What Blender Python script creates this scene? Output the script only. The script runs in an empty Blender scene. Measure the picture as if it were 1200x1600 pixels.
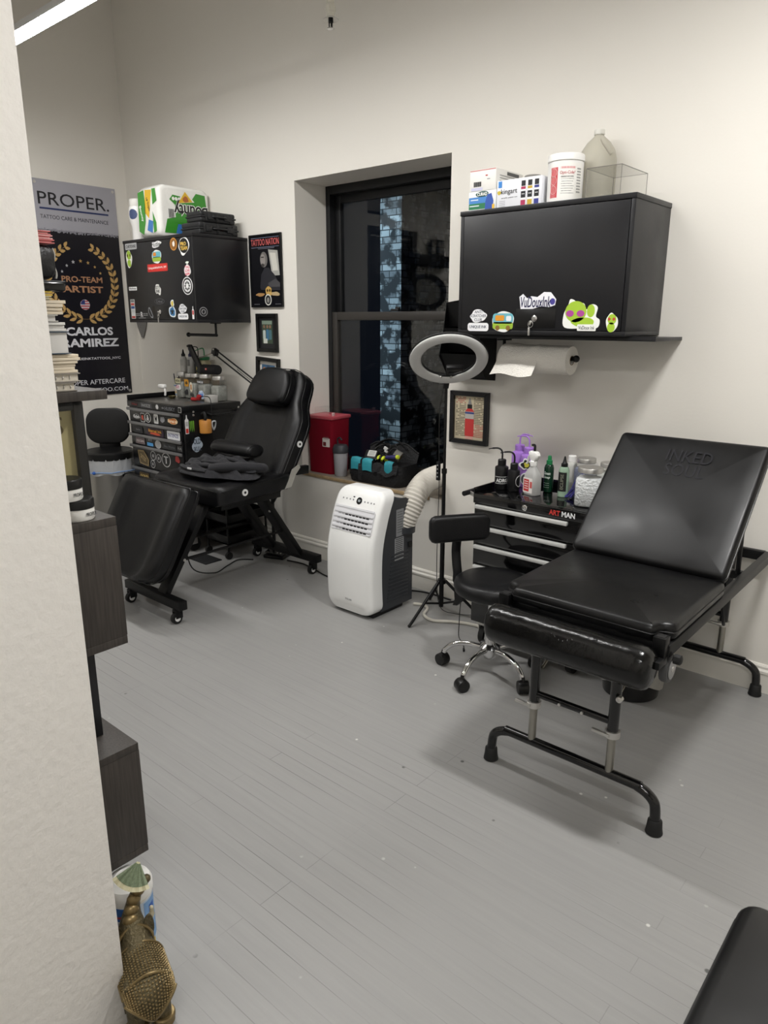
import bpy, bmesh, math, random
from math import sin, cos, pi, radians as RAD
from mathutils import Vector, Matrix
V = Vector
scn = bpy.context.scene
COL = scn.collection
random.seed(7)

# ------------------------------------------------------------------ camera, world, exposure, lights
cd = bpy.data.cameras.new('camera'); cam = bpy.data.objects.new('camera', cd); COL.objects.link(cam)
cd.sensor_fit = 'VERTICAL'; cd.sensor_height = 36.0; cd.sensor_width = 27.0
cd.lens = 1121.0 / 1600.0 * 36.0; cd.clip_start = 0.02
YAW, PITCH, ROLL = 0.7137, 0.2618, 0.0016
_f = V((-sin(YAW) * cos(PITCH), cos(YAW) * cos(PITCH), -sin(PITCH)))
_r = V((cos(YAW), sin(YAW), 0)); _u = _r.cross(_f)
_r2 = _r * cos(ROLL) + _u * sin(ROLL); _u2 = -_r * sin(ROLL) + _u * cos(ROLL)
mw = Matrix((_r2, _u2, -_f)).transposed().to_4x4(); mw.translation = V((5.3664, -3.1885, 1.55))
cam.matrix_world = mw
scn.camera = cam
scn.view_settings.view_transform = 'Standard'; scn.view_settings.look = 'None'
scn.view_settings.gamma = 1.0; scn.view_settings.use_curve_mapping = False
scn.view_settings.exposure = 0.0
wd = bpy.data.worlds.new('night'); scn.world = wd; wd.use_nodes = True
wd.node_tree.nodes['Background'].inputs[0].default_value = (0.25, 0.35, 0.6, 1)
wd.node_tree.nodes['Background'].inputs[1].default_value = 0.012
TUBE_EMIT = 92.0
# x0, x1, y, z, relative strength of the LED tubes; the last three are added unseen fill
TUBES = [(0.95, 2.15, -1.28, 2.92, .95), (2.55, 3.75, -1.28, 2.92, .8), (4.84, 5.20, -1.20, 2.92, 4.6), (5.1, 6.3, -3.55, 2.92, 1.0), (5.6, 6.8, -5.2, 2.92, .8), (0.9, 2.1, -3.6, 2.92, .9)]

# ------------------------------------------------------------------ materials
def lin(h):
    if isinstance(h, str):
        c = [int(h[i:i + 2], 16) / 255 for i in (0, 2, 4)]
        return [x / 12.92 if x < .04045 else ((x + .055) / 1.055) ** 2.4 for x in c]
    return list(h)
MATS = {}
def M(name, col='808080', rough=.5, metal=0., var=0., vscale=8., bump=0., bscale=60., coat=0., trans=0., ior=1.45, emit=None, estr=0., alpha=1., sheen=0., spec=.5, rvar=0.):
    if name in MATS: return MATS[name]
    m = bpy.data.materials.new(name); m.use_nodes = True
    nt = m.node_tree; b = nt.nodes['Principled BSDF']; L = nt.links
    c = lin(col); b.inputs['Base Color'].default_value = (*c, 1)
    b.inputs['Roughness'].default_value = rough; b.inputs['Metallic'].default_value = metal
    b.inputs['Coat Weight'].default_value = coat; b.inputs['Coat Roughness'].default_value = .08
    b.inputs['Transmission Weight'].default_value = trans; b.inputs['IOR'].default_value = ior
    b.inputs['Alpha'].default_value = alpha; b.inputs['Sheen Weight'].default_value = sheen
    b.inputs['Specular IOR Level'].default_value = spec
    if emit: b.inputs['Emission Color'].default_value = (*lin(emit), 1); b.inputs['Emission Strength'].default_value = estr
    tc = nt.nodes.new('ShaderNodeTexCoord')
    nz = nt.nodes.new('ShaderNodeTexNoise'); nz.inputs['Scale'].default_value = vscale; nz.inputs['Detail'].default_value = 5
    L.new(tc.outputs['Object'], nz.inputs['Vector'])
    v = var if var else .03
    mx = nt.nodes.new('ShaderNodeMix'); mx.data_type = 'RGBA'
    mx.inputs[6].default_value = (*[x * (1 - v) for x in c], 1); mx.inputs[7].default_value = (*[min(1, x * (1 + v)) for x in c], 1)
    L.new(nz.outputs['Fac'], mx.inputs[0]); L.new(mx.outputs[2], b.inputs['Base Color'])
    if rvar:
        mr = nt.nodes.new('ShaderNodeMapRange'); mr.inputs[3].default_value = rough - rvar; mr.inputs[4].default_value = rough + rvar
        mr.inputs[1].default_value = .3; mr.inputs[2].default_value = .7
        L.new(nz.outputs['Fac'], mr.inputs[0]); L.new(mr.outputs[0], b.inputs['Roughness'])
    if bump:
        n2 = nt.nodes.new('ShaderNodeTexNoise'); n2.inputs['Scale'].default_value = bscale; n2.inputs['Detail'].default_value = 4
        L.new(tc.outputs['Object'], n2.inputs['Vector'])
        bp = nt.nodes.new('ShaderNodeBump'); bp.inputs['Strength'].default_value = bump; bp.inputs['Distance'].default_value = .01
        L.new(n2.outputs['Fac'], bp.inputs['Height']); L.new(bp.outputs[0], b.inputs['Normal'])
    MATS[name] = m
    return m
def flat(col, rough=.45): return M('print_' + col, col, rough)
def glassmat(name, tint, refl, rough=.0):
    m = bpy.data.materials.new(name); m.use_nodes = True; nt = m.node_tree; nt.nodes.clear()
    out = nt.nodes.new('ShaderNodeOutputMaterial'); t = nt.nodes.new('ShaderNodeBsdfTransparent'); g = nt.nodes.new('ShaderNodeBsdfGlossy')
    g.inputs['Roughness'].default_value = rough; t.inputs['Color'].default_value = (*tint, 1)
    fr = nt.nodes.new('ShaderNodeLayerWeight'); fr.inputs['Blend'].default_value = .5
    pw = nt.nodes.new('ShaderNodeMath'); pw.operation = 'POWER'; pw.inputs[1].default_value = 4.; nt.links.new(fr.outputs['Facing'], pw.inputs[0])
    ad = nt.nodes.new('ShaderNodeMath'); ad.operation = 'MULTIPLY_ADD'; ad.use_clamp = True; ad.inputs[1].default_value = .55; ad.inputs[2].default_value = refl
    nt.links.new(pw.outputs[0], ad.inputs[0])
    mx = nt.nodes.new('ShaderNodeMixShader'); nt.links.new(ad.outputs[0], mx.inputs[0])
    nt.links.new(t.outputs[0], mx.inputs[1]); nt.links.new(g.outputs[0], mx.inputs[2]); nt.links.new(mx.outputs[0], out.inputs[0])
    return m

# ------------------------------------------------------------------ mesh builder
class MB:
    def __init__(s, org=(0, 0, 0)):
        s.bm = bmesh.new(); s.org = V(org)
    def box(s, c, d, bev=0., rot=None, seg=2):
        r = bmesh.ops.create_cube(s.bm, size=1.0); vs = r['verts']
        mt = Matrix.Diagonal((d[0], d[1], d[2], 1))
        if rot is not None: mt = rot.to_4x4() @ mt
        mt = Matrix.Translation(V(c)) @ mt
        bmesh.ops.transform(s.bm, matrix=mt, verts=vs)
        if bev > 0:
            es = list({e for v in vs for e in v.link_edges})
            bmesh.ops.bevel(s.bm, geom=es, offset=bev, segments=seg, affect='EDGES', profile=.5)
        return s
    def box2(s, a, b, bev=0., seg=2):
        a = V(a); b = V(b); d = b - a
        return s.box((a + b) / 2, (abs(d.x), abs(d.y), abs(d.z)), bev, None, seg)
    def bar(s, p0, p1, w, t, up=(0, 0, 1), bev=.002):
        p0 = V(p0); p1 = V(p1); z = (p1 - p0); l = z.length; z.normalize()
        x = V(up).cross(z)
        if x.length < 1e-4: x = V((1, 0, 0)).cross(z)
        x.normalize(); y = z.cross(x)
        return s.box((p0 + p1) / 2, (w, t, l), bev, Matrix((x, y, z)).transposed())
    def rings(s, rings, closed=False, cap=True):
        bm = s.bm; vv = [[bm.verts.new(p) for p in r] for r in rings]; n = len(vv[0])
        m = len(vv)
        for i in range(m if closed else m - 1):
            a, b = vv[i], vv[(i + 1) % m]
            for k in range(n):
                try: bm.faces.new((a[k], a[(k + 1) % n], b[(k + 1) % n], b[k]))
                except ValueError: pass
        if cap and not closed:
            bm.faces.new(list(reversed(vv[0]))); bm.faces.new(vv[-1])
        return s
    def tube(s, pts, r, n=10, closed=False, flat=1.0):
        pts = [V(p) for p in pts]; m = len(pts); rs = r if isinstance(r, (list, tuple)) else [r] * m
        T = []
        for i in range(m):
            a = pts[i - 1] if (i > 0 or closed) else pts[0]; b = pts[(i + 1) % m] if (i < m - 1 or closed) else pts[-1]
            T.append((b - a).normalized())
        u = T[0].orthogonal().normalized()
        if abs(T[0].z) < .9: u = V((0, 0, 1)).cross(T[0]).normalized()
        out = []
        for i in range(m):
            u = (u - T[i] * u.dot(T[i])).normalized(); w = T[i].cross(u)
            out.append([pts[i] + (u * cos(2 * pi * k / n) + w * sin(2 * pi * k / n) * flat) * rs[i] for k in range(n)])
        return s.rings(out, closed)
    def cyl(s, p0, p1, r0, r1=None, n=20):
        return s.tube([p0, p1], [r0, r0 if r1 is None else r1], n)
    def lathe(s, c, prof, n=28, axis=(0, 0, 1), sx=1., sy=1., cap=True):
        z = V(axis).normalized(); x = z.orthogonal().normalized() if abs(z.z) < .99 else V((1, 0, 0)); y = z.cross(x); c = V(c)
        rr = [[c + z * h + (x * cos(2 * pi * k / n) * sx + y * sin(2 * pi * k / n) * sy) * max(r, 1e-4) for k in range(n)] for r, h in prof]
        return s.rings(rr, cap=cap)
    def sphere(s, c, r, rot=None, seg=20, rings=12):
        q = bmesh.ops.create_uvsphere(s.bm, u_segments=seg, v_segments=rings, radius=1)
        d = r if isinstance(r, (tuple, list)) else (r, r, r); mt = Matrix.Diagonal((*d, 1))
        if rot is not None: mt = rot.to_4x4() @ mt
        bmesh.ops.transform(s.bm, matrix=Matrix.Translation(V(c)) @ mt, verts=q['verts']); return s
    def prism(s, pts, F, t, w0=0.):
        a = [F(u, v, w0) for u, v in pts]; b = [F(u, v, w0 + t) for u, v in pts]
        return s.rings([a, b])
    def pad(s, pts, F, t, r, bulge=0.):
        n = len(pts); nr = []
        for i in range(n):
            a, b, c = V(pts[i - 1]), V(pts[i]), V(pts[(i + 1) % n])
            e1 = (b - a).normalized(); e2 = (c - b).normalized()
            q = V((-e1.y - e2.y, e1.x + e2.x)); q = q.normalized() / max(.5, math.sqrt(max(.05, (1 + e1.dot(e2)) / 2))); nr.append(q)
        def ins(d): return [V(pts[i]) + nr[i] * d for i in range(n)]
        R = []
        for th in (0, 45, 90): R.append((ins(r * .6 * (1 - sin(RAD(th)))), r * .6 * (1 - cos(RAD(th)))))
        for th in (0, 22, 45, 67, 90): R.append((ins(r * (1 - cos(RAD(th)))), t - r + r * sin(RAD(th))))
        base = ins(r); cx = sum((p for p in base), V((0, 0))) / n
        for k in (.85, .65, .4, .15): R.append(([cx + (p - cx) * k for p in base], t + bulge * (1 - k * k)))
        return s.rings([[F(p[0], p[1], w) for p in P] for P, w in R])
    def grid(s, nu, nv, fn, closed_u=False):
        vs = [[s.bm.verts.new(fn(i / nu, j / nv)) for j in range(nv + 1)] for i in range(nu if closed_u else nu + 1)]
        m = len(vs)
        for i in range(m if closed_u else m - 1):
            for j in range(nv):
                s.bm.faces.new((vs[i][j], vs[(i + 1) % m][j], vs[(i + 1) % m][j + 1], vs[i][j + 1]))
        return s
def frame(O, R, U):
    O = V(O); R = V(R).normalized(); U = V(U).normalized(); N = R.cross(U)
    f = lambda u, v, w=0.: O + R * u + U * v + N * w
    f.R, f.U, f.N, f.O = R, U, N, O
    return f
def rrect(w, h, r, n=6, cx=0, cy=0):
    P = []
    for sx, sy, a0 in ((1, -1, -90), (1, 1, 0), (-1, 1, 90), (-1, -1, 180)):
        for k in range(n + 1):
            a = RAD(a0 + 90 * k / n); P.append((cx + sx * (w / 2 - r) + r * cos(a), cy + sy * (h / 2 - r) + r * sin(a)))
    return P
def ell(w, h, n=28, cx=0, cy=0): return [(cx + w / 2 * cos(2 * pi * k / n), cy + h / 2 * sin(2 * pi * k / n)) for k in range(n)]
def blob(w, h, seed, n=40, amp=.12, cx=0, cy=0):
    rd = random.Random(seed); ph = [rd.uniform(0, 6.28) for _ in range(5)]; P = []
    for k in range(n):
        a = 2 * pi * k / n
        q = 1 - amp + amp * sum(sin((i + 2) * a + ph[i]) / (1 + .4 * i) for i in range(5)) * .6
        P.append((cx + w / 2 * cos(a) * q, cy + h / 2 * sin(a) * q))
    return P
def star(r, k=5, q=.42, cx=0, cy=0):
    return [(cx + (r if i % 2 == 0 else r * q) * sin(pi * i / k), cy + (r if i % 2 == 0 else r * q) * cos(pi * i / k)) for i in range(2 * k)][::-1]
def sub(pts, m=8):
    out = []
    for i in range(len(pts)):
        a, b = V(pts[i]), V(pts[(i + 1) % len(pts)])
        k = max(1, int((b - a).length * m))
        for j in range(k): out.append(tuple(a + (b - a) * j / k))
    return out
def spline(pts, k=8, closed=False):
    P = [V(p) for p in pts]; n = len(P); out = []
    rng = range(n if closed else n - 1)
    for i in rng:
        p1, p2 = P[i], P[(i + 1) % n]
        p0 = P[i - 1] if (i > 0 or closed) else p1; p3 = P[(i + 2) % n] if (i + 2 < n or closed) else p2
        for j in range(k):
            t = j / k; t2 = t * t; t3 = t2 * t
            out.append(.5 * ((2 * p1) + (p2 - p0) * t + (2 * p0 - 5 * p1 + 4 * p2 - p3) * t2 + (3 * p1 - p0 - 3 * p2 + p3) * t3))
    if not closed: out.append(P[-1])
    return out

def link(o, parent):
    COL.objects.link(o)
    if parent: o.parent = parent
    return o
def obj(name, mb, mat, parent=None, ang=38, label=None):
    me = bpy.data.meshes.new(name); bm = mb.bm
    bmesh.ops.recalc_face_normals(bm, faces=bm.faces[:])
    if mb.org.length: bmesh.ops.translate(bm, vec=-mb.org, verts=bm.verts[:])
    bm.to_mesh(me); bm.free()
    for p in me.polygons: p.use_smooth = True
    me.set_sharp_from_angle(angle=RAD(ang))
    me.materials.append(mat)
    o = link(bpy.data.objects.new(name, me), parent)
    if label: o['label'] = label
    return o
def tag(o, label, cat, group=None):
    o['label'] = label; o['category'] = cat
    if group: o['group'] = group
    return o
def thing(name, label, cat, loc=(0, 0, 0), rz=0., group=None):
    o = link(bpy.data.objects.new(name, None), None); o.location = V(loc); o.rotation_euler = (0, 0, rz)
    o.empty_display_size = .05
    return tag(o, label, cat, group)
def single(name, mb, mat, label, cat, loc=(0, 0, 0), rz=0., group=None, ang=38):
    o = obj(name, mb, mat, None, ang); o.location = V(loc); o.rotation_euler = (0, 0, rz)
    return tag(o, label, cat, group)
def struct(name, mb, mat, parent=None, ang=30):
    o = obj(name, mb, mat, parent, ang); o['kind'] = 'structure'; return o
def dup(root, label=None, loc=None, rz=None):
    r = root.copy(); COL.objects.link(r)
    if label: r['label'] = label
    if loc is not None: r.location = V(loc)
    if rz is not None: r.rotation_euler = (0, 0, rz)
    for ch in list(root.children):
        c = ch.copy(); COL.objects.link(c); c.parent = r
        for g in ch.children:
            d = g.copy(); COL.objects.link(d); d.parent = c
    return r
DG = None
def text(body, F, c, h, mat, parent, w=None, name='lettering', org=(0, 0, 0), lift=.0012, bold=0., shear=0., align='C', th=.0004, rot=0., flip=False):
    cu = bpy.data.curves.new('txt', 'FONT'); cu.body = body; cu.size = 1.; cu.offset = bold; cu.shear = shear; cu.resolution_u = 3
    to = bpy.data.objects.new('txt', cu); COL.objects.link(to)
    dg = bpy.context.evaluated_depsgraph_get(); me = bpy.data.meshes.new_from_object(to.evaluated_get(dg))
    bpy.data.objects.remove(to); bpy.data.curves.remove(cu)
    bm = bmesh.new(); bm.from_mesh(me); bpy.data.meshes.remove(me)
    xs = [v.co.x for v in bm.verts]; ys = [v.co.y for v in bm.verts]
    x0, x1, y0, y1 = min(xs), max(xs), min(ys), max(ys)
    sy = h / (y1 - y0); sx = sy if w is None else w / (x1 - x0)
    ax = {'C': (x0 + x1) / 2, 'L': x0, 'R': x1}[align]
    cr, sr = cos(rot), sin(rot); k = -1 if flip else 1
    g = bmesh.ops.extrude_face_region(bm, geom=bm.faces[:]); top = {e for e in g['geom'] if isinstance(e, bmesh.types.BMVert)}
    for v in bm.verts:
        a = (v.co.x - ax) * sx * k; b = (v.co.y - (y0 + y1) / 2) * sy * k
        v.co = F(c[0] + a * cr - b * sr, c[1] + a * sr + b * cr, lift + (th if v in top else 0))
    mb = MB(org); mb.bm.free(); mb.bm = bm
    return obj(name, mb, mat, parent)
def decal(pts, F, c, mat, parent, name='sticker', lift=.0003, t=.0006, org=(0, 0, 0), label=None):
    mb = MB(org); mb.prism([(c[0] + u, c[1] + v) for u, v in pts], F, t, lift)
    return obj(name, mb, mat, parent, label=label)
def sticker(shape, F, c, w, h, fill, parent, org, border='F2F2F0', seed=1, txt=None, tcol='111111', name='sticker', label=None, bw=.88, txth=.4, txtw=.8, rot=0., bold=0.01):
    mk = {'rect': lambda a, b: rrect(a, b, min(a, b) * .12, 3), 'ell': lambda a, b: ell(a, b), 'blob': lambda a, b: blob(a, b, seed)}[shape]
    s = decal(mk(w, h), F, c, flat(border), parent, name, org=org, label=label)
    if fill: decal(mk(w * bw, h * bw), F, c, flat(fill), s, 'print', lift=.001, t=.0004, org=org)
    if txt: text(txt, F, c, h * txth, flat(tcol), s, w=w * txtw, org=org, lift=.0016, bold=bold, rot=rot)
    return s

LEATHER = M('black_leather', '0d0d0f', .4, spec=.4, bump=.12, bscale=220, rvar=.07, vscale=5)
LEATHER2 = M('shiny_black_vinyl', '090909', .2, bump=.3, bscale=24, rvar=.05)
BLKMET = M('black_powder_metal', '0b0b0c', .45, spec=.35, rvar=.05)
BLKGLOSS = M('black_gloss_paint', '0c0c0d', .12, coat=.3)
BLKPL = M('black_plastic', '0e0e0f', .4, spec=.4)
RUB = M('black_rubber', '121212', .6)
CHROME = M('chrome', 'd8d8d8', .12, 1.)
STEEL = M('brushed_steel', 'c9c7c3', .38, .9)
WHITEPL = M('white_plastic', 'ecebe8', .38)
GREYPL = M('grey_plastic', '8a8a8a', .45)
CLEAR = glassmat('clear_plastic', (.985, .985, .985), .02)
FROST = M('frosted_plastic', 'dcdcd6', .35, trans=.35, ior=1.2)
PAPER = M('paper', 'e3dccd', .8)
# ------------------------------------------------------------------ room shell
def wallmat(name, col):
    return M(name, col, .6, var=.025, vscale=1.3, bump=.05, bscale=90)
WALL = wallmat('warm_white_wall_paint', 'e6e2da')
def floormat():
    m = bpy.data.materials.new('grey_painted_floorboards'); m.use_nodes = True; nt = m.node_tree; N = nt.nodes; L = nt.links
    b = N['Principled BSDF']; tc = N.new('ShaderNodeTexCoord')
    def noise(sc, det=4, rough=.5, vec=None):
        n = N.new('ShaderNodeTexNoise'); n.inputs['Scale'].default_value = sc; n.inputs['Detail'].default_value = det; n.inputs['Roughness'].default_value = rough
        L.new(vec or tc.outputs['Object'], n.inputs['Vector']); return n.outputs['Fac']
    def rng(x, a, c, d=0., e=1.):
        r = N.new('ShaderNodeMapRange'); r.inputs[1].default_value = a; r.inputs[2].default_value = c; r.inputs[3].default_value = d; r.inputs[4].default_value = e
        L.new(x, r.inputs[0]); return r.outputs[0]
    def mth(op, a, c):
        q = N.new('ShaderNodeMath'); q.operation = op
        for i, x in enumerate((a, c)):
            if isinstance(x, (int, float)): q.inputs[i].default_value = x
            else: L.new(x, q.inputs[i])
        return q.outputs[0]
    def mix(f, a, c):
        q = N.new('ShaderNodeMix'); q.data_type = 'RGBA'
        L.new(f, q.inputs[0])
        for i, x in ((6, a), (7, c)):
            if isinstance(x, tuple): q.inputs[i].default_value = (*x, 1)
            else: L.new(x, q.inputs[i])
        return q.outputs[2]
    br = N.new('ShaderNodeTexBrick'); L.new(tc.outputs['Object'], br.inputs['Vector'])
    br.inputs['Scale'].default_value = 1; br.inputs['Brick Width'].default_value = 1.35; br.inputs['Row Height'].default_value = .0575
    br.inputs['Mortar Size'].default_value = .0011; br.inputs['Mortar Smooth'].default_value = .3; br.offset = .37; br.offset_frequency = 3
    br.inputs['Color1'].default_value = (.47, .47, .47, 1); br.inputs['Color2'].default_value = (.53, .53, .53, 1); br.inputs['Mortar'].default_value = (0, 0, 0, 1)
    # streak coordinates along the boards
    mp = N.new('ShaderNodeMapping'); mp.inputs['Scale'].default_value = (.6, 14, 1); L.new(tc.outputs['Object'], mp.inputs['Vector'])
    base = mix(noise(1.1, 5), (.255, .252, .246), (.315, .311, .304))
    streak = mix(rng(noise(3, 6, .65, mp.outputs[0]), .3, .75), base, (.345, .34, .33))
    cm = N.new('ShaderNodeMix'); cm.data_type = 'RGBA'; cm.inputs[0].default_value = .55; L.new(base, cm.inputs[6]); L.new(streak, cm.inputs[7])
    seam = mth('MULTIPLY', br.outputs['Fac'], rng(noise(2.3, 3), .40, .62, .12, .85))
    sp = N.new('ShaderNodeSeparateXYZ'); L.new(tc.outputs['Object'], sp.inputs[0])
    wear = mth('MULTIPLY', rng(noise(.7, 2), .35, .6, .5, 1.), rng(sp.outputs[1], -1.7, -.8, 1., .12))
    seam = mth('MULTIPLY', seam, wear)
    c2 = mix(seam, cm.outputs[2], (.10, .098, .094))
    # dark scuffs and pale chips of paint
    vo = N.new('ShaderNodeTexVoronoi'); vo.inputs['Scale'].default_value = 9; L.new(tc.outputs['Object'], vo.inputs['Vector'])
    sc = mth('MULTIPLY', rng(vo.outputs['Distance'], .045, .075, 1, 0), rng(noise(5), .54, .6))
    c3 = mix(sc, c2, (.09, .09, .085))
    vo2 = N.new('ShaderNodeTexVoronoi'); vo2.inputs['Scale'].default_value = 13; L.new(tc.outputs['Object'], vo2.inputs['Vector'])
    ch = mth('MULTIPLY', rng(vo2.outputs['Distance'], .05, .09, 1, 0), rng(noise(3.1), .57, .62))
    c4 = mix(ch, c3, (.62, .61, .58))
    mp2 = N.new('ShaderNodeMapping'); mp2.inputs['Rotation'].default_value = (0, 0, .8); mp2.inputs['Scale'].default_value = (3, 60, 1); L.new(tc.outputs['Object'], mp2.inputs['Vector'])
    scr = mth('MULTIPLY', rng(noise(2.2, 6, .7, mp2.outputs[0]), .62, .7), rng(noise(1.7), .5, .65))
    c5 = mix(mth('MULTIPLY', scr, .35), c4, (.16, .158, .15))
    L.new(c5, b.inputs['Base Color'])
    L.new(rng(noise(2.5, 5), .3, .7, .36, .52), b.inputs['Roughness'])
    bp = N.new('ShaderNodeBump'); bp.inputs['Strength'].default_value = .35; bp.inputs['Distance'].default_value = .002; bp.invert = True
    L.new(br.outputs['Fac'], bp.inputs['Height']); L.new(bp.outputs[0], b.inputs['Normal'])
    return m
struct('floor', MB().box2((-.2, -6.7, -.1), (7.7, .4, 0)), floormat())
CEIL = 4.1
struct('ceiling', MB().box2((-.2, -6.7, CEIL), (7.7, .4, CEIL + .1)), wallmat('ceiling_paint', 'd8d4cc'))
WX0, WX1, WZ0, WZ1, WD = 1.885, 3.050, .566, 2.358, .36
def hole_wall(xs, zs, y0, y1, hole):
    mb = MB(); bm = mb.bm
    f = {(i, k): bm.verts.new((x, y0, z)) for i, x in enumerate(xs) for k, z in enumerate(zs)}
    r = {(i, k): bm.verts.new((x, y1, z)) for i, x in enumerate(xs) for k, z in enumerate(zs)}
    nx, nz = len(xs) - 1, len(zs) - 1
    for i in range(nx):
        for k in range(nz):
            if (i, k) == hole:
                for a, c in (((i, k), (i + 1, k)), ((i + 1, k), (i + 1, k + 1)), ((i + 1, k + 1), (i, k + 1)), ((i, k + 1), (i, k))):
                    bm.faces.new((f[a], f[c], r[c], r[a]))
                continue
            q = [(i, k), (i + 1, k), (i + 1, k + 1), (i, k + 1)]
            bm.faces.new([f[x] for x in q]); bm.faces.new([r[x] for x in reversed(q)])
    def side(seq):
        for a, c in zip(seq, seq[1:]): bm.faces.new((f[a], f[c], r[c], r[a]))
    side([(i, 0) for i in range(nx + 1)]); side([(i, nz) for i in range(nx + 1)])
    side([(0, k) for k in range(nz + 1)]); side([(nx, k) for k in range(nz + 1)])
    return mb
struct('wall_back', hole_wall([-.15, WX0, WX1, 7.65], [0, WZ0, WZ1, CEIL], 0, WD, (1, 1)), WALL)
struct('wall_left', MB().box2((-.15, -6.65, 0), (0, 0, CEIL)), WALL)
struct('wall_right', MB().box2((7.5, -6.65, 0), (7.65, 0, CEIL)), WALL)
struct('wall_front', MB().box2((0, -6.65, 0), (7.5, -6.5, CEIL)), WALL)
struct('wall_near', MB().box2((2.95, -3.75, 0), (4.095, -2.601, CEIL), .004), M('plaster_wall_paint', 'ebe7e1', .65, var=.02, vscale=3, bump=.22, bscale=55))
TRIM = M('white_trim_paint', 'e6e2d9', .4)
def baseboard(name, p0, p1, n):
    p0, p1, n = V(p0), V(p1), V(n); up = V((0, 0, 1))
    prof = [(0, 0), (.016, 0), (.016, .085), (.02, .088), (.02, .098), (.012, .106), (.012, .116), (.006, .124), (0, .126)]
    struct(name, MB().rings([[p + n * a + up * b for a, b in prof] for p in (p0, p1)]), TRIM)
baseboard('baseboard_back', (0, 0, 0), (7.5, 0, 0), (0, -1, 0))
baseboard('baseboard_left', (0, -6.5, 0), (0, -.022, 0), (1, 0, 0))
baseboard('baseboard_right', (7.5, -6.5, 0), (7.5, -.022, 0), (-1, 0, 0))
struct('trim_1', MB().box2((WX0 + .002, .003, WZ0 - .001), (WX1 - .002, .262, WZ0 + .006), .002), M('worn_wooden_window_ledge', '8d8478', .55, var=.25, vscale=14))
struct('trim_2', MB().box2((WX0 + .002, -.006, WZ0 - .014), (WX1 - .1, .004, WZ0 + .007), .002), M('chipped_ledge_edge', 'a8906e', .6, var=.45, vscale=30))
# window
BRONZE = M('dark_bronze_window_frame', '35322f', .45, var=.15)
DKFR = M('black_window_frame', '161719', .5)
win = link(bpy.data.objects.new('window_1', None), None); win['kind'] = 'structure'; win.location = (2.467, .3, WZ0)
wo = (2.467, .3, WZ0)
def ringbox(mb, x0, x1, z0, z1, y0, y1, w, wt=None, wb=None):
    wt = wt or w; wb = wb or w
    mb.box2((x0, y0, z0), (x0 + w, y1, z1), .003); mb.box2((x1 - w, y0, z0), (x1, y1, z1), .003)
    mb.box2((x0 + w, y0, z1 - wt), (x1 - w, y1, z1), .003); mb.box2((x0 + w, y0, z0), (x1 - w, y1, z0 + wb), .003)
    return mb
struct('window_frame', ringbox(MB(wo), WX0, WX1, WZ0 + .006, WZ1, .262, .355, .035, .05, .03), DKFR, win)
us = struct('upper_sash', ringbox(MB(wo), WX0 + .035, WX1 - .035, 1.545, WZ1 - .05, .312, .345, .045, .05, .045), DKFR, win)
ls = struct('lower_sash', ringbox(MB(wo), WX0 + .03, WX1 - .03, WZ0 + .036, 1.598, .270, .305, .05, .05, .055), BRONZE, win)
GLASS = glassmat('window_glass', (.93, .95, .96), .05)
struct('upper_pane', MB(wo).box2((WX0 + .078, .326, 1.588), (WX1 - .078, .330, WZ1 - .098)), GLASS, us)
struct('lower_pane', MB(wo).box2((WX0 + .078, .285, WZ0 + .088), (WX1 - .078, .289, 1.550)), GLASS, ls)
struct('sash_lock', MB(wo).box((2.45, .285, 1.607), (.06, .03, .016), .004).box((2.47, .28, 1.62), (.035, .012, .012), .003), DKFR, ls)

# ------------------------------------------------------------------ outside, seen through the window at night
def brickmat():
    m = bpy.data.materials.new('worn_painted_brick'); m.use_nodes = True; nt = m.node_tree; N = nt.nodes; L = nt.links
    b = N['Principled BSDF']; tc = N.new('ShaderNodeTexCoord'); sp = N.new('ShaderNodeSeparateXYZ'); cb = N.new('ShaderNodeCombineXYZ')
    L.new(tc.outputs['Object'], sp.inputs[0]); ad = N.new('ShaderNodeMath'); ad.operation = 'ADD'
    L.new(sp.outputs[0], ad.inputs[0]); L.new(sp.outputs[1], ad.inputs[1]); L.new(ad.outputs[0], cb.inputs[0]); L.new(sp.outputs[2], cb.inputs[1])
    br = N.new('ShaderNodeTexBrick'); L.new(cb.outputs[0], br.inputs['Vector']); br.inputs['Scale'].default_value = 1
    br.inputs['Brick Width'].default_value = .21; br.inputs['Row Height'].default_value = .075; br.inputs['Mortar Size'].default_value = .006
    br.inputs['Color1'].default_value = (.75, .75, .72, 1); br.inputs['Color2'].default_value = (.2, .2, .2, 1); br.inputs['Mortar'].default_value = (.04, .04, .04, 1)
    nz = N.new('ShaderNodeTexNoise'); nz.inputs['Scale'].default_value = 6; nz.inputs['Detail'].default_value = 8; L.new(tc.outputs['Object'], nz.inputs['Vector'])
    mr = N.new('ShaderNodeMapRange'); mr.inputs[1].default_value = .47; mr.inputs[2].default_value = .56; L.new(nz.outputs['Fac'], mr.inputs[0])
    mx = N.new('ShaderNodeMix'); mx.data_type = 'RGBA'; L.new(mr.outputs[0], mx.inputs[0]); mx.inputs[6].default_value = (.025, .025, .025, 1); L.new(br.outputs['Color'], mx.inputs[7])
    L.new(mx.outputs[2], b.inputs['Base Color']); b.inputs['Roughness'].default_value = .8
    return m
BR = brickmat()
struct('exterior_wall_pier', MB().box2((-.49, 3.5, -1), (-.17, 7.5, 6)), BR)
ol = bpy.data.lights.new('alley_lamp', 'SPOT'); ol.energy = 480; ol.color = (.55, .8, 1.); ol.spot_size = RAD(52); ol.spot_blend = .6; ol.shadow_soft_size = .1
olo = bpy.data.objects.new('alley_lamp', ol); COL.objects.link(olo); olo.location = (-2.0, .9, 2.6)
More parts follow.
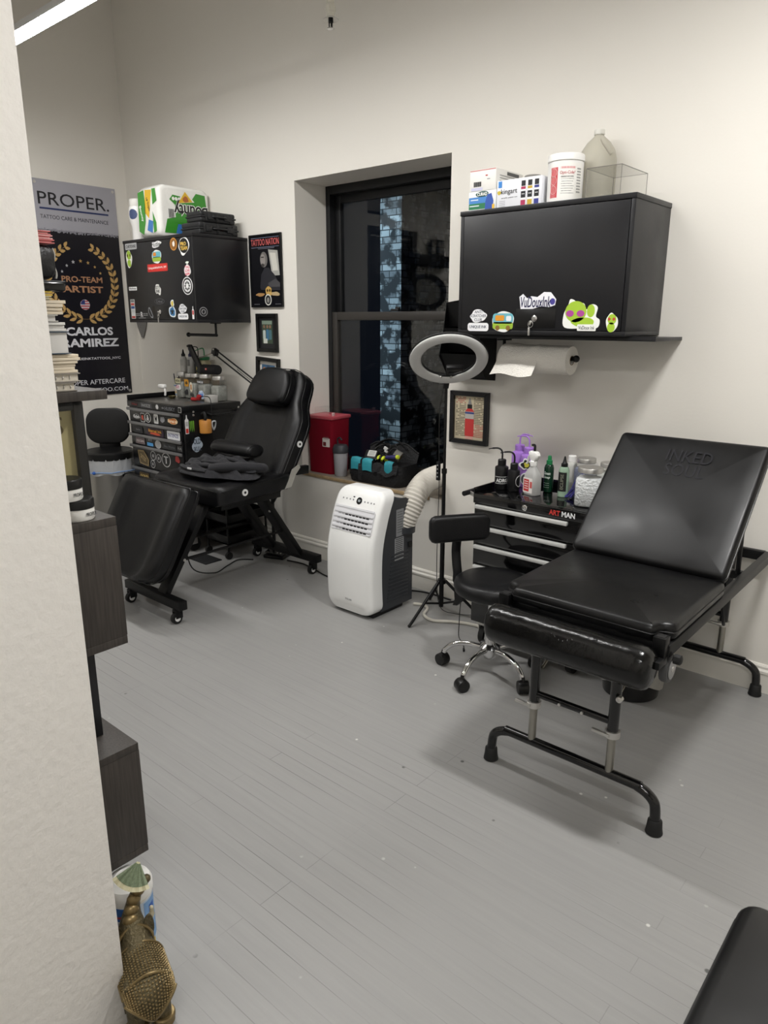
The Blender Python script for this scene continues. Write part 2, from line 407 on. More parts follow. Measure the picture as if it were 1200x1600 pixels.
olo.rotation_euler = (V((-.25, 3.5, 1.7)) - olo.location).to_track_quat('-Z', 'Y').to_euler()

# ------------------------------------------------------------------ tube lights and sprinkler
ALU = M('white_light_housing', 'd8d8d8', .4)
TL = ['lit LED tube light near the left wall, its end showing above the banner', 'LED tube light hung over the middle of the back wall', 'short LED tube light hung over the black folding table',
      'LED tube light hung behind the camera', 'LED tube light hung beside the right wall behind', 'LED tube light hung in the far left bay']  # last three tubes are added out of view to fill the room with light
for (x0, x1, y, z, ks), lb in zip(TUBES, TL):
    EM = M('lit_led_diffuser_%d' % int(ks * 100), 'ffffff', .4, emit='fffefc', estr=TUBE_EMIT * ks)
    t = thing('tube_light', lb, 'light', ((x0 + x1) / 2, y, z), 0, 'LED tube lights under the ceiling'); o = ((x0 + x1) / 2, y, z)
    obj('housing', MB(o).box2((x0 - .01, y - .045, z + .012), (x1 + .01, y + .045, z + .045), .004), ALU, t)
    q = MB(o); n = 8
    q.rings([[V((x, y + .042 * cos(-pi * k / n), z + .012 + .008 * sin(-pi * k / n))) for k in range(n + 1)] for x in (x0, x1)])
    obj('diffuser', q, EM, t)
    for x in (x0 + .12, x1 - .12): obj('suspension_wire', MB(o).cyl((x, y, z + .04), (x, y, CEIL), .003, n=6), ALU, t)
sl = (2.512, -.30, 2.961)
t = thing('ceiling_sprinkler', 'white sprinkler head on a pipe coming down from the ceiling', 'sprinkler', sl)
SPW = M('painted_sprinkler_pipe', 'd6d2c6', .5)
obj('pipe', MB().lathe((0, 0, 0), [(.018, .075), (.018, CEIL - 2.961)], 16), SPW, t)
obj('fitting', MB().lathe((0, 0, 0), [(.019, .028), (.019, .05), (.026, .056), (.026, .078), (.02, .09), (.018, .092)], 6), SPW, t)
obj('escutcheon', MB().lathe((0, 0, 0), [(.012, .030), (.038, .018), (.039, .02), (.016, .034)], 24), STEEL, t)
q = MB()
for a in (0, 2.1, 4.2): q.cyl((.009 * cos(a), .009 * sin(a), .018), (.008 * cos(a), .008 * sin(a), -.018), .003, n=8)
q.cyl((0, 0, .03), (0, 0, .008), .012)
obj('link_frame', q, BLKMET, t)
obj('deflector', MB().lathe((0, 0, 0), [(.004, -.018), (.018, -.017), (.018, -.021), (.003, -.023)], 18), CHROME, t)
# ------------------------------------------------------------------ left reclining treatment chair
def loft(mb, F, secs, prof):
    # secs: (v, half_width, thickness_scale, w_offset)
    return mb.rings([[F(s * hw, v, wo + w * k) for s, w in prof] for v, hw, k, wo in secs])
def padprof(t, bol=.0):
    h = [(-.93, .0), (-1., .012), (-1., t - .028), (-.985, t - .010), (-.94, t), (-.72, t), (-.62, t - bol * .55), (-.52, t - bol), (-.3, t - bol), (0, t - bol)]
    return h + [(-a, b) for a, b in reversed(h[:-1])]
def ends(secs, r=.025):
    # rounded thickness at both ends
    v0, h0, k0, w0 = secs[0]; v1, h1, k1, w1 = secs[-1]
    a = [(v0 + r * (1 - cos(RAD(t))), h0 - r * .5 * (1 - sin(RAD(t))), .55 + .45 * sin(RAD(t)), w0) for t in (0, 30, 60)]
    b = [(v1 - r * (1 - cos(RAD(t))), h1 - r * .5 * (1 - sin(RAD(t))), .55 + .45 * sin(RAD(t)), w1) for t in (60, 30, 0)]
    return a + [s for s in secs if v0 + r <= s[0] <= v1 - r] + b
BX = 1.955
bo = (BX, -.75, 0)
bed = thing('reclining_treatment_chair', 'black leather reclining treatment chair with raised headrest beside the left tool chest', 'treatment chair', bo)
def half_arc(a, b, n): return [a + (b - a) * i / n for i in range(n + 1)]
# backrest
ang = RAD(60)
FB = frame((BX, -.455, .585), (1, 0, 0), (0, cos(ang), sin(ang)))
FB_N = FB.N
secs = [(0, .305, 1, 0), (.04, .308, 1, 0), (.12, .31, 1, 0), (.34, .31, 1, 0), (.40, .302, 1, 0), (.46, .27, 1, 0), (.50, .243, 1, 0), (.54, .23, 1, 0), (.60, .222, 1, 0), (.64, .212, 1, 0), (.67, .195, 1, 0), (.695, .165, 1, 0), (.71, .13, .97, 0), (.722, .08, .9, 0)]
bk = obj('backrest', loft(MB(bo), FB, ends(secs, .018), padprof(.115, .016)), LEATHER, bed, 60)
PIPE = M('black_piping', '0e0e0f', .35)
for w in (.088, .03):
    q = MB(bo); q.tube([FB(-h - .001, v, w) for v, h, k, o in secs] + [FB(h + .001, v, w) for v, h, k, o in reversed(secs)], .0028, 6); obj('piping', q, PIPE, bk)
GRM = M('white_grommet', 'e8e8e6', .4)
def grommet(F, u, v, w, parent, org, side=1):
    c = F(u, v, w); a = F.R * side
    g = obj('grommet', MB(org).lathe(c, [(.006, .003), (.019, .004), (.019, -.002), (.006, -.002)], 20, a), GRM, parent)
    obj('grommet_hole', MB(org).lathe(c, [(.0075, .0046), (.0075, -.001)], 14, a), RUB, g)
grommet(FB, .311, .27, .052, bk, bo)
# head pillow
hp = [(-.17, .02)] + [(-.165, .0)] + [(.165, .0), (.17, .02)]
pts = [(-.125, 0), (-.06, -.003), (.06, -.003), (.125, 0), (.156, .012), (.172, .045), (.168, .12), (.150, .17), (.120, .205), (.07, .222), (0, .227), (-.07, .222), (-.120, .205), (-.150, .17), (-.168, .12), (-.172, .045), (-.156, .012)]
pts = [tuple(p) for p in spline([V((*p, 0)) for p in pts], 4, True)]; pts = [(p[0], p[1]) for p in pts]
FP = frame(FB(0, .465, .104), FB.R, FB.U)
hd = obj('headrest', MB(bo).pad(pts, FP, .085, .024, .010), LEATHER, bed, 60)
obj('piping', MB(bo).tube([FP(a * 1.002, b, .052) for a, b in pts], .0022, 6, True), PIPE, hd)
# seat
FS = frame((BX, -.96, .575), (1, 0, 0), (0, 1, .035))
ss = [(0, .315, 1, 0), (.05, .325, 1, 0), (.15, .325, 1, 0), (.4, .325, 1, 0), (.52, .322, 1, 0)]
st = obj('seat', loft(MB(bo), FS, ends(ss, .03), padprof(.105, .014)), LEATHER, bed, 60)
obj('piping', MB(bo).tube([FS(.326, .02, .083), FS(.326, .25, .083), FS(.323, .5, .083)], .0028, 6), PIPE, st)
obj('piping', MB(bo).tube([FS(-.3, .002, .083), FS(0, .0, .083), FS(.3, .002, .083)], .0028, 6), PIPE, st)
grommet(FS, .3255, .17, .052, st, bo)
# leg rest
an = RAD(60)
FL = frame((BX, -1.322, .205), (1, 0, 0), (0, cos(an), sin(an)))
sl_ = [(0, .19, .9, 0), (.012, .235, 1, 0), (.03, .268, 1, 0), (.055, .295, 1, 0), (.09, .312, 1, 0), (.14, .318, 1, 0), (.3, .318, 1, 0), (.48, .318, 1, 0), (.52, .314, 1, 0), (.535, .305, 1, 0)]
lr = obj('leg_rest', loft(MB(bo), FL, ends(sl_, .02), padprof(.105, .016)), LEATHER, bed, 60)
for w in (.078, .03): obj('piping', MB(bo).tube([FL(-h - .001, v, w) for v, h, k, o in sl_] + [FL(h + .001, v, w) for v, h, k, o in reversed(sl_)], .0028, 6, True), PIPE, lr)
# steel base: two T feet, slanted legs, tie rods
BM = M('black_steel_frame', '0b0b0c', .42, spec=.35)
for y, x0, x1, nm in ((-1.235, 1.75, 2.29, 0), (-.235, 1.64, 2.27, 1)):
    fb = obj('foot_beam', MB(bo).box2((x0, y - .025, .078), (x1, y + .025, .128), .004), BM, bed)
    for x in (x0 + .045, x1 - .045):
        c = obj('caster', MB(bo).cyl((x - .011, y - .018, .03), (x + .011, y - .018, .03), .03, n=20), RUB, fb)
        obj('caster_fork', MB(bo).box2((x - .017, y - .03, .03), (x - .013, y + .012, .07), .001).box2((x + .013, y - .03, .03), (x + .017, y + .012, .07), .001).box2((x - .017, y - .03, .066), (x + .017, y + .018, .079), .002), BM, c)
        obj('wheel_ring', MB(bo).lathe((x + .012, y - .018, .03), [(.010, 0), (.016, .001), (.016, .003), (.010, .004)], 18, (1, 0, 0)), GRM, c)
for sx in (-1, 1):
    x = BX + sx * .13
    obj('front_leg', MB(bo).bar((x, -1.225, .11), (x, -.93, .56), .035, .075, (1, 0, 0), .004), BM, bed)
    obj('rear_leg', MB(bo).bar((x, -.25, .11), (x, -.56, .575), .035, .10, (1, 0, 0), .004), BM, bed)
obj('tie_rod', MB(bo).tube([(BX + .155, -1.10, .285), (BX + .155, -.37, .29)], .0085, 8), BM, bed)
obj('tie_rod', MB(bo).tube([(BX - .155, -1.10, .285), (BX - .155, -.37, .29)], .0085, 8), BM, bed)
for y, z in ((-1.10, .285), (-.37, .29), (-.49, .44)):
    obj('bolt', MB(bo).lathe((BX + .165, y, z), [(.009, 0), (.008, .006), (.002, .008)], 12, (1, 0, 0)), STEEL, bed)
obj('seat_frame', MB(bo).box2((BX - .25, -.90, .535), (BX + .25, -.47, .575), .004), BM, bed)
obj('back_strut', MB(bo).tube([(BX + .2, -.34, .66), (BX + .155, -.49, .44)], .007, 8), BM, bed)
obj('hinge_bracket', MB(bo).rings([[V((BX + .318 + dx, -.50 + a, .60 + b)) for a, b in ((0, 0), (.05, .005), (.085, .07), (.125, .11), (.115, .13), (.06, .105), (.03, .045))] for dx in (0, .005)]), M('bare_metal_bracket', 'c9c7c0', .4, .6), bed)
obj('hinge_arm', MB(bo).bar((BX + .30, -.40, .69), (BX + .30, -.30, .685), .05, .03, (1, 0, 0)), BM, bed)
obj('leg_rest_bracket', MB(bo).bar((BX, -1.02, .55), (BX, -1.18, .30), .32, .03, (1, 0, 0)), BM, bed)

# hoodie and bolster on the seat
HOOD = M('charcoal_sweatshirt_fabric', '1f1f23', .9, var=.2, vscale=40, bump=.35, bscale=260, sheen=.08)
def cloth(mb, c, rx, ry, h, seed, rot=0.):
    rd = random.Random(seed); ph = [rd.uniform(0, 6.28) for _ in range(8)]
    R = Matrix.Rotation(rot, 3, 'Z')
    def fn(a, b):
        t = 2 * pi * a; r = max(.001, sin(pi * .5 * min(1, b * 1.0)))
        wob = 1 + .06 * sin(3 * t + ph[0]) + .05 * sin(5 * t + ph[1]) + .03 * sin(9 * t + ph[2])
        ex = .75
        cx, sy = math.copysign(abs(cos(t)) ** ex, cos(t)), math.copysign(abs(sin(t)) ** ex, sin(t))
        z = h * (1 - r ** 5) * (1 + .22 * sin(6 * cx * r * 2 + 7 * sy * r + ph[3]) + .2 * sin(12 * sy * r + 4 * cx + ph[4])) + .006 * sin(22 * sy * r + 8 * cx * r + ph[5])
        if b >= .999: z = 0
        return V(c) + R @ V((cx * rx * r * wob, sy * ry * r * wob, max(.0, z)))
    return mb.grid(56, 26, fn, True)
zs = .690
ho = (2.0, -.742, zs + .010)
hd_ = thing('folded_hoodie', 'charcoal sweatshirt folded on the seat of the treatment chair, under the bolster', 'sweatshirt', ho, .12)
obj('lower_fold', cloth(MB(), (0, 0, 0), .235, .135, .045, 3), HOOD, hd_, 60)
obj('upper_fold', cloth(MB(), (.01, .03, .03), .21, .11, .04, 11, .08), HOOD, hd_, 60)
obj('rolled_sleeve', MB().tube(spline([(.02, -.09, .035), (.10, -.075, .05), (.17, -.03, .052), (.22, .03, .045), (.215, .08, .035)], 6), [.012] + [.03] * 23 + [.012], 12, flat=.85), HOOD, hd_, 60)
for k_, P_ in enumerate((((-.20, -.02, .028), (-.1, -.075, .045), (.0, -.085, .05), (.08, -.06, .056)), ((-.17, .04, .03), (-.08, -.03, .055), (.03, -.045, .062), (.12, -.01, .055)), ((-.05, .08, .06), (.05, .03, .07), (.14, .045, .055)))): obj('fabric_fold', MB().tube(spline(P_, 6), [.004] + [.014] * (6 * (len(P_) - 1) - 1) + [.004], 10, flat=.7), HOOD, hd_, 60)
obj('hem_band', MB().tube(spline([(-.21, -.06, .022), (-.1, -.112, .026), (.02, -.118, .026)], 6), .012, 8, flat=.7), HOOD, hd_, 60)
hd_.scale = (1.2, 1.08, 1.1)
obj('label_tab', MB().box((-.085, -.128, .03), (.028, .003, .01), .0005), flat('E8E8E8'), hd_, label='small white label')
bl = thing('bolster_pillow', 'small black leather bolster lying on the folded sweatshirt', 'bolster', (2.005, -.625, zs + 0.0935), .04)
nb = 14
obj('cushion', MB().rings([[V((x, .062 * k * cos(2 * pi * i / 28), .04 + .04 * k * (sin(2 * pi * i / 28) if sin(2 * pi * i / 28) > 0 else .9 * sin(2 * pi * i / 28)))) for i in range(28)] for x, k in ((-.175, .55), (-.172, .8), (-.163, .95), (-.15, 1), (-.07, 1.02), (0, 1.03), (.07, 1.02), (.15, 1), (.163, .95), (.172, .8), (.175, .55))]), LEATHER, bl, 50)
obj('piping', MB().tube([(.166, .058 * cos(2 * pi * i / 24), .04 + .037 * sin(2 * pi * i / 24)) for i in range(24)], .0022, 6, True), PIPE, bl)

# ------------------------------------------------------------------ right folding tattoo table
TX = 4.455
to = (TX, -.65, 0)
tb = thing('folding_tattoo_table', 'black padded folding table with raised back on adjustable legs in front of the right cabinet', 'tattoo table', to)
VINYL = M('black_table_vinyl', '0e0e0f', .36, spec=.4, var=.3, vscale=5, rvar=.1)
w2 = .285
zt = .632
FT = frame((TX, -.935, zt), (1, 0, 0), (0, 1, 0))
c_ = .03
out = [(-w2 + .055, -.27), (w2 - .055, -.27), (w2 - .045, -.262), (w2 - .042, -.235), (w2 - .025, -.226), (w2 - .006, -.220), (w2, -.205)] + [(w2, .25), (w2 - .012, .268), (-w2 + .012, .268), (-w2, .25)] + [(-w2, -.205), (-w2 + .006, -.220), (-w2 + .025, -.226), (-w2 + .042, -.235), (-w2 + .045, -.262)]
sp_ = obj('seat', MB(to).pad(sub(out, 40), FT, .055, .02, .012), VINYL, tb, 60)
obj('seam', MB(to).tube([FT(a * 1.003, b * 1.003, .027) for a, b in out], .0022, 6, True), PIPE, sp_)
# back pad, tilted
yb0, zb0 = -.665, .668
tl = math.atan2(.405, .41)
FK = frame((TX, yb0, zb0), (1, 0, 0), (0, cos(tl), sin(tl)))
bl_ = .575
kp = sub(rrect(2 * w2, bl_, .022, 5, 0, bl_ / 2), 40)
kb = obj('backrest', MB(to).pad(kp, FK, .05, .018, .008), VINYL, tb, 60)
obj('seam', MB(to).tube([FK(a * 1.002, b, .027) for a, b in kp], .0022, 6, True), PIPE, kb)
EMB = M('embossed_vinyl', '26262a', .25)
for i, (s_, vv, ww) in enumerate((('INKED', .475, .17), ('SOUL', .408, .15))):
    text(s_, FK, (0.02, vv), .055, EMB, kb, w=ww, name='embossed_lettering', org=to, lift=.0572, th=.0014, bold=.0)
obj('back_board', MB(to).rings([[FK(a, b, w) for a, b in rrect(2 * w2 - .02, bl_ - .02, .015, 4, 0, bl_ / 2)] for w in (-.018, -.001)]), BLKPL, tb)
# frame rails
for sx in (-1, 1):
    x = TX + sx * .272
    obj('side_rail', MB(to).box2((x - .014, -1.19, .592), (x + .014, -.03, .632), .003), BM, tb)
    obj('back_support', MB(to).tube([(x - sx * .03, -.36, .62), (x - sx * .03, -.39, .93)], .009, 8), BM, tb)
    obj('hinge_lever', MB(to).tube(spline([(x, -.64, .59), (x + sx * .006, -.625, .53), (x + sx * .004, -.60, .50)], 5), .006, 8), BM, tb)
obj('cross_rail', MB(to).box2((TX - .258, -.05, .592), (TX + .258, -.022, .632), .003), BM, tb)
obj('cross_rail', MB(to).box2((TX - .258, -1.19, .592), (TX + .258, -1.162, .632), .003), BM, tb)
obj('cross_rail', MB(to).box2((TX - .258, -.36, .596), (TX + .258, -.335, .628), .003), BM, tb)
obj('hydraulic_cylinder', MB(to).tube([(TX + .12, -.36, .62), (TX + .12, -.12, .60)], .014, 12), STEEL, tb)
# leg frames
for y, nm in ((-1.19, 'front'), (-.055, 'rear')):
    P = [(TX - .30, y, .035), (TX - .296, y, .085)] + [(TX - .296 + .085 * (1 - cos(RAD(a))), y, .085 + .055 * sin(RAD(a))) for a in (25, 50, 75, 90)]
    P = P + [(2 * TX - p[0], y, p[2]) for p in reversed(P)]
    fr_ = obj('foot_bar', MB(to).tube(spline(P, 4), .0165, 14), BLKGLOSS, tb)
    for x in (TX - .30, TX + .30): obj('rubber_foot', MB(to).lathe((x, y, 0), [(.024, 0), (.027, .003), (.024, .02), (.022, .045), (.018, .05)], 18), RUB, fr_)
    for x in (TX - .14, TX + .14):
        obj('sliding_post', MB(to).cyl((x, y, .13), (x, y, .33), .0135), M('worn_steel_post', '9a978f', .35, .9, var=.2), tb)
        obj('leg_tube', MB(to).cyl((x, y, .285), (x, y, .60), .0175), BLKGLOSS, tb)
        cl_ = obj('clamp', MB(to).lathe((x, y, .275), [(.024, 0), (.024, .022)], 18), STEEL, tb)
        obj('clamp_lever', MB(to).box((x - .03, y - .022, .286), (.06, .012, .012), .003, Matrix.Rotation(RAD(2), 3, 'Y')), STEEL, cl_)
    cb_ = obj('leg_crossbar', MB(to).cyl((TX - .14, y, .325), (TX + .14, y, .325), .012), BLKGLOSS, tb)
    for dx in (-.04, .04): obj('spring_button', MB(to).cyl((TX + dx, y - .012, .325), (TX + dx, y - .019, .325), .005), STEEL, cb_)
    obj('leg_bolt', MB(to).lathe((TX + .16, y - .02, .42), [(.010, -.01), (.010, .006), (.003, .008)], 10, (0, -1, 0)), STEEL, tb)
    s = 1 if nm == 'front' else -1
    for x in (TX - .135, TX + .135): obj('brace', MB(to).tube([(x + .012, y + s * .01, .42), (x + .012, y + s * .10, .47), (x + .012, y + s * .24, .595)], .005, 8), M('old_zinc_brace', '77736a', .45, .7), tb)
# end bracket: square sockets, roll bolster, wheel
for sx in (-1, 1):
    x = TX + sx * .262
    k_ = obj('socket', MB(to).box2((x - .019, -1.218, .60), (x + .019, -1.180, .66), .002), BM, tb)
    obj('socket_opening', MB(to).box2((x - .013, -1.212, .6595), (x + .013, -1.186, .661)), RUB, k_)
    obj('bolster_bracket', MB(to).box2((x - .02, -1.255, .575), (x + .02, -1.19, .60), .003), BM, tb)
def rollsec():
    R = []; L = .275
    for x, k in [(-L, .35), (-L + .002, .7), (-L + .010, .88), (-L + .022, .97), (-L + .04, 1)] + [(-L + .04 + i * (2 * L - .08) / 24, 1) for i in range(1, 24)] + [(L - .04, 1), (L - .022, .97), (L - .010, .88), (L - .002, .7), (L, .35)]:
        ring = []
        for i in range(36):
            a = 2 * pi * i / 36
            r = .066 * k * (1 + .018 * sin(40 * x + 2 * sin(3 * a)) * max(0, sin(a + .8)) + (.03 * sin(13 * a) * (1 - (L - abs(x)) / .06) if abs(x) > L - .06 else 0))
            ring.append(V((TX - .005 + x, -1.262 + r * cos(a), .577 + r * sin(a) - .004 * sin(a * 2))))
        R.append(ring)
    return R
rb = obj('roll_bolster', MB(to).rings(rollsec()), LEATHER2, tb, 70)
q = MB(to); rd = random.Random(5); pz = []
for k in range(11): pz.append((TX - .03 + k * .007 - .01 * (k % 2), -1.262 - .064 * cos(.75) * 1.0, .577 + .0655 * sin(.75) + .016 * (1 if k % 2 else -1) * (1 - abs(k - 5) / 6)))
q.tube([V((p[0], -1.262 - math.sqrt(max(0, .0672 ** 2 - (p[2] - .577) ** 2)), p[2])) for p in pz], .0014, 5); obj('stitched_emblem', q, M('grey_thread', '8b8b8b', .6), rb)
wx, wy, wz = TX + .268, -1.135, .535
wl_ = obj('wheel', MB(to).lathe((wx - .012, wy, wz), [(.020, 0), (.042, 0), (.045, .006), (.045, .018), (.042, .024), (.020, .024)], 30, (1, 0, 0)), M('grey_rubber_wheel', '4a4a4a', .5), tb)
obj('wheel_disc', MB(to).lathe((wx - .011, wy, wz), [(.030, .023), (.032, .0255), (.012, .0265)], 24, (1, 0, 0)), M('clear_grey_disc', '8e8e8e', .3), wl_)
obj('axle_bolt', MB(to).lathe((wx + .012, wy, wz), [(.009, 0), (.009, .005), (.003, .007)], 12, (1, 0, 0)), STEEL, wl_)
obj('wheel_fork', MB(to).box2((wx - .018, wy - .014, wz), (wx - .014, wy + .014, .60), .002), BM, wl_)
obj('adjusting_knob', MB(to).lathe((TX + .29, -1.165, .585), [(.008, 0), (.016, .004), (.016, .022), (.010, .026)], 8, (1, 0, 0)), RUB, tb)

# corner of another table, bottom right of the room
o3 = (5.46, -2.6, 0)
t3 = thing('padded_table', 'corner of a second black padded table near the camera, on the open floor', 'tattoo table', o3)
F3 = frame((5.46, -2.62, .58), (1, 0, 0), (0, 1, 0))
k3 = sub(rrect(.57, 1.12, .035, 5), 30)
p3 = obj('top', MB(o3).pad(k3, F3, .06, .022, .01), VINYL, t3, 60)
obj('seam', MB(o3).tube([F3(a * 1.002, b * 1.001, .03) for a, b in k3], .0022, 6, True), PIPE, p3)
obj('under_frame', MB(o3).box2((5.20, -3.12, .55), (5.72, -2.1, .58), .003), BM, t3)
for x in (5.26, 5.66):
    for y in (-3.05, -2.15): obj('leg', MB(o3).cyl((x, y, 0), (x, y, .55), .016), BM, t3)
# ------------------------------------------------------------------ wall cabinets
CAB = M('black_cabinet_laminate', '17171a', .38, rvar=.04)
def wall_cabinet(x0, x1, z0, z1, y, label):
    o = ((x0 + x1) / 2, 0, z0)
    t = thing('wall_cabinet', label, 'cabinet', o)
    q = MB(o); q.box2((x0, y, z0), (x1, -.002, z0 + .018), .0015); q.box2((x0 - .003, y - .003, z1 - .02), (x1 + .003, -.002, z1), .002)
    q.box2((x0, y, z0 + .018), (x0 + .018, -.002, z1 - .02), .001); q.box2((x1 - .018, y, z0 + .018), (x1, -.002, z1 - .02), .001)
    q.box2((x0 + .018, -.014, z0 + .018), (x1 - .018, -.004, z1 - .02))
    obj('body', q, CAB, t)
    d = obj('door', MB(o).box2((x0 + .020, y - .002, z0 + .020), (x1 - .020, y + .016, z1 - .023), .0015), CAB, t)
    cx = (x0 + x1) / 2
    obj('handle_recess', MB(o).box2((cx - .095, y - .0035, z0 + .028), (cx + .095, y - .0018, z0 + .108), .0006), M('recess_black', '0a0a0b', .3), d)
    obj('lock', MB(o).lathe((cx - .0, y - .0035, z0 + .068), [(.012, 0), (.013, .006), (.004, .008)], 18, (0, -1, 0)), CHROME, d)
    k = obj('key', MB(o).box((cx, y - .017, z0 + .068), (.003, .022, .010), .001).box((cx - .018, y - .010, z0 + .05), (.010, .003, .02), .001, Matrix.Rotation(.5, 3, 'Y')), STEEL, d)
    obj('key_ring', MB(o).tube([(cx - .016 + .012 * cos(a), y - .012, z0 + .045 + .014 * sin(a)) for a in [i * .52 for i in range(12)]], .001, 5, True), STEEL, k)
    obj('hanging_key', MB(o).box((cx - .022, y - .012, z0 + .014), (.009, .003, .034), .001), STEEL, k)
    return t, d, o
LC, LD, lo = wall_cabinet(.62, 1.42, 1.530, 2.064, -.427, 'black wall cabinet whose door is covered in stickers')
RC, RD, ro = wall_cabinet(3.372, 4.175, 1.488, 2.016, -.362, 'large black wall cabinet above the paper towel roll')
FLc = frame((0, -.4292, 0), (1, 0, 0), (0, 0, 1)); FRc = frame((0, -.3642, 0), (1, 0, 0), (0, 0, 1))
S = lambda *a, **k: sticker(*a, **k)
# stickers, left door
L_ = dict(F=FLc, parent=LD, org=lo)
S('rect', c=(.719, 2.024), w=.150, h=.042, fill='B9BABB', txt='CHEYENNE', tcol='17171A', bw=.92, txth=.5, border='6d6e70', **L_)
s = decal(blob(.075, .13, 4, amp=.1), FLc, (.683, 1.945), flat('F0F0EA'), LD, org=lo); decal(blob(.058, .06, 9, amp=.07), FLc, (.684, 1.97), flat('9DBE3C'), s, 'print', .001, .0004, lo); decal(blob(.05, .05, 5, amp=.1), FLc, (.683, 1.918), flat('9DBE3C'), s, 'print', .001, .0004, lo)
for dx in (-.015, .017): decal(ell(.014, .02), FLc, (.683 + dx, 1.968), flat('5b3a24'), s, 'print', .0015, .0004, lo)
s = decal(blob(.135, .048, 15, amp=.2), FLc, (1.024, 2.019), flat('EFEFEF'), LD, org=lo); text('Hustler', FLc, (1.024, 2.02), .03, flat('1a1a1a'), s, w=.1, org=lo, lift=.0014, shear=.2)
s = decal(blob(.118, .088, 23, amp=.06), FLc, (1.019, 1.944), flat('F0F1EE'), LD, org=lo); decal(rrect(.098, .036, .012), FLc, (1.019, 1.957), flat('6FB6C4'), s, 'print', .001, .0004, lo); decal(rrect(.098, .028, .01), FLc, (1.019, 1.928), flat('9CBB3E'), s, 'print', .001, .0004, lo); decal(rrect(.034, .022, .006), FLc, (.998, 1.959), flat('E0892B'), s, 'print', .0015, .0004, lo)
S('rect', c=(1.019, 1.876), w=.235, h=.048, fill='D8322B', txt='Uniqueinktattoos_nyc', tcol='F6E9E6', border='C62F28', txth=.4, txtw=.9, rot=.03, **L_)
s = decal(ell(.078, .076), FLc, (1.220, 2.008), flat('C98B3B'), LD, org=lo); decal(ell(.066, .064), FLc, (1.220, 2.008), flat('8A5A22'), s, 'print', .001, .0004, lo); decal(blob(.03, .034, 6), FLc, (1.222, 2.010), flat('F3EFE8'), s, 'print', .0015, .0004, lo)
s = decal(blob(.122, .112, 31, amp=.10, n=60), FLc, (1.330, 1.991), flat('F2F2F0'), LD, org=lo); decal(ell(.098, .088), FLc, (1.330, 1.993), flat('121212'), s, 'print', .001, .0004, lo); text('PRO', FLc, (1.325, 2.004), .022, flat('E9C25A'), s, w=.06, org=lo, lift=.0016, bold=.02); text('TEAM', FLc, (1.330, 1.978), .022, flat('E9C25A'), s, w=.075, org=lo, lift=.0016, bold=.02)
s = decal(blob(.07, .075, 3, amp=.06), FLc, (1.352, 1.846), flat('F1EFEF'), LD, org=lo)
for i, w_ in enumerate(('TAG', 'LOVE', 'HAPPY')): text(w_, FLc, (1.352, 1.866 - i * .021), .016, flat('D83B5A'), s, w=.05, org=lo, lift=.0014, bold=.02)
decal(blob(.035, .022, 8, amp=.2), FLc, (1.353, 1.892), flat('E8F0E4'), LD, org=lo)
s = decal(ell(.112, .108), FLc, (1.341, 1.754), flat('EDEDED'), LD, org=lo); decal(ell(.1, .096), FLc, (1.341, 1.754), flat('1b1b1b'), s, 'print', .001, .0004, lo); decal(ell(.078, .075), FLc, (1.341, 1.754), flat('EDEDED'), s, 'print', .0014, .0004, lo)
for a in range(8): decal(star(.012, 4, .4), FLc, (1.341 + .022 * cos(a * pi / 4), 1.754 + .022 * sin(a * pi / 4)), flat('222222'), s, 'print', .0018, .0004, lo)
S('rect', c=(.700, 1.753), w=.100, h=.024, fill='E6E6E6', txt='Bishop', tcol='333333', border='E6E6E6', txth=.6, **L_)
s = decal(blob(.075, .082, 44, amp=.16), FLc, (1.007, 1.740), flat('EDEDE8'), LD, org=lo); text('LET IT', FLc, (1.007, 1.753), .02, flat('151515'), s, w=.05, org=lo, lift=.0014, bold=.02); text('INK', FLc, (1.007, 1.729), .02, flat('151515'), s, w=.045, org=lo, lift=.0014, bold=.02)
s = decal(ell(.115, .036), FLc, (1.013, 1.665), flat('55565a'), LD, org=lo); decal(ell(.107, .029), FLc, (1.013, 1.665), flat('141417'), s, 'print', .001, .0004, lo); text('Critical', FLc, (1.013, 1.665), .016, flat('77787c'), s, w=.07, org=lo, lift=.0016)
for i, (c0, c1) in enumerate((('6b6f70', 'B23A36'), ('2e4f86', 'B8B9BA'), ('C8C8C8', 'A33230'))):
    s = decal(rrect(.052, .042, .004), FLc, (.680, 1.662 - i * .043), flat('CFCFCB'), LD, org=lo); decal(rrect(.044, .017, .003), FLc, (.680, 1.672 - i * .043), flat(c0), s, 'print', .001, .0004, lo); decal(rrect(.044, .014, .003), FLc, (.680, 1.651 - i * .043), flat(c1), s, 'print', .001, .0004, lo)
text('R', FLc, (.787, 1.582), .034, flat('DADADA'), LD, org=lo, bold=.02); text('===', FLc, (.752, 1.582), .014, flat('9a9a9a'), LD, org=lo); text('===', FLc, (.822, 1.582), .014, flat('9a9a9a'), LD, org=lo); decal(rrect(.09, .003, .001), FLc, (.787, 1.559), flat('9a9a9a'), LD, org=lo)
s = decal([(-.022, .034), (-.008, .037), (.010, .012), (.030, -.022), (.024, -.034), (.004, -.03), (-.026, .004)], FLc, (.896, 1.592), flat('8d8e92'), LD, org=lo); decal([(-.017, .026), (-.008, .028), (.006, .008), (.022, -.02), (.018, -.026), (.002, -.022), (-.02, .004)], FLc, (.896, 1.592), flat('1a1a1d'), s, 'print', .001, .0004, lo)
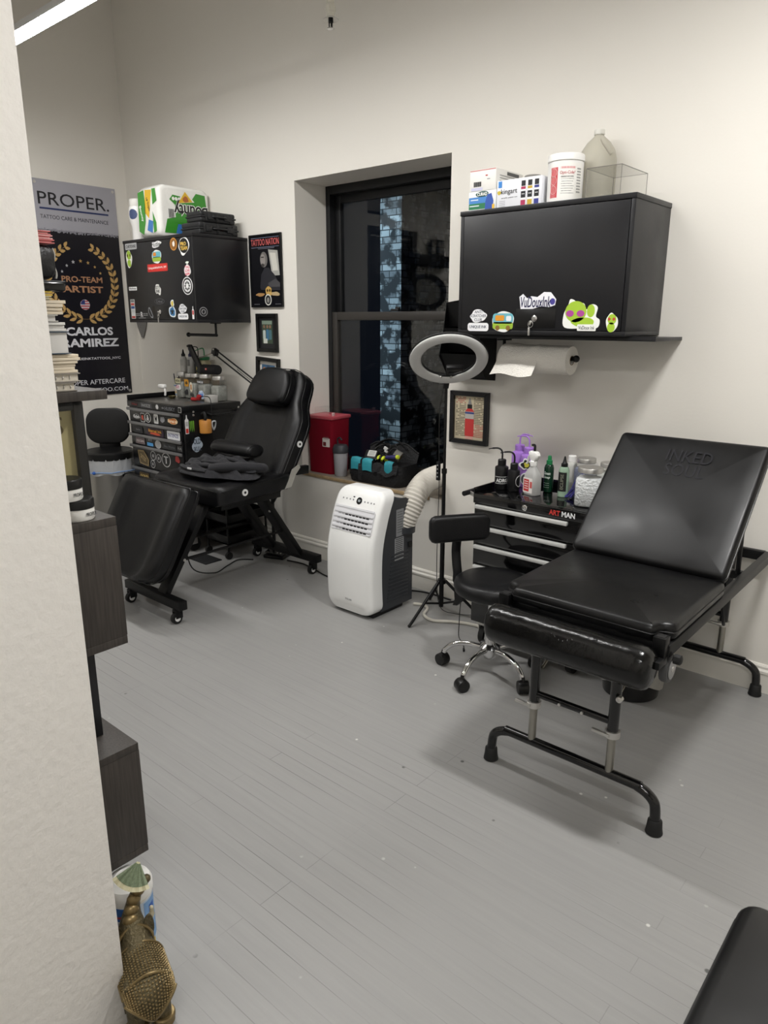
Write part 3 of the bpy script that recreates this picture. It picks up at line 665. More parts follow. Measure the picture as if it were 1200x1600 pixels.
s = decal(blob(.085, .078, 12, amp=.08), FLc, (1.155, 1.598), flat('E9EFF2'), LD, org=lo); decal(blob(.066, .06, 12, amp=.08), FLc, (1.155, 1.598), flat('3E7FB4'), s, 'print', .001, .0004, lo); decal(star(.026, 5), FLc, (1.155, 1.598), flat('14181c'), s, 'print', .0014, .0004, lo); decal(blob(.045, .05, 19, amp=.12), FLc, (1.160, 1.650), flat('E9EFF2'), LD, org=lo); decal(blob(.03, .034, 19, amp=.12), FLc, (1.160, 1.650), flat('D9C24C'), s, 'print', .0012, .0004, lo)
def anti(F, c, parent, org, k=1.):
    s = decal(blob(.105 * k, .058 * k, 77, amp=.12), F, (c[0], c[1] + .022 * k), flat('F4F4F6'), parent, org=org); decal(rrect(.112 * k, .036 * k, .012 * k), F, (c[0], c[1] - .026 * k), flat('F4F4F6'), s, 'print', .0003, .0006, org)
    for i, w_ in enumerate(('ANTI', 'SCRATCHER', 'CLUB')): text(w_, F, (c[0], c[1] + (.040 - i * .017) * k), .012 * k, flat('3a4258'), s, w=(.04, .085, .04)[i] * k, org=org, lift=.0013)
    text('UNIQUE INK', F, (c[0], c[1] - .026 * k), .015 * k, flat('3a4258'), s, w=.092 * k, org=org, lift=.0013)
anti(FLc, (1.272, 1.594), LD, lo)
s = decal([(-.010, -.038), (.010, -.038), (.011, .015), (.004, .024), (.002, .040), (-.002, .040), (-.004, .024), (-.011, .015)], FLc, (1.383, 1.590), flat('E9E9E9'), LD, org=lo); decal(rrect(.015, .026, .002), FLc, (1.383, 1.592), flat('C23434'), s, 'print', .001, .0004, lo)
FLs = frame((1.4202, 0, 0), (0, 1, 0), (0, 0, 1))
s = decal(ell(.062, .058), FLs, (-.378, 1.597), flat('9a9a9c'), LC, org=lo); decal(ell(.052, .049), FLs, (-.378, 1.597), flat('17171a'), s, 'print', .001, .0004, lo); decal(ell(.034, .032), FLs, (-.378, 1.597), flat('9a9a9c'), s, 'print', .0014, .0004, lo); decal(blob(.02, .024, 2), FLs, (-.378, 1.597), flat('17171a'), s, 'print', .0018, .0004, lo)
# stickers, right door
anti(FRc, (3.484, 1.545), RD, ro)
s = decal(blob(.120, .094, 23, amp=.06), FRc, (3.614, 1.543), flat('F0F1EE'), RD, org=ro); decal(rrect(.104, .044, .014), FRc, (3.614, 1.556), flat('6FB6C4'), s, 'print', .001, .0004, ro); decal(rrect(.104, .030, .01), FRc, (3.614, 1.526), flat('9CBB3E'), s, 'print', .001, .0004, ro); decal(rrect(.046, .024, .006), FRc, (3.598, 1.558), flat('E39A33'), s, 'print', .0015, .0004, ro); decal(rrect(.026, .022, .006), FRc, (3.644, 1.556), flat('E8EEF0'), s, 'print', .0015, .0004, ro)
for dx in (-.026, .028): decal(ell(.022, .022), FRc, (3.614 + dx, 1.516), flat('8a6a30'), s, 'print', .0016, .0004, ro)
s = decal([(-.088, .024), (-.07, .036), (-.05, .018), (-.028, .026), (.0, .022), (.03, .042), (.062, .040), (.088, .012), (.084, -.012), (.056, -.02), (.02, -.016), (-.02, -.026), (-.05, -.034), (-.078, -.034), (-.082, -.008)], FRc, (3.780, 1.622), flat('F1F1F6'), RD, org=ro); text('VuDouxInk', FRc, (3.772, 1.624), .044, flat('2c2a52'), s, w=.145, org=ro, lift=.0014, shear=.15, bold=.012); decal(ell(.024, .026), FRc, (3.852, 1.625), flat('4b4596'), s, 'print', .0014, .0004, ro)
s = decal([tuple(p)[:2] for p in spline([(-.07, -.05, 0), (-.078, .0, 0), (-.06, .038, 0), (-.052, .062, 0), (-.036, .06, 0), (-.02, .05, 0), (.01, .045, 0), (.022, .022, 0), (.045, .042, 0), (.07, .03, 0), (.065, -.005, 0), (.082, -.02, 0), (.074, -.05, 0), (.02, -.052, 0)], 5, True)], FRc, (3.984, 1.570), flat('F2F3EE'), RD, org=ro)
decal(ell(.094, .084), FRc, (3.960, 1.583), flat('A6C93A'), s, 'print', .001, .0004, ro); decal(blob(.105, .042, 13, amp=.08), FRc, (3.994, 1.542), flat('A6C93A'), s, 'print', .001, .0004, ro); decal(ell(.034, .05), FRc, (4.026, 1.586), flat('A6C93A'), s, 'print', .001, .0004, ro)
for dx in (-.025, .022): decal(ell(.034, .026), FRc, (3.960 + dx, 1.576), flat('B04A9A'), s, 'print', .0015, .0004, ro)
decal(rrect(.082, .026, .004), FRc, (4.012, 1.520), flat('F2F3EE'), s, 'print', .0017, .0004, ro); text('VuDoux Ink', FRc, (4.012, 1.520), .015, flat('333333'), s, w=.07, org=ro, lift=.0022)
s = decal(blob(.052, .08, 41, amp=.08), FRc, (4.118, 1.540), flat('F0F1EA'), RD, org=ro); decal(ell(.036, .04), FRc, (4.118, 1.553), flat('A6C93A'), s, 'print', .001, .0004, ro); decal(ell(.032, .038), FRc, (4.116, 1.522), flat('A6C93A'), s, 'print', .001, .0004, ro)
for dx in (-.010, .009): decal(ell(.011, .012), FRc, (4.117 + dx, 1.554), flat('C2473C'), s, 'print', .0015, .0004, ro)
# shelf board under the right cabinet
so = (3.83, 0, 1.468)
single('wall_shelf', MB().box2((-.47, -.30, 0), (.445, -.003, .014), .0015).box2((-.47, -.30, .014), (.445, -.288, .0195), .001), CAB, 'thin black shelf board jutting out to the right under the large wall cabinet', 'shelf', so)
# black file rack between window and cabinet
fo = (3.24, 0, 1.25)
t = thing('wall_file_rack', 'black tiered file holder on the wall between window and large cabinet', 'file holder', fo)
obj('back_plate', MB().box2((-.11, -.012, .0), (.12, -.002, .40), .002), BLKMET, t)
for k in range(3):
    z = .02 + k * .125; d = .17 - k * .025
    obj('pocket', MB().rings([[V((x, y, zz)) for y, zz in ((-.012, z), (-.09, z + .0), (-d, z + .115), (-d - .004, z + .115), (-.094, z - .004), (-.012, z - .004))] for x in (-.11, .12)]), BLKMET, t)
for x in (-.112, .117): obj('side_plate', MB().rings([[V((x + dx, y, z)) for y, z in ((-.004, 0), (-.095, .01), (-.18, .125), (-.145, .26), (-.125, .385), (-.004, .40))] for dx in (0, .003)]), BLKMET, t)
# towel bars
def bar(o, L, label):
    t = thing('towel_bar', label, 'towel holder', o)
    obj('arm', MB().tube(spline([(0, 0, .0), (0, 0, -.045), (0, 0, -.07)], 4), .0075, 10), BLKMET, t)
    obj('bar', MB().cyl((.006, 0, -.074), (-L, 0, -.074), .0095), BLKMET, t)
    obj('end_knob', MB().sphere((-L, 0, -.074), .0155), BLKMET, t)
    obj('mount_plate', MB().box((0, 0, .0022), (.05, .05, .006), .001), BLKMET, t)
    return t
bar((1.365, -.25, 1.524), .31, 'empty black towel bar under the stickered wall cabinet')
bar((3.525, -.2, 1.459), -.37, 'black towel bar carrying the paper towel roll')
TOW = M('embossed_paper_towel', 'e6e2da', .9, bump=.5, bscale=170)
t = thing('paper_towel_roll', 'white paper towel roll hung under the large wall cabinet', 'paper towels', (3.735, -.2, 1.385))
obj('roll', MB().lathe((-.14, 0, -.008), [(.021, 0), (.062, 0), (.064, .003), (.064, .277), (.062, .28), (.021, .28), (.021, 0)], 40, (1, 0, 0), cap=False), TOW, t)
obj('loose_sheet', MB().grid(16, 18, lambda a, b: V((-.19 + .19 * a - .03 * b * (1 - a), -(.0655 * sin(min(b * 2.2, 1.35) * 1.25)) - max(0, b - .61) * .10, -.008 + .0655 * cos(min(b * 2.2, 1.35) * 1.25) - max(0, b - .61) * .16 + .006 * sin(7 * a + 6 * b)))), TOW, t, 80)
obj('tube_core', MB().lathe((.139, 0, -.008), [(.0188, 0), (.021, 0), (.021, .002), (.0188, .002), (.0188, 0)], 20, (1, 0, 0), cap=False), M('cardboard', '8a7254', .8), t)

# ------------------------------------------------------------------ left tool chest
TRY = M('black_tool_chest', '0c0c0e', .3, rvar=.05)
HND = M('grey_aluminium_pull', '8b8b8d', .4, .8)
co = (.985, -.28, 0); cx0, cx1, cy0, cy1 = .65, 1.318, -.52, -.045
lt = thing('rolling_tool_chest', 'black tool chest with stickered drawers standing in the corner', 'tool chest', co)
obj('cabinet_body', MB(co).box2((cx0, cy0 + .012, .115), (cx1, cy1, .962), .004), TRY, lt)
q = MB(co); q.box2((cx0 - .002, cy0 - .002, .958), (cx1 + .002, cy1, 1.0), .004)
obj('top_tray', q, TRY, lt)
obj('top_mat', MB(co).box2((cx0 + .03, cy0 + .03, .999), (cx1 - .02, cy1 - .02, 1.003), .001), M('grey_steel_top', '5a5855', .3, .4), lt)
obj('raised_rim', MB(co).box2((cx0 - .002, cy0, 1.0), (cx0 + .012, cy1, 1.035), .003).box2((cx0 + .012, cy1 - .012, 1.0), (cx0 + .30, cy1, 1.03), .003), TRY, lt)
FT1 = frame((0, cy0 - .0024, 0), (1, 0, 0), (0, 0, 1))
zz = [(.945, .856), (.85, .770), (.765, .690), (.685, .535), (.525, .36), (.35, .13)]
hz = [.945, .839, .758, .675, .515, .34]
drs = []
for (a, b) in zz:
    d = obj('drawer', MB(co).box2((cx0 + .02, cy0, b), (cx1 - .02, cy0 + .014, a), .002), TRY, lt); drs.append(d)
    obj('pull', MB(co).box2((cx0 + .005, cy0 - .016, a - .012), (cx1 - .02, cy0 - .002, a + .008), .004), HND, d)
def st(sh, c, w, h, fill, d, **k): return sticker(sh, FT1, c, w, h, fill, d, co, **k)
st('rect', (.747, .979), .085, .028, '1b1315', lt, txt='TATSoul', tcol='8f2c2c', border='2a2022'); st('rect', (.899, .979), .135, .034, '26262a', lt, txt='INKEEZE', tcol='9a9a9a', border='55555a', txth=.6); decal(star(.019, 8, .7), FT1, (1.033, .98), flat('CFCFCF'), lt, org=co); text('HUSKY', FT1, (1.185, .978), .024, flat('6d6e72'), lt, w=.12, org=co, bold=.02); decal(ell(.028, .012), FT1, (1.10, .978), flat('6d6e72'), lt, org=co); st('rect', (1.298, .980), .034, .034, '1b1b1b', lt)
d = drs[0]
st('blob', (.763, .895), .085, .04, '141414', d, seed=3, txt='Rebel', tcol='e0e0e0', border='cfcfcf', txth=.6); st('rect', (.842, .893), .05, .062, '1a1a1a', d); decal(blob(.03, .04, 5, amp=.2), FT1, (.842, .893), flat('C9503A'), d, org=co, lift=.0018); st('ell', (.908, .897), .072, .066, '1a1a1a', d, txt='&', tcol='e6e6e6', txth=.6, txtw=.4); st('rect', (1.009, .897), .052, .064, 'D5D5D2', d, txt='M', tcol='222222', border='e6e6e6', txth=.6, txtw=.5); st('blob', (1.088, .899), .062, .044, None, d, border='8d8e92', seed=52); st('blob', (1.209, .899), .14, .042, 'D9782B', d, seed=6, txt='Eternal Ink', tcol='F8E9C9', border='EFD9A6', txth=.5, bold=.02)
d = drs[1]
st('rect', (.773, .803), .11, .044, '15171d', d, txt='Barber', tcol='77787c', border='1d1f26', txth=.25, txtw=.5); s = st('rect', (.985, .803), .205, .054, '2a1822', d, border='33223a'); text('Eternal Ink', FT1, (.985, .812), .02, flat('E7A336'), s, w=.16, org=co, lift=.0018, bold=.02); decal(blob(.15, .018, 33), FT1, (.985, .792), flat('C44A2B'), s, 'print', .0014, .0004, co); st('rect', (1.205, .803), .15, .056, 'E6E7EA', d, txt='INTENZE', tcol='4a4f86', border='E6E7EA', txth=.42)
d = drs[2]
st('rect', (.786, .725), .115, .044, '6a5a5c', d, txt='H2OCEAN', tcol='d9d0d0', border='8d8184', txth=.4); text('FYT', FT1, (.915, .742), .018, flat('CFCFCF'), d, w=.045, org=co); st('rect', (.910, .712), .075, .024, '4E9AD6', d, border='6db1e2'); st('ell', (1.010, .722), .072, .058, 'A8A8A8', d, border='d0d0d0'); st('rect', (1.146, .722), .16, .04, '202225', d, txt='Skin Works', tcol='5d5f63', border='26282b', txth=.4); st('rect', (1.268, .722), .052, .036, '2b2b2b', d, txt='PUR', tcol='8f8f8f', border='55555a')
d = drs[3]
s = decal([(-.07, .05), (.01, .055), (.07, -.01), (.06, -.055), (-.05, -.045)], FT1, (.808, .605), flat('8d7a55'), d, org=co); decal([(-.058, .04), (.008, .044), (.056, -.01), (.05, -.045), (-.04, -.036)], FT1, (.808, .605), flat('5c4d33'), s, 'print', .001, .0004, co); text('TATTOO', FT1, (.805, .605), .03, flat('B8A578'), s, w=.075, org=co, lift=.0016, rot=-.4)
for c, r in (((.936, .635), .066), ((1.005, .625), .058), ((.925, .575), .056)): sticker('ell', FT1, c, r, r, '2a2a2c', d, co, border='C9C9C9', txt='o', tcol='C9C9C9', txth=.3, txtw=.3)
st('ell', (1.095, .625), .105, .1, '131315', d, border='BFBFBF', txt='T', tcol='C9C9C9', txth=.5, txtw=.5); st('blob', (1.232, .645), .06, .05, None, d, border='A8322E', seed=61)
st('rect', (.80, .472), .12, .05, '5b4a2c', drs[4], txt='GOLD', tcol='cdb26a', border='6b5836')
for x in (cx0 + .06, cx1 - .06):
    for y in (cy0 + .06, cy1 - .06):
        c = obj('caster', MB(co).cyl((x - .014, y, .05), (x + .014, y, .05), .05, n=20), RUB, lt)
        obj('caster_fork', MB(co).box2((x - .022, y - .035, .05), (x - .017, y + .02, .11), .002).box2((x + .017, y - .035, .05), (x + .022, y + .02, .11), .002).box2((x - .03, y - .04, .105), (x + .03, y + .04, .115), .002), STEEL, c)
# side of the chest: rail, screws, stickers
FS1 = frame((cx1 + .0004, 0, 0), (0, 1, 0), (0, 0, 1))
obj('side_handle', MB(co).tube(spline([(cx1, -.325, .945), (cx1 + .03, -.31, .935), (cx1 + .03, -.24, .93), (cx1 + .03, -.10, .935), (cx1, -.085, .945)], 5), .008, 8), TRY, lt)
for y in (-.435, -.065):
    for z in (.94, .962): obj('screw', MB(co).lathe((cx1 + .0, y, z), [(.008, 0), (.007, .004), (.002, .005)], 12, (1, 0, 0)), STEEL, lt)
s = decal([(-.013, -.06), (.013, -.06), (.014, .03), (.005, .042), (.003, .064), (-.003, .064), (-.005, .042), (-.014, .03)], FS1, (-.490, .882), flat('E6E6E6'), lt, org=co); decal(rrect(.02, .03, .003), FS1, (-.490, .842), flat('C4362C'), s, 'print', .001, .0004, co); decal(rrect(.02, .03, .003), FS1, (-.490, .888), flat('B9B9B9'), s, 'print', .001, .0004, co)
for dx in (-.013, 0, .013): decal([(-.004 + dx, .038), (.005 + dx, .034), (.003 + dx, -.02), (.001 + dx, -.038), (-.003 + dx, -.01)], FS1, (-.452, .868), flat('6fae3a'), lt, org=co)
s = decal(blob(.085, .118, 66, amp=.14, n=60), FS1, (-.420, .742), flat('AEB9C6'), lt, org=co); text('OLD', FS1, (-.42, .765), .036, flat('38424f'), s, w=.055, org=co, lift=.0014, bold=.02); text('SKULL', FS1, (-.42, .715), .03, flat('38424f'), s, w=.06, org=co, lift=.0014, bold=.02)
# cup holder with amber cup and clip on the side of the chest
t = thing('amber_cup', 'amber cup with a white clip hanging on the side of the stickered tool chest', 'cup', (cx1 + .046, -.377, .82))
obj('cup', MB().lathe((0, 0, 0), [(.036, 0), (.040, .004), (.040, .085), (.038, .088), (.036, .085), (.034, .006)], 26), M('amber_cup_plastic', 'b57a34', .4, var=.2, vscale=30), t)
obj('carabiner', MB().tube(spline([(.02, .04, .07), (.028, .06, .075), (.02, .066, .05), (.015, .055, .02), (.02, .044, .03)], 5, True), .005, 7, True), M('pale_grey_clip', 'b9bcbe', .35), t)
obj('holder_arm', MB().tube(spline([(-.033, 0, .122), (-.005, 0, .132), (.004, 0, .10), (0, 0, .089)], 5), .010, 8), RUB, t)
# black utility cart behind the treatment chair
uo = (1.49, -.26, 0)
t = thing('utility_cart', 'low black cart with stacked trays behind the treatment chair', 'cart', uo)
for k, z in enumerate((.10, .24, .38)): obj('tray', MB().box2((-.12, -.17, z), (.12, .17, z + .012), .002).box2((-.12, -.17, z), (-.112, .17, z + .06), .002).box2((.112, -.17, z), (.12, .17, z + .06), .002).box2((-.112, -.17, z), (.112, -.162, z + .06), .002).box2((-.112, .162, z), (.112, .17, z + .06), .002), BLKPL, t)
for x in (-.112, .112):
    for y in (-.162, .162):
        obj('post', MB().cyl((x, y, .05), (x, y, .46), .008, n=10), BLKMET, t)
        obj('caster', MB().cyl((x - .01, y, .025), (x + .01, y, .025), .025, n=16), RUB, t)

# ------------------------------------------------------------------ right tool chest
ao = (3.86, -.23, 0); ax0, ax1, ay0, ay1 = 3.541, 4.13, -.44, -.03
rt = thing('rolling_tool_chest', 'glossy black tool chest with silver drawer pulls under the large wall cabinet', 'tool chest', ao)
GL = M('glossy_black_chest_paint', '0b0b0c', .1, coat=.4)
obj('cabinet_body', MB(ao).box2((ax0, ay0 + .012, .12), (ax1, ay1, .72), .004), GL, rt)
obj('top_panel', MB(ao).box2((ax0, ay0, .72), (ax1, ay1, .766), .003), GL, rt)
obj('top_surface', MB(ao).box2((ax0 + .012, ay0 + .012, .7645), (ax1 - .012, ay1 - .012, .768), .001), M('mirror_black_top', '060607', .05, coat=.5), rt)
obj('rim', MB(ao).box2((ax0, ay0, .765), (ax0 + .008, ay1, .793), .002).box2((ax1 - .008, ay0, .765), (ax1, ay1, .793), .002).box2((ax0 + .008, ay1 - .008, .765), (ax1 - .008, ay1, .793), .002), GL, rt)
FA = frame((0, ay0, 0), (1, 0, 0), (0, 0, 1))
obj('lock', MB(ao).lathe((3.818, ay0, .743), [(.013, 0), (.013, .006), (.010, .008), (.003, .0085)], 18, (0, -1, 0)), CHROME, rt)
text('ART', FA, (3.962, .745), .023, flat('C23A34'), rt, w=.052, org=ao, bold=.03, lift=.0006); text('MAN', FA, (4.027, .745), .023, flat('E6E6E6'), rt, w=.062, org=ao, bold=.03, lift=.0006)
SIL = M('silver_drawer_pull', 'd9d9d6', .3, .35)
for a, b in ((.719, .624), (.619, .528), (.523, .428), (.423, .29), (.285, .13)):
    d = obj('drawer', MB(ao).box2((ax0 + .012, ay0, b), (ax1 - .012, ay0 + .014, a), .002), GL, rt)
    obj('pull', MB(ao).box2((ax0 + .018, ay0 - .018, a - .020), (ax1 - .10, ay0 - .001, a - .002), .004), SIL, d)
for x in (ax0 + .06, ax1 - .06):
    for y in (ay0 + .06, ay1 - .06):
        c = obj('caster', MB(ao).cyl((x - .014, y, .05), (x + .014, y, .05), .05, n=20), RUB, rt)
        obj('caster_fork', MB(ao).box2((x - .022, y - .035, .05), (x - .017, y + .02, .11), .002).box2((x + .017, y - .035, .05), (x + .022, y + .02, .11), .002).box2((x - .03, y - .04, .105), (x + .03, y + .04, .12), .002), STEEL, c)
hb = obj('push_handle', MB(ao).cyl((ax0 - .06, -.43, .752), (ax0 - .06, -.06, .752), .0125, n=14), BLKPL, rt)
for y in (-.39, -.10): obj('handle_bracket', MB(ao).bar((ax0, y, .735), (ax0 - .06, y, .752), .02, .008, (0, 1, 0)), STEEL, hb)

# ------------------------------------------------------------------ stool
oo = (3.785, -.63, 0)
sx_ = thing('rolling_stool', 'black padded stool with a small backrest on a chrome star base', 'stool', oo)
obj('seat', MB().lathe((0, 0, .385), [(.02, 0), (.148, 0), (.166, .012), (.172, .035), (.166, .058), (.148, .07), (.09, .074), (.01, .075)], 48), LEATHER, sx_, 60)
obj('seat_plate', MB().box2((-.09, -.09, .368), (.09, .09, .386), .003), BLKMET, sx_)
obj('lever_bracket', MB().rings([[V((-.165 + a, -.06 + dy, .36 + b)) for a, b in ((0, .02), (.04, .02), (.05, -.02), (.02, -.055), (-.005, -.06), (.005, -.03))] for dy in (0, .02)]), BLKPL, sx_)
obj('gas_column', MB().lathe((0, 0, 0), [(.026, .12), (.026, .26), (.016, .261), (.016, .37)], 20), CHROME, sx_)
obj('hub', MB().lathe((0, 0, 0), [(.02, .072), (.026, .075), (.046, .105), (.046, .128), (.03, .142), (.026, .145)], 24), CHROME, sx_)
CAS = M('black_nylon_caster', '101010', .35)
for k in range(5):
    a = RAD(-95 + 72 * k + 6); c, s = cos(a), sin(a)
    obj('star_leg', MB().tube(spline([(.03 * c, .03 * s, .118), (.10 * c, .10 * s, .125), (.165 * c, .165 * s, .112), (.205 * c, .205 * s, .082), (.215 * c, .215 * s, .062)], 5), [.012] * 14 + [.0115] * 7, 12), CHROME, sx_)
    p = V((.222 * c, .222 * s, .027)); d = V((cos(a + 1.1), sin(a + 1.1), 0))
    cw = obj('caster', MB().lathe(p - d * .024, [(.012, 0), (.024, .001), (.027, .006), (.027, .018), (.020, .020), (.020, .028), (.027, .030), (.027, .042), (.024, .047), (.012, .048)], 24, d), CAS, sx_)
    obj('caster_hood', MB().lathe(p - d * .022, [(.029, 0), (.030, .002), (.030, .042), (.029, .044)], 20, d, sx=.96, sy=.96).cyl(p + V((0, 0, .02)), p + V((-.007 * c, -.007 * s, .045)), .010), CAS, cw)
nb_ = V((.82, -.57, 0)).normalized(); tb_ = V((.57, .82, 0)).normalized(); bc = V((-.185, -.005, .650))
def backpt(s, w, zz):
    return bc + tb_ * s - nb_ * (w - .35 * s * s) + V((0, 0, zz))
q = MB(); R = []
for s, k in [(-.142, .35), (-.139, .7), (-.130, .9), (-.115, 1), (-.06, 1), (0, 1), (.06, 1), (.115, 1), (.130, .9), (.139, .7), (.142, .35)]:
    R.append([backpt(s, b * k, a * k) for a, b in rrect(.125, .045, .020, 5)])
obj('backrest', q.rings(R), LEATHER, sx_, 60)
obj('back_post', MB().tube(spline([bc + V((0, 0, -.05)) - nb_ * .018, bc + V((0, 0, -.12)) - nb_ * .03, V((-.19, .0, .44)), V((-.175, 0, .385)), -nb_ * .08 + V((0, 0, .372))], 5), .021, 10, flat=.4), BLKMET, sx_)

# ------------------------------------------------------------------ portable air conditioner
po = (2.85, -.41, 0)
ac = thing('portable_air_conditioner', 'white and dark grey portable air conditioner under the window ledge', 'air conditioner', po)
ACW = M('white_appliance_plastic', 'f0f0ee', .35); ACG = M('charcoal_appliance_plastic', '34363a', .45)
def fy(z):
    # front surface depth at height z
    k = max(0, (z - .30) / .37); return -.565 + .10 * k ** 2.2 - .012 * sin(pi * min(1, z / .5))
zs_ = [.03 + .63 * i / 26 for i in range(27)]
def shell(hw, off, back, z0, z1, r):
    R = []
    zl = [z0 + r * (1 - cos(RAD(k * 11.25))) for k in range(8)] + [z0 + r + (z1 - z0 - 2 * r) * k / 18 for k in range(19)] + [z1 - r * (1 - cos(RAD(k * 11.25))) for k in range(7, -1, -1)]
    for z in zl:
        e = 0
        if z - z0 < r: e = r - math.sqrt(max(0, r * r - (r - (z - z0)) ** 2))
        if z1 - z < r: e = r - math.sqrt(max(0, r * r - (r - (z1 - z)) ** 2))
        w = hw - e * .9; f = fy(z) + off; b = back(z)
        rr = .022
        R.append([V((2.85 - w, b, z)), V((2.85 - w, f + rr, z)), V((2.85 - w + rr * .3, f + rr * .3, z)), V((2.85 - w + rr, f, z)), V((2.85 + w - rr, f, z)), V((2.85 + w - rr * .3, f + rr * .3, z)), V((2.85 + w, f + rr, z)), V((2.85 + w, b, z))])
    return R
obj('front_shell', MB(po).rings(shell(.168, 0, lambda z: fy(z) + .085, .022, .685, .06)), ACW, ac, 50)
obj('front_panel', MB(po).rings(shell(.146, -.003, lambda z: fy(z) + .012, .055, .665, .035)), ACW, ac, 50)
def body():
    R = []
    for i in range(25):
        z = .03 + .60 * i / 24; e = 0
        if .63 - z < .06: e = .06 - math.sqrt(max(0, .06 ** 2 - (.06 - (.63 - z)) ** 2))
        f = fy(z) + .08; b = -.255 - e; w = .158
        R.append([V((2.85 - w, f, z)), V((2.85 + w, f, z)), V((2.85 + w, b + .03, z)), V((2.85 + w - .01, b + .008, z)), V((2.85 + w - .03, b, z)), V((2.85 - w + .03, b, z)), V((2.85 - w + .01, b + .008, z)), V((2.85 - w, b + .03, z))])
    return R
bd = obj('rear_body', MB(po).rings(body()), ACG, ac, 50)
obj('base_plinth', MB(po).box2((2.71, -.53, 0), (2.99, -.28, .035), .008), RUB, ac)
FX = frame((3.008, 0, 0), (0, 1, 0), (0, 0, 1))
for k in range(13):
    z = .07 + k * .021
    obj('side_louver', MB(po).box2((3.006, -.44 + .003 * k, z), (3.0105, -.262, z + .011), .0015), ACG, bd)
s = decal(rrect(.062, .15, .003), FX, (-.335, .50), flat('8b8d8f'), bd, 'rating_label', .0004, .0006, po)
for k in range(9): decal(rrect(.045, .004, .001), FX, (-.335, .56 - k * .014), flat('5a5c5e'), s, 'print', .0012, .0003, po)
s = decal(rrect(.075, .125, .003), FX, (-.340, .355), flat('9a9c9d'), bd, 'warning_label', .0004, .0006, po)
for k in range(11): decal(rrect(.062, .004, .001), FX, (-.340, .41 - k * .0105), flat('303234'), s, 'print', .0012, .0003, po)
# louvre panel and controls follow the sloping front
def FF(z):
    dz = (fy(z + .01) - fy(z - .01)) / .02
    return frame((2.85, fy(z) - .0032, z), (1, 0, 0), (0, dz, 1))
GRI = M('grille_dark', '2a2a2c', .5)
gp = decal(rrect(.285, .125, .008), FF(.525), (0, 0), M('pale_grille_plastic', 'd9d9dc', .4), ac, 'air_grille', -.004, .006, po)
for k in range(5):
    z = .575 - k * .025
    Fz = FF(z)
    decal(rrect(.278, .010, .004), Fz, (0, .0105), M('pale_grille_plastic', 'd9d9dc', .4), gp, 'louver', .002, .005, po)
    for i in range(9): decal(rrect(.021, .0085, .002), Fz, (-.100 + i * .025, -.002), GRI if i > 1 else flat('a9a9ad'), gp, 'slot', .001, .0016, po)
fp = FF(.625)
dd = decal(ell(.038, .038), fp, (.01, 0), flat('101012', .2), ac, 'display', .0005, .001, po)
text('88', fp, (.01, 0), .013, M('pale_digits', 'c9d2d6', .4), dd, w=.016, org=po, lift=.002)
for i, dx in enumerate((-.105, -.08, -.055, -.032, .05, .072, .095, .115)): decal(ell(.009, .009), fp, (dx, .0), flat('8b8b8d'), ac, 'button', .0006, .0008, po)
decal(rrect(.012, .006, .001), fp, (-.032, .016), flat('151515'), ac, 'button', .0006, .0008, po)
text('ZOLAR', FF(.092), (.0, 0), .010, flat('4a4a4a'), ac, w=.048, org=po, lift=.0012)
hp_ = spline([(2.965, -.262, .46), (2.99, -.235, .54), (2.995, -.175, .63), (2.985, -.09, .675), (2.972, .02, .685), (2.968, .13, .685), (2.968, .235, .685)], 12)
rr_ = [.062 + .0035 * (1 if i % 2 else -1) for i in range(len(hp_))]
HOSE = M('white_exhaust_hose', 'cfcac0', .55)
obj('exhaust_hose', MB(po).tube(hp_, rr_, 28), HOSE, ac, 12)
obj('hose_collar', MB(po).tube([hp_[0] - V((.0, .0, .03)), hp_[1]], .071, 28), ACG, ac)
obj('power_plug_knob', MB(po).box((3.012, -.25, .36), (.012, .03, .03), .004), RUB, bd)

# ------------------------------------------------------------------ ring light
lo_ = (3.235, -.255, 0)
rl = thing('ring_light', 'unlit ring light on a black tripod between window and stool', 'ring light', lo_)
q = MB(); obj('lower_pole', q.cyl((0, 0, .055), (0, 0, .55), .0125, n=14), BLKMET, rl)
obj('middle_pole', MB().cyl((0, 0, .54), (0, 0, .80), .010, n=12), BLKMET, rl)
obj('upper_pole', MB().cyl((0, 0, .79), (0, 0, 1.24), .0075, n=12), BLKMET, rl)
for z, r in ((.55, .016), (.80, .014), (.20, .022)): obj('collar', MB().lathe((0, 0, z), [(r, -.012), (r, .012)], 16), BLKPL, rl)
for a in (-98, 22, 142):
    c, s = cos(RAD(a)), sin(RAD(a))
    lg = obj('leg', MB().cyl((.02 * c, .02 * s, .205), (.235 * c, .235 * s, .006), .008, n=10), BLKMET, rl)
    obj('brace', MB().cyl((.012 * c, .012 * s, .075), (.128 * c, .128 * s, .107), .006, n=8), BLKMET, lg)
    obj('foot_tip', MB().sphere((.235 * c, .235 * s, .0085), .0085), RUB, lg)
vd = V((.63, -.775, 0)); nd = (vd * cos(RAD(50)) + V((0, 0, -sin(RAD(50))))).normalized(); rx = V((0, 0, 1)).cross(vd).normalized(); ry = nd.cross(rx)
rc = V((.012, -.015, 1.372)) + vd * .13
def torus(mb, c, R_, r, n, z0, z1, fl):
    rg = []
    for i in range(64):
        a = 2 * pi * i / 64; d = rx * cos(a) + ry * sin(a)
        rg.append([c + d * (R_ + r * cos(2 * pi * k / 16)) + n * (z0 + (z1 - z0) * (.5 + .5 * sin(2 * pi * k / 16))) for k in range(16)])
    return mb.rings(rg, True)
rh = obj('ring_housing', torus(MB(), rc, .158, .030, nd, -.018, .006, 1), BLKPL, rl, 60)
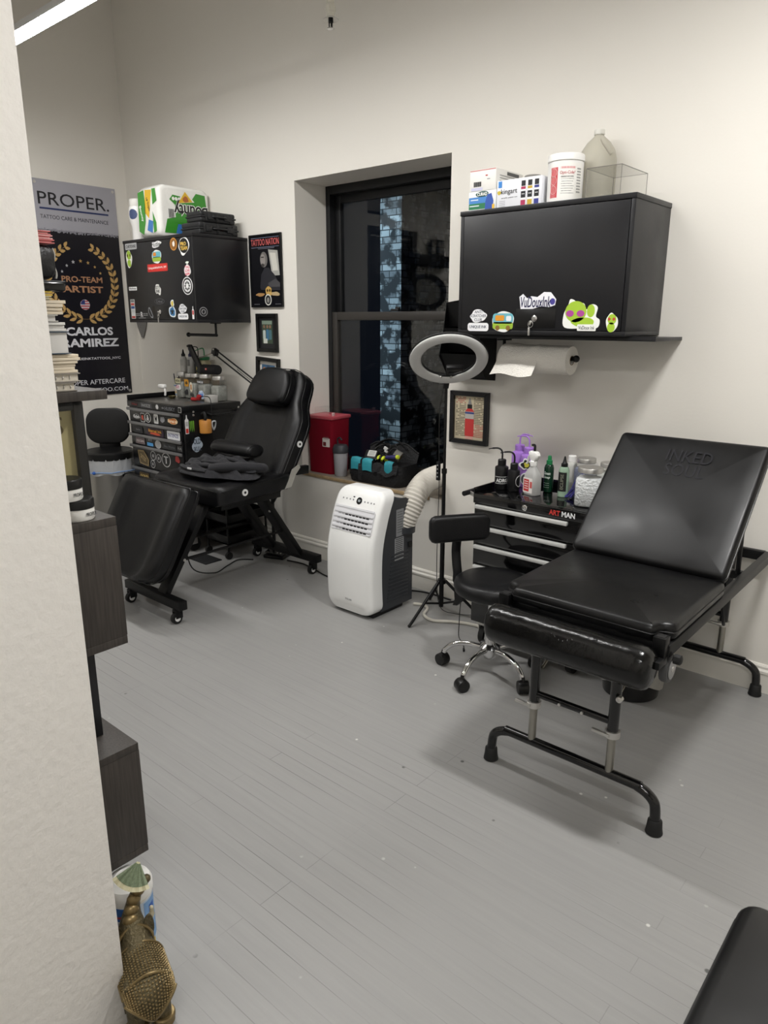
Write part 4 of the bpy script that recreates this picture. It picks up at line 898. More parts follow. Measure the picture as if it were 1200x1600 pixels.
obj('diffuser', torus(MB(), rc, .158, .0275, nd, -.006, .018, 1), M('milky_diffuser', 'c9c9c7', .45), rh, 60)
bt = rc - ry * .13 if (ry.z > 0) else rc + ry * .13
obj('phone_bracket', MB().tube([bt - rx * .045, bt + rx * .05], .009, 8).cyl(bt, bt + (rc - bt) * .35, .006), BLKPL, rl)
hc = bt + (rc - bt) * .45 + rx * .035
obj('phone_clamp', MB().box(hc, (.085, .022, .03), .004, Matrix((rx, nd, ry)).transposed()), BLKPL, rl)
for k in (-.03, .02): obj('clamp_screw', MB().lathe(bt + rx * k + nd * .008, [(.006, 0), (.006, .006), (.002, .007)], 10, nd), STEEL, rl)
obj('tilt_head', MB().tube([V((0, 0, 1.22)), V((0, 0, 1.252)), rc - ry * .172 - nd * .012], [.012, .016, .014], 12), BLKPL, rl)
obj('cable', MB().tube(spline([V((-.01, -.006, 1.23)), V((-.03, -.01, 1.1)), V((-.026, -.012, .86)), V((-.022, -.012, .70)), V((-.026, -.012, .45)), V((-.02, -.016, .20)), V((.012, -.022, .06)), V((.06, .05, .012)), V((.14, .12, .004))], 8), .002, 6), RUB, rl)
obj('remote_control', MB().box((-.026, -.016, .80), (.022, .014, .10), .004), BLKPL, rl)
for k in range(4): obj('remote_button', MB().sphere((-.026, -.0235, .83 - k * .02), .003), flat('b5b5b5'), rl)
# ------------------------------------------------------------------ vinyl banner on the left wall
bo2 = (0, -.415, .98)
ban = thing('vinyl_banner', 'tall black and grey vinyl banner with gold laurel hung on the left wall', 'banner', bo2)
BAN = M('black_vinyl_print', '17161d', .3, var=.1, vscale=3, bump=.15, bscale=5)
def bsheet(y0, y1, z0, z1, off):
    return MB(bo2).box2((off, y0, z0), (off + .0016, y1, z1), .0005, 1)
sh = obj('sheet', bsheet(-.725, -.105, .98, 2.495, .0075), BAN, ban)
obj('header_panel', bsheet(-.725, -.105, 2.165, 2.495, .0092), M('grey_vinyl_print', 'a5a4ac', .3), ban)
FBn = frame((.0105, 0, 0), (0, 1, 0), (0, 0, 1))
B_ = dict(F=FBn, parent=sh, org=bo2, lift=.0005)
INK = flat('15151a'); GOLD = M('gold_foil_print', 'c9a468', .4, .2); COP = M('copper_print', 'b98a68', .4, .15); WHT = flat('D9D9DE')
text('PROPER.', c=(-.430, 2.372), h=.085, mat=INK, w=.53, bold=.004, **B_)
decal(rrect(.515, .012, .002), FBn, (-.432, 2.305), flat('23305e'), sh, 'rule', org=bo2)
text('TATTOO CARE & MAINTENANCE', c=(-.435, 2.250), h=.026, mat=INK, w=.51, **B_)
q = MB(bo2); rd = random.Random(2)
for i in range(60): q.box((.0110, -.72 + i * .0102, 2.160 + rd.uniform(-.006, .006)), (.0008, .009, rd.uniform(.006, .022)), 0, Matrix.Rotation(rd.uniform(-.4, .4), 3, 'X'))
obj('brushed_edge', q, flat('8d8c94'), sh)
def leafpts(L, w): return [(0, 0), (L * .25, w * .42), (L * .55, w * .5), (L * .85, w * .25), (L, 0), (L * .85, -w * .2), (L * .5, -w * .3), (L * .2, -w * .2)]
q = MB(bo2); cy, cz, rx_, rz_ = -.430, 1.815, .255, .265
for s in (-1, 1):
    for k in range(15):
        a = RAD(-84 + k * 10.6); px, pz = cy + s * rx_ * cos(a), cz + rz_ * sin(a)
        for side in (-1, 1):
            th = a + pi / 2 + side * .62; L = .062 * (1 - .02 * k); P = [(u * cos(th) - v * sin(th), u * sin(th) + v * cos(th)) for u, v in leafpts(L, .030 * side)]
            q.prism([(px + s * u, pz + v) for u, v in P], FBn, .0005, .0004)
    q.tube([FBn(cy + s * rx_ * cos(RAD(a)), cz + rz_ * sin(RAD(a)), .0008) for a in range(-95, 68, 8)], .0025, 5, flat=.3)
obj('laurel_wreath', q, GOLD, sh)
for i in range(7):
    a = RAD(90 + (i - 3) * 19); decal(star(.0145 if i in (2, 3, 4) else .012), FBn, (cy + .175 * cos(a), 1.79 + .175 * sin(a)), GOLD if i < 4 else flat('b9b9bd'), sh, 'printed_star', org=bo2)
text('PRO-TEAM', c=(-.430, 1.835), h=.042, mat=COP, w=.315, bold=.02, **B_); text('ARTIST', c=(-.430, 1.765), h=.048, mat=COP, w=.315, bold=.03, **B_)
fl_ = decal(ell(.074, .074), FBn, (-.428, 1.655), flat('C9C4C6'), sh, 'flag_roundel', org=bo2)
for k in range(4):
    z = .026 - k * .018; hw = math.sqrt(max(0, .037 ** 2 - z * z)); decal(rrect(2 * hw * .96, .009, .001), FBn, (-.428, 1.655 + z), flat('A8333E'), fl_, 'stripe', .001, .0003, bo2)
decal([(-.030, .002), (0, .002), (0, .035), (-.014, .033), (-.026, .024), (-.034, .010)], FBn, (-.428, 1.655), flat('2b3a72'), fl_, 'canton', .0014, .0003, bo2)
text('CARLOS', c=(-.41, 1.462), h=.062, mat=WHT, w=.37, bold=.035, **B_); text('RAMIREZ', c=(-.41, 1.378), h=.062, mat=WHT, w=.455, bold=.035, **B_)
text('@UNIQUEINKTATTOOS_NYC', c=(-.41, 1.258), h=.024, mat=WHT, w=.46, bold=.012, **B_)
text('PROPER AFTERCARE', c=(-.41, 1.083), h=.036, mat=WHT, w=.50, **B_); text('PROPERTATTOO.COM', c=(-.41, 1.020), h=.030, mat=WHT, w=.54, **B_)
for y, z in ((-.125, 2.472), (-.705, 2.472), (-.125, 1.0), (-.705, 1.0)): obj('grommet', MB(bo2).lathe((.009, y, z), [(.004, .003), (.010, .004), (.011, .001), (.011, -.001)], 14, (1, 0, 0)), STEEL, ban)
# grey fabric tip behind the cabinet
single('grey_felt_pick', MB().prism([(-.068, .03), (.072, .03), (.072, .0), (.06, -.035), (.014, -.115), (-.014, -.115), (-.058, -.035), (-.068, .0)], frame((.075, -.009, 1.525), (1, 0, 0), (0, 0, 1)), .004), M('speckled_grey_felt', '7d7b78', .9, var=.35, vscale=160), 'grey speckled pick-shaped wall piece poking out below the stickered cabinet', 'wall decoration')

# ------------------------------------------------------------------ zigzag shelf behind the near wall, with books
WOOD = M('dark_ash_laminate', '3a3531', .55, var=.75, vscale=3)
nt = WOOD.node_tree; mpn = nt.nodes.new('ShaderNodeMapping'); mpn.inputs['Scale'].default_value = (26, 26, 1.3)
nzn = [n for n in nt.nodes if n.type == 'TEX_NOISE'][0]; tcn = [n for n in nt.nodes if n.type == 'TEX_COORD'][0]
nt.links.new(tcn.outputs['Object'], mpn.inputs[0]); nt.links.new(mpn.outputs[0], nzn.inputs['Vector']); nzn.inputs['Scale'].default_value = 8
zo = (3.5, -2.5, 0); X1, Y0, Y1 = 3.905, -2.598, -2.414
zs = thing('zigzag_bookcase', 'dark wood zigzag bookcase standing against the far side of the near wall', 'bookcase', zo)
for z in (.265, .555, .839, 1.126, 1.405): obj('shelf', MB(zo).box2((3.05, Y0, z - .020), (X1, Y1 + (.008 if z > 1.3 else 0), z), .0015), WOOD, zs)
for a, b in ((.265, .535), (.839, 1.106)): obj('end_panel', MB(zo).box2((X1 - .02, Y0, a), (X1 - .0005, Y1 + .001, b), .0015), WOOD, zs)
obj('recessed_panel', MB(zo).box2((3.79, Y0, .555), (3.81, -2.452, .819), .0015), M('near_black_laminate', '17171a', .5), zs)
obj('recessed_panel', MB(zo).box2((3.10, Y0, 0), (3.12, -2.44, .245), .0015), WOOD, zs)
obj('upright', MB(zo).box2((X1 - .016, Y0, 1.405), (X1, -2.522, 1.69), .0015), M('near_black_laminate', '17171a', .5), zs)
# framed cream print in the shelf
pf = (3.81, -2.51, 1.127)
t = thing('framed_print', 'dark framed cream print with a gold letter standing on the bookcase', 'framed print', pf)
obj('frame', ringbox(MB(pf), -1, 1, 0, 1, 0, 0, 0) if False else MB(pf).box2((3.795, -2.595, 1.127), (3.82, -2.572, 1.375), .002).box2((3.795, -2.442, 1.127), (3.82, -2.420, 1.375), .002).box2((3.795, -2.572, 1.127), (3.82, -2.442, 1.145), .002).box2((3.795, -2.572, 1.357), (3.82, -2.442, 1.375), .002), BLKPL, t)
pr_ = obj('print', MB(pf).box2((3.798, -2.574, 1.143), (3.806, -2.440, 1.360)), M('cream_print_paper', 'b3a878', .5, var=.15, vscale=12), t)
text('S', frame((3.806, 0, 0), (0, 1, 0), (0, 0, 1)), (-2.475, 1.325), .04, flat('6d5f38'), pr_, org=pf)
obj('glass_edge', MB(pf).box2((3.8205, -2.590, 1.135), (3.823, -2.424, 1.368)), CLEAR, t)
# aftercare jars
def jar(o, lab):
    t = thing('aftercare_jar', lab, 'jar', o, .25, 'black and white aftercare jars')
    obj('pot', MB().lathe((0, 0, 0), [(.033, 0), (.035, .003), (.035, .026), (.034, .028)], 30), flat('E9E8E4', .35), t)
    obj('cap', MB().lathe((0, 0, .026), [(.036, 0), (.036, .017), (.034, .02), (.01, .0205)], 30), BLKPL, t)
    Fj = frame((.0352, .0, .014), (0, 1, 0), (0, 0, 1))
    text('PROPER', Fj, (0.006, 0), .008, flat('2a2a2a'), t, w=.026, lift=.0006)
    return t
j0 = jar((3.862, -2.479, 1.1265), 'lower of the two black and white jars, on the bookcase'); dup(j0, 'upper of the two stacked black and white jars on the bookcase', (3.86, -2.500, 1.1733), .2)
# stack of books and cases, bottom to top
def book(z0, z1, y1, cov, pages, lab, nm='book', cat='book', x1=3.886, x0=3.69, y0=-2.592, spine=True, group='stack on top of the bookcase'):
    o = ((x0 + x1) / 2, (y0 + y1) / 2, z0); t = thing(nm, lab, cat, o, 0, group)
    c = .0022
    if cov:
        obj('cover', MB(o).box2((x0, y0, z0), (x1 + .002, y1, z0 + c), .0008).box2((x0, y0, z1 - c), (x1 + .002, y1, z1), .0008).box2((x0, y0, z0), (x0 + c, y1, z1), .0005), flat(cov, .5), t)
        obj('pages', MB(o).box2((x0 + .003, y0 + .003, z0 + c), (x1 - .003, y1 - .004, z1 - c)), pages, t)
    else:
        rd = random.Random(int(z0 * 1e4)); n = max(2, int((z1 - z0) / .006)); h = (z1 - z0) / n
        for k in range(n):
            d = rd.uniform(-.010, .004); obj('sheaf', MB(o).box2((x0, y0, z0 + k * h), (x1 + rd.uniform(-.008, .002), y1 + d, z0 + (k + 1) * h - .0006), .0008), pages, t)
    return t
PGS = M('book_page_edges', 'cfc8ba', .85, var=.2, vscale=200); CRM = M('cream_paper', 'd9cdb8', .85); WPG = M('white_paper', 'd8d6d2', .8)
zb = 1.4055
for k in range(2):
    b = book(zb, zb + .018, -2.462 + .01 * k, '8b857c', PGS, ('lowest spiral notebook at the bottom of the book stack', 'spiral notebook second from the bottom of the book stack')[k], 'spiral_notebook', 'notebook')
    o = b.location
    for i in range(9): obj('spiral_ring', MB(o).tube([(3.874 + .011 * cos(a * .785), -2.590 + i * .0145, zb + .009 + .0072 * sin(a * .785)) for a in range(8)], .0011, 5, True), STEEL, b)
    zb += .0185
book(zb, zb + .038, -2.452, None, CRM, 'cream sheaf of loose paper above the spiral notebooks', 'paper_sheaf', 'paper'); zb += .0385
book(zb, zb + .045, -2.466, '2f3f4d', WPG, 'thick blue-grey hardcover book in the middle of the stack'); zb += .0455
book(zb, zb + .018, -2.468, None, WPG, 'white sheaf of paper on the blue-grey hardcover book', 'paper_sheaf', 'paper'); zb += .0185
book(zb, zb + .014, -2.486, 'b9b6b0', WPG, 'thin pale softcover book above the white paper sheaf'); zb += .0145
book(zb, zb + .028, -2.470, None, CRM, 'cream stack of envelopes near the top of the pile', 'envelope_pile', 'paper'); zb += .0285
book(zb, zb + .007, -2.494, 'd8cfa8', WPG, 'thin cream booklet under the yellow booklet'); zb += .0075
book(zb, zb + .008, -2.492, 'd9b93c', PGS, 'small yellow booklet beneath the black tray'); zb += .0085
to2 = (3.79, -2.53, zb)
t = thing('black_tray', 'shallow black plastic tray on top of the paper stack', 'tray', to2)
obj('dish', MB(to2).box2((3.70, -2.592, zb), (3.888, -2.462, zb + .018), .005), BLKGLOSS, t); obj('lip', MB(to2).tube([(3.70, -2.464, zb + .018), (3.884, -2.464, zb + .018), (3.884, -2.585, zb + .018)], .003, 6), BLKPL, t); zb += .0215
to2 = (3.79, -2.53, zb)
t = thing('black_pouch', 'bulging black zip pouch with pale piping under the pink papers', 'pouch', to2)
obj('pouch_body', MB(to2).rings([[V((x, y, z)) for y, z in [(-2.53 + a, zb + .034 + b) for a, b in rrect(.118 * k, .066 * k, .02 * k, 5)]] for x, k in ((3.70, .6), (3.705, .85), (3.72, 1), (3.86, 1), (3.875, .95), (3.884, .8))]), M('black_pouch_nylon', '161618', .4, bump=.6, bscale=40), t, 60)
obj('pale_piping', MB(to2).tube([(3.868, -2.53 + .058 * 1.0 + .002 * sin(i), zb + .004 + .0115 * i * .5) for i in range(11)], .0022, 6), flat('b9b7b0'), t, label='pale piping'); zb += .0685
PNK = M('pink_paper', 'd98d8c', .8)
for k, lb in enumerate(('lowest pink booklet on the black pouch', 'middle pink booklet of three on the black pouch', 'topmost pink booklet on the stack')):
    book(zb, zb + .0075, -2.476 - .003 * k, 'C9706F' if k != 1 else 'E4A9A8', PNK if k < 2 else M('pale_pink_paper', 'e7bcb8', .8), lb, 'pink_booklet', 'booklet', group='pink booklets on the stack'); zb += .0079

# ------------------------------------------------------------------ stainless bin in the corner
so2 = (.40, -.56, 0)
t = thing('pedal_bin', 'stainless steel bin with raised black lid left of the stickered tool chest', 'bin', so2, RAD(-25))
obj('drum', MB().lathe((0, 0, 0), [(.168, .02), (.170, .03), (.170, .56), (.165, .565)], 44), M('brushed_stainless', '9d9b97', .3, 1., rvar=.05, vscale=2), t)
obj('base_ring', MB().lathe((0, 0, 0), [(.172, 0), (.174, .005), (.174, .03), (.170, .034)], 40), BLKPL, t)
obj('black_back_panel', MB().grid(16, 1, lambda a, b: V((.1715 * cos(RAD(24 + 100 * a)), .1715 * sin(RAD(24 + 100 * a)), .03 + .54 * b))), BLKPL, t)
obj('liner_bag', MB().grid(60, 6, lambda a, b: V(((.176 + .004 * sin(23 * a * 6.28) + .003 * sin(9 * 6.28 * a) * b) * cos(2 * pi * a), (.176 + .004 * sin(23 * a * 6.28) + .003 * sin(9 * 6.28 * a) * b) * sin(2 * pi * a), .575 - .115 * b - .008 * b * sin(7 * 6.28 * a))), True), M('translucent_bin_bag', 'c9cbce', .25, trans=.3, bump=.5, bscale=25), t, 80)
obj('drawstring', MB().tube([(.182 * cos(2 * pi * i / 40), .182 * sin(2 * pi * i / 40), .478 + .004 * sin(7 * i)) for i in range(40)], .0035, 6, True), flat('7d9fce'), t)
obj('drawstring_knot', MB().sphere((.184 * cos(RAD(-42)), .184 * sin(RAD(-42)), .478), .012), flat('2f5fae'), t)
obj('rim', MB().lathe((0, 0, .565), [(.150, 0), (.178, 0), (.181, .02), (.178, .045), (.165, .055), (.15, .05)], 44), BLKPL, t)
lid = MB().pad(rrect(.31, .265, .10, 8), frame((-.155, .02, .775), (.22, 1, 0), (-.16, .03, 1)), .024, .010, .008)
obj('lid', lid, BLKPL, t, 60)
obj('lid_hinge', MB().box((-.155, .02, .628), (.04, .15, .05), .008), BLKPL, t)

# ------------------------------------------------------------------ pictures
def picture(name, x0, x1, z0, z1, lab, cat, fw, depth=.018, rot=0., fm=None):
    cx, cz = (x0 + x1) / 2, (z0 + z1) / 2; o = (cx, 0, cz); t = thing(name, lab, cat, o)
    F = frame((cx, -.003, cz), (cos(rot), 0, sin(rot)), (-sin(rot), 0, cos(rot)))
    w, h = x1 - x0, z1 - z0; fm = fm or BLKPL
    for pts in ([(-w / 2, -h / 2), (w / 2, -h / 2), (w / 2 - fw, -h / 2 + fw), (-w / 2 + fw, -h / 2 + fw)], [(w / 2, -h / 2), (w / 2, h / 2), (w / 2 - fw, h / 2 - fw), (w / 2 - fw, -h / 2 + fw)], [(w / 2, h / 2), (-w / 2, h / 2), (-w / 2 + fw, h / 2 - fw), (w / 2 - fw, h / 2 - fw)], [(-w / 2, h / 2), (-w / 2, -h / 2), (-w / 2 + fw, -h / 2 + fw), (-w / 2 + fw, h / 2 - fw)]):
        q = MB(o); c = V((sum(p[0] for p in pts) / 4, sum(p[1] for p in pts) / 4))
        q.rings([[F(*p, 0) for p in pts], [F(*p, depth * .8) for p in pts], [F(*(V(p) * .985 + c * .015), depth) for p in pts]]); obj('frame_moulding', q, fm, t)
    return t, F, o, w, h
t, F, o, w, h = picture('film_poster', 1.448, 1.760, 1.628, 2.076, 'tall dark poster titled in red above two small framed photographs', 'poster', .010, .012)
pp = decal(rrect(w - .02, h - .02, .002), F, (0, 0), flat('141418', .25), t, 'print', .004, .003, o)
D = lambda pts, c, m, lift=.0078: decal(pts, F, c, flat(m), pp, 'printed_shape', lift, .0004, o)
text('TATTOO NATION', F, (0, .176), .040, flat('C9605E'), pp, w=.272, org=o, lift=.0078, bold=.012)
D(rrect(.27, .002, .0005), (0, .203), '8d95b0'); D(rrect(.27, .002, .0005), (0, .146), '8d95b0'); D(rrect(.16, .005, .001), (.01, .138), '5d5d66')
D([(.03, .13), (.12, .12), (.135, -.03), (.06, -.03), (.045, .05)], (0, 0), 'A9A8A2'); D([(.045, .11), (.10, .105), (.12, .0), (.07, .0)], (0, 0), 'cfcdc4', .0083)
D([(-.06, -.10), (-.045, -.02), (-.01, .02), (.03, .02), (.085, -.025), (.135, -.09), (.135, -.12), (-.05, -.115)], (0, 0), '2b2b30', .0083)
D(ell(.072, .095), (-.015, .070), '6f6b69', .0086); D(ell(.05, .07), (-.024, .068), '928c88', .0090); D(ell(.03, .022), (-.026, .036), '3c3836', .0094); D(rrect(.03, .006, .002), (-.026, .085), '33302e', .0094)
D([(.02, -.075), (.09, -.05), (.135, -.075), (.135, -.1), (.03, -.1)], (0, 0), '4b4a4d', .0087)
D(blob(.07, .065, 5, amp=.1), (.022, -.125), 'C9A45C', .0087); D(ell(.016, .018), (.010, -.12), '4d3b1e', .0091); D(ell(.016, .018), (.034, -.12), '4d3b1e', .0091); D(blob(.09, .026, 8), (-.062, -.145), 'B58A58', .0086); D(blob(.1, .028, 12), (.085, -.142), 'B9A27A', .0086)
D(ell(.066, .072), (.015, -.178), 'D6D4CC', .0092); D(ell(.05, .056), (.015, -.178), '202022', .0096); D(ell(.026, .034), (.015, -.180), '8d8b86', .01); D(rrect(.055, .004, .001), (-.1, -.205), '66666b'); D(rrect(.055, .004, .001), (.11, -.205), '66666b')
t, F, o, w, h = picture('framed_photograph', 1.492, 1.696, 1.342, 1.588, 'upright black framed photograph of a group, directly under the tall poster', 'framed photo', .022)
mt_ = decal(rrect(w - .04, h - .04, .002), F, (0, 0), flat('1c1c1f', .4), t, 'mat', .004, .002, o)
pp = decal(rrect(.105, .148, .002), F, (.0, .006), flat('3c4a3a'), mt_, 'photo', .006, .001, o)
for dx, cc, hh in ((-.03, 'B9C3BE', .085), (.002, '3f6f8f', .1), (.03, '4a6f78', .09)):
    decal(rrect(.026, hh * .7, .008), F, (dx, -.012), flat(cc), pp, 'printed_shape', .0072, .0003, o); decal(ell(.018, .022), F, (dx, .04), flat('8b6a55'), pp, 'printed_shape', .0072, .0003, o)
decal(rrect(.04, .03, .002), F, (-.02, -.052), flat('c9ccc2'), pp, 'printed_shape', .0076, .0003, o); decal(rrect(.10, .022, .002), F, (0, .066), flat('7e8f80'), pp, 'printed_shape', .0072, .0003, o)
t, F, o, w, h = picture('framed_photograph', 1.470, 1.702, 1.09, 1.305, 'tilted black framed picture partly hidden behind the headrest', 'framed photo', .024, rot=-.055)
pp = decal(rrect(.13, .12, .002), F, (0, 0), flat('3d5f7d'), t, 'photo', .004, .002, o)
for i, (dx, dz, cc, s_) in enumerate(((-.04, .03, 'B5793F', .03), (-.01, .0, 'C9803A', .04), (.03, .03, '4f8fb8', .04), (-.04, -.03, '8d3a2b', .035), (.035, -.02, 'a34a33', .03), (0, .045, '2c3f58', .03))): decal(blob(s_, s_, i + 3), F, (dx, dz), flat(cc), pp, 'printed_shape', .0062, .0003, o)
t, F, o, w, h = picture('framed_poster', 3.094, 3.334, .908, 1.186, 'black framed print of a red ink bottle on the wall beside the ring light', 'framed print', .024, .022, fm=M('ribbed_black_frame', '17171a', .35))
pp = decal(rrect(w - .046, h - .046, .002), F, (0, 0), M('parchment_print', 'c9bda2', .6, var=.06, vscale=20), t, 'print', .004, .003, o)
rd = random.Random(9)
for i in range(24):
    zz_ = .105 - i * .0088
    for s_ in (-1, 1):
        red = (s_ < 0 and i < 4) or (s_ > 0 and i > 15)
        n = 6
        for k in range(n):
            if rd.random() < .14: continue
            decal(rrect(.0095, .0042, .0008), F, (s_ * .030 + (s_ * .0105 * k), zz_), flat('b0584e' if red else '6b6354'), pp, 'printed_word', .0074, .0002, o)
bt_ = decal([(-.026, -.098), (.026, -.098), (.028, -.09), (.028, .035), (.018, .046), (.012, .05), (-.012, .05), (-.018, .046), (-.028, .035), (-.028, -.09)], F, (0, 0), flat('C23B3A'), pp, 'bottle_print', .0076, .0004, o)
decal(rrect(.056, .038, .002), F, (0, .014), flat('B9B4AE'), bt_, 'label_print', .0082, .0003, o); decal(rrect(.056, .010, .002), F, (0, .026), flat('3f4f86'), bt_, 'label_print', .0086, .0003, o); decal(rrect(.030, .022, .003), F, (0, .060), flat('222222'), bt_, 'cap_print', .0078, .0003, o); decal([(-.012, 0), (.012, 0), (.003, .035), (-.003, .035)], F, (0, .07), flat('8c8a88'), bt_, 'nozzle_print', .0078, .0003, o); decal(rrect(.05, .014, .003), F, (0, -.106), flat('d9a59a'), bt_, 'fade_print', .0078, .0003, o)
# things on the left wall opposite the window, seen as reflections
FW = frame((0, 0, 0), (0, 1, 0), (0, 0, 1))
d_ = link(bpy.data.objects.new('door_1', None), None); d_['kind'] = 'structure'; d_.location = (0, -2.42, 0)
struct('door_leaf', MB((0, -2.42, 0)).box2((.002, -2.80, .01), (.02, -2.10, 2.40), .003), M('black_door_paint', '101012', .4), d_)
struct('door_casing', MB((0, -2.42, 0)).box2((.0, -2.10, 0), (.03, -2.02, 2.50), .003).box2((.0, -2.88, 0), (.03, -2.80, 2.50), .003).box2((.0, -2.80, 2.42), (.03, -2.10, 2.50), .003), M('dark_door_casing', '1b1b1d', .4), d_)
def wallthing(name, lab, cat, o, bits, **k):
    t = thing(name, lab, cat, o)
    for nm, a, b, m in bits: obj(nm, MB(o).box2(a, b, .002), m, t)
    return t
wallthing('framed_picture', 'black framed picture high over the door on the left wall', 'framed picture', (0, -2.16, 2.72), [('frame', (.002, -2.31, 2.62), (.02, -2.02, 2.84), BLKPL), ('print', (.02, -2.285, 2.645), (.022, -2.045, 2.815), flat('8f8b84'))])
wallthing('display_shelf', 'dark wall shelf on the left wall beyond the door', 'shelf', (0, -3.07, 2.15), [('board', (.002, -3.4, 2.14), (.14, -2.75, 2.26), M('dark_shelf', '201f1f', .5))])
for i, y in enumerate((-3.14, -3.28)): wallthing('photo_frame', ('small dark photo frame on the display shelf, next to the door', 'small dark photo frame at the far end of the display shelf')[i], 'photo frame', (.06, y, 2.26), [('frame', (.05, y - .055, 2.261), (.07, y + .055, 2.44), BLKPL), ('photo', (.07, y - .04, 2.28), (.0715, y + .04, 2.42), flat('9a958c'))])
t = thing('oval_mirror', 'oval dark framed mirror under the display shelf on the left wall', 'mirror', (0, -3.08, 1.86))
obj('mirror_frame', MB().rings([[V((.004 + x, (.375 - i) * cos(2 * pi * k / 40), (.205 - i) * sin(2 * pi * k / 40))) for k in range(40)] for x, i in ((0, 0), (.03, 0), (.03, .06), (.01, .06))], cap=False), M('dark_mirror_frame', '26262a', .3), t)
obj('mirror_glass', MB().rings([[V((x, .318 * cos(2 * pi * k / 40), .148 * sin(2 * pi * k / 40))) for k in range(40)] for x in (.006, .012)]), M('mirror_silver', 'c9cccf', .03, 1.), t)
# ------------------------------------------------------------------ on top of the left cabinet
TOPL = 2.0645; TOPR = 2.0165
t = thing('wipes_bottle', 'white bottle with blue round label on top of the stickered cabinet', 'bottle', (.70, -.35, TOPL))
obj('bottle_body', MB().lathe((0, 0, 0), [(.038, 0), (.042, .004), (.042, .09), (.050, .115), (.055, .13), (.055, .20), (.05, .215)], 28), WHITEPL, t)
obj('cap', MB().lathe((0, 0, .213), [(.046, 0), (.047, .003), (.047, .045), (.044, .05), (.01, .051)], 28), flat('E4E2DC'), t)
obj('round_label', MB().grid(12, 8, lambda a, b: V((.0555 * sin(RAD(25) + (a - .5) * 1.2), -.0555 * cos(RAD(25) + (a - .5) * 1.2), .165 + .032 * (2 * b - 1) * math.sqrt(max(0, 1 - (2 * a - 1) ** 2))))), flat('46557c'), t)
# pack of paper towels
go = (.91, -.22, TOPL); px0, px1, py0, py1, ph_ = .785, 1.05, -.405, -.014, .325
t = thing('paper_towel_pack', 'green and white pack of kitchen rolls, upside down on the stickered cabinet', 'paper towels', go)
WRAP = M('glossy_white_wrap', 'ecebe6', .2, bump=.35, bscale=22)
R = []
for x, k in ((px0, .55), (px0 + .006, .8), (px0 + .02, .96), (px0 + .05, 1), (px1 - .03, 1), (px1 - .012, .985), (px1 - .002, .93), (px1, .86)):
    ring = []
    for i in range(72):
        u, v = rrect(py1 - py0, ph_, .045, 17)[i]
        bump = -.012 * max(0, v / ph_ * 2) ** 6 * (cos(2 * pi * 3 * (u / (py1 - py0) + .5)) * .5 + .5)
        ring.append(V((x, (py0 + py1) / 2 + u * k, TOPL + ph_ / 2 + .0 + (v + bump) * k - (1 - k) * ph_ * .0)))
    R.append(ring)
pk = obj('wrapped_rolls', MB(go).rings(R), WRAP, t, 60)
FPs = frame((px1 + .0008, 0, TOPL), (0, 1, 0), (0, 0, 1)); GRN = M('green_print_film', '3f9033', .22); YEL = M('yellow_print_film', 'e0b632', .25); BLU = M('blue_print_film', '3d78bd', .25)
D = lambda pts, m, lift=.0006, F=FPs: decal(pts, F, (0, 0), m, pk, 'printed_panel', lift, .0005, go)
D([(-.375, .03), (-.045, .03), (-.04, .20), (-.05, .285), (-.12, .29), (-.165, .235), (-.19, .255), (-.30, .265), (-.325, .235), (-.285, .205), (-.285, .13), (-.35, .115)], GRN)
D([(-.29, .03), (-.20, .03), (-.205, .085), (-.27, .09)], BLU, .0011); D([(-.275, .215), (-.205, .305), (-.135, .235)], flat('E8E6DC'), .0011); D([(-.26, .218), (-.205, .292), (-.15, .235)], YEL, .0016); D(blob(.045, .045, 3, cx=-.203, cy=.245), M('printed_brown', 'b0642f', .3), .002)
text('Bounty', FPs, (-.165, .185), .105, flat('F2F2EE'), pk, w=.27, org=go, lift=.0016, bold=.07, rot=pi, name='lettering'); text('Bounty', FPs, (-.165, .185), .099, flat('1b1b1b'), pk, w=.262, org=go, lift=.0022, bold=.02, rot=pi)
for i, c in enumerate(('D9A23A', 'C9D4E0', 'D08B7A')): decal(ell(.020, .022), FPs, (-.297 + i * .022, .242), flat('F0F0EA'), pk, 'printed_dot', .0016, .0004, go)
for i in range(7): decal(rrect(.003, .055, .0005), FPs, (-.335 + i * .006, .15), flat('333333'), pk, 'barcode_bar', .0011, .0004, go)
FPf = frame((0, py0 - .0006, TOPL), (1, 0, 0), (0, 0, 1))
D = lambda pts, m, lift=.0004: decal(pts, FPf, (0, 0), m, pk, 'printed_panel', lift, .0005, go)
D([(px0 + .018, .05), (px0 + .07, .025), (px0 + .10, .10), (px0 + .11, .2), (px0 + .10, .295), (px0 + .03, .285)], GRN); D([(px0 + .10, .16), (px0 + .145, .12), (px0 + .19, .29), (px0 + .115, .295)], YEL); D([(px0 + .115, .05), (px0 + .175, .03), (px0 + .19, .10), (px0 + .14, .115)], BLU); D([(px0 + .19, .03), (px0 + .225, .04), (px0 + .225, .09), (px0 + .19, .16)], GRN); D([(px0 + .195, .2), (px0 + .245, .22), (px0 + .235, .295), (px0 + .195, .295)], GRN)
text('Bounty', FPf, (px0 + .058, .155), .028, flat('F2F2EE'), pk, w=.10, org=go, lift=.0012, bold=.02, rot=-1.3); text('18 Triple', FPf, (px0 + .142, .205), .022, flat('2a2a22'), pk, w=.085, org=go, lift=.0012, bold=.02, rot=-1.25)
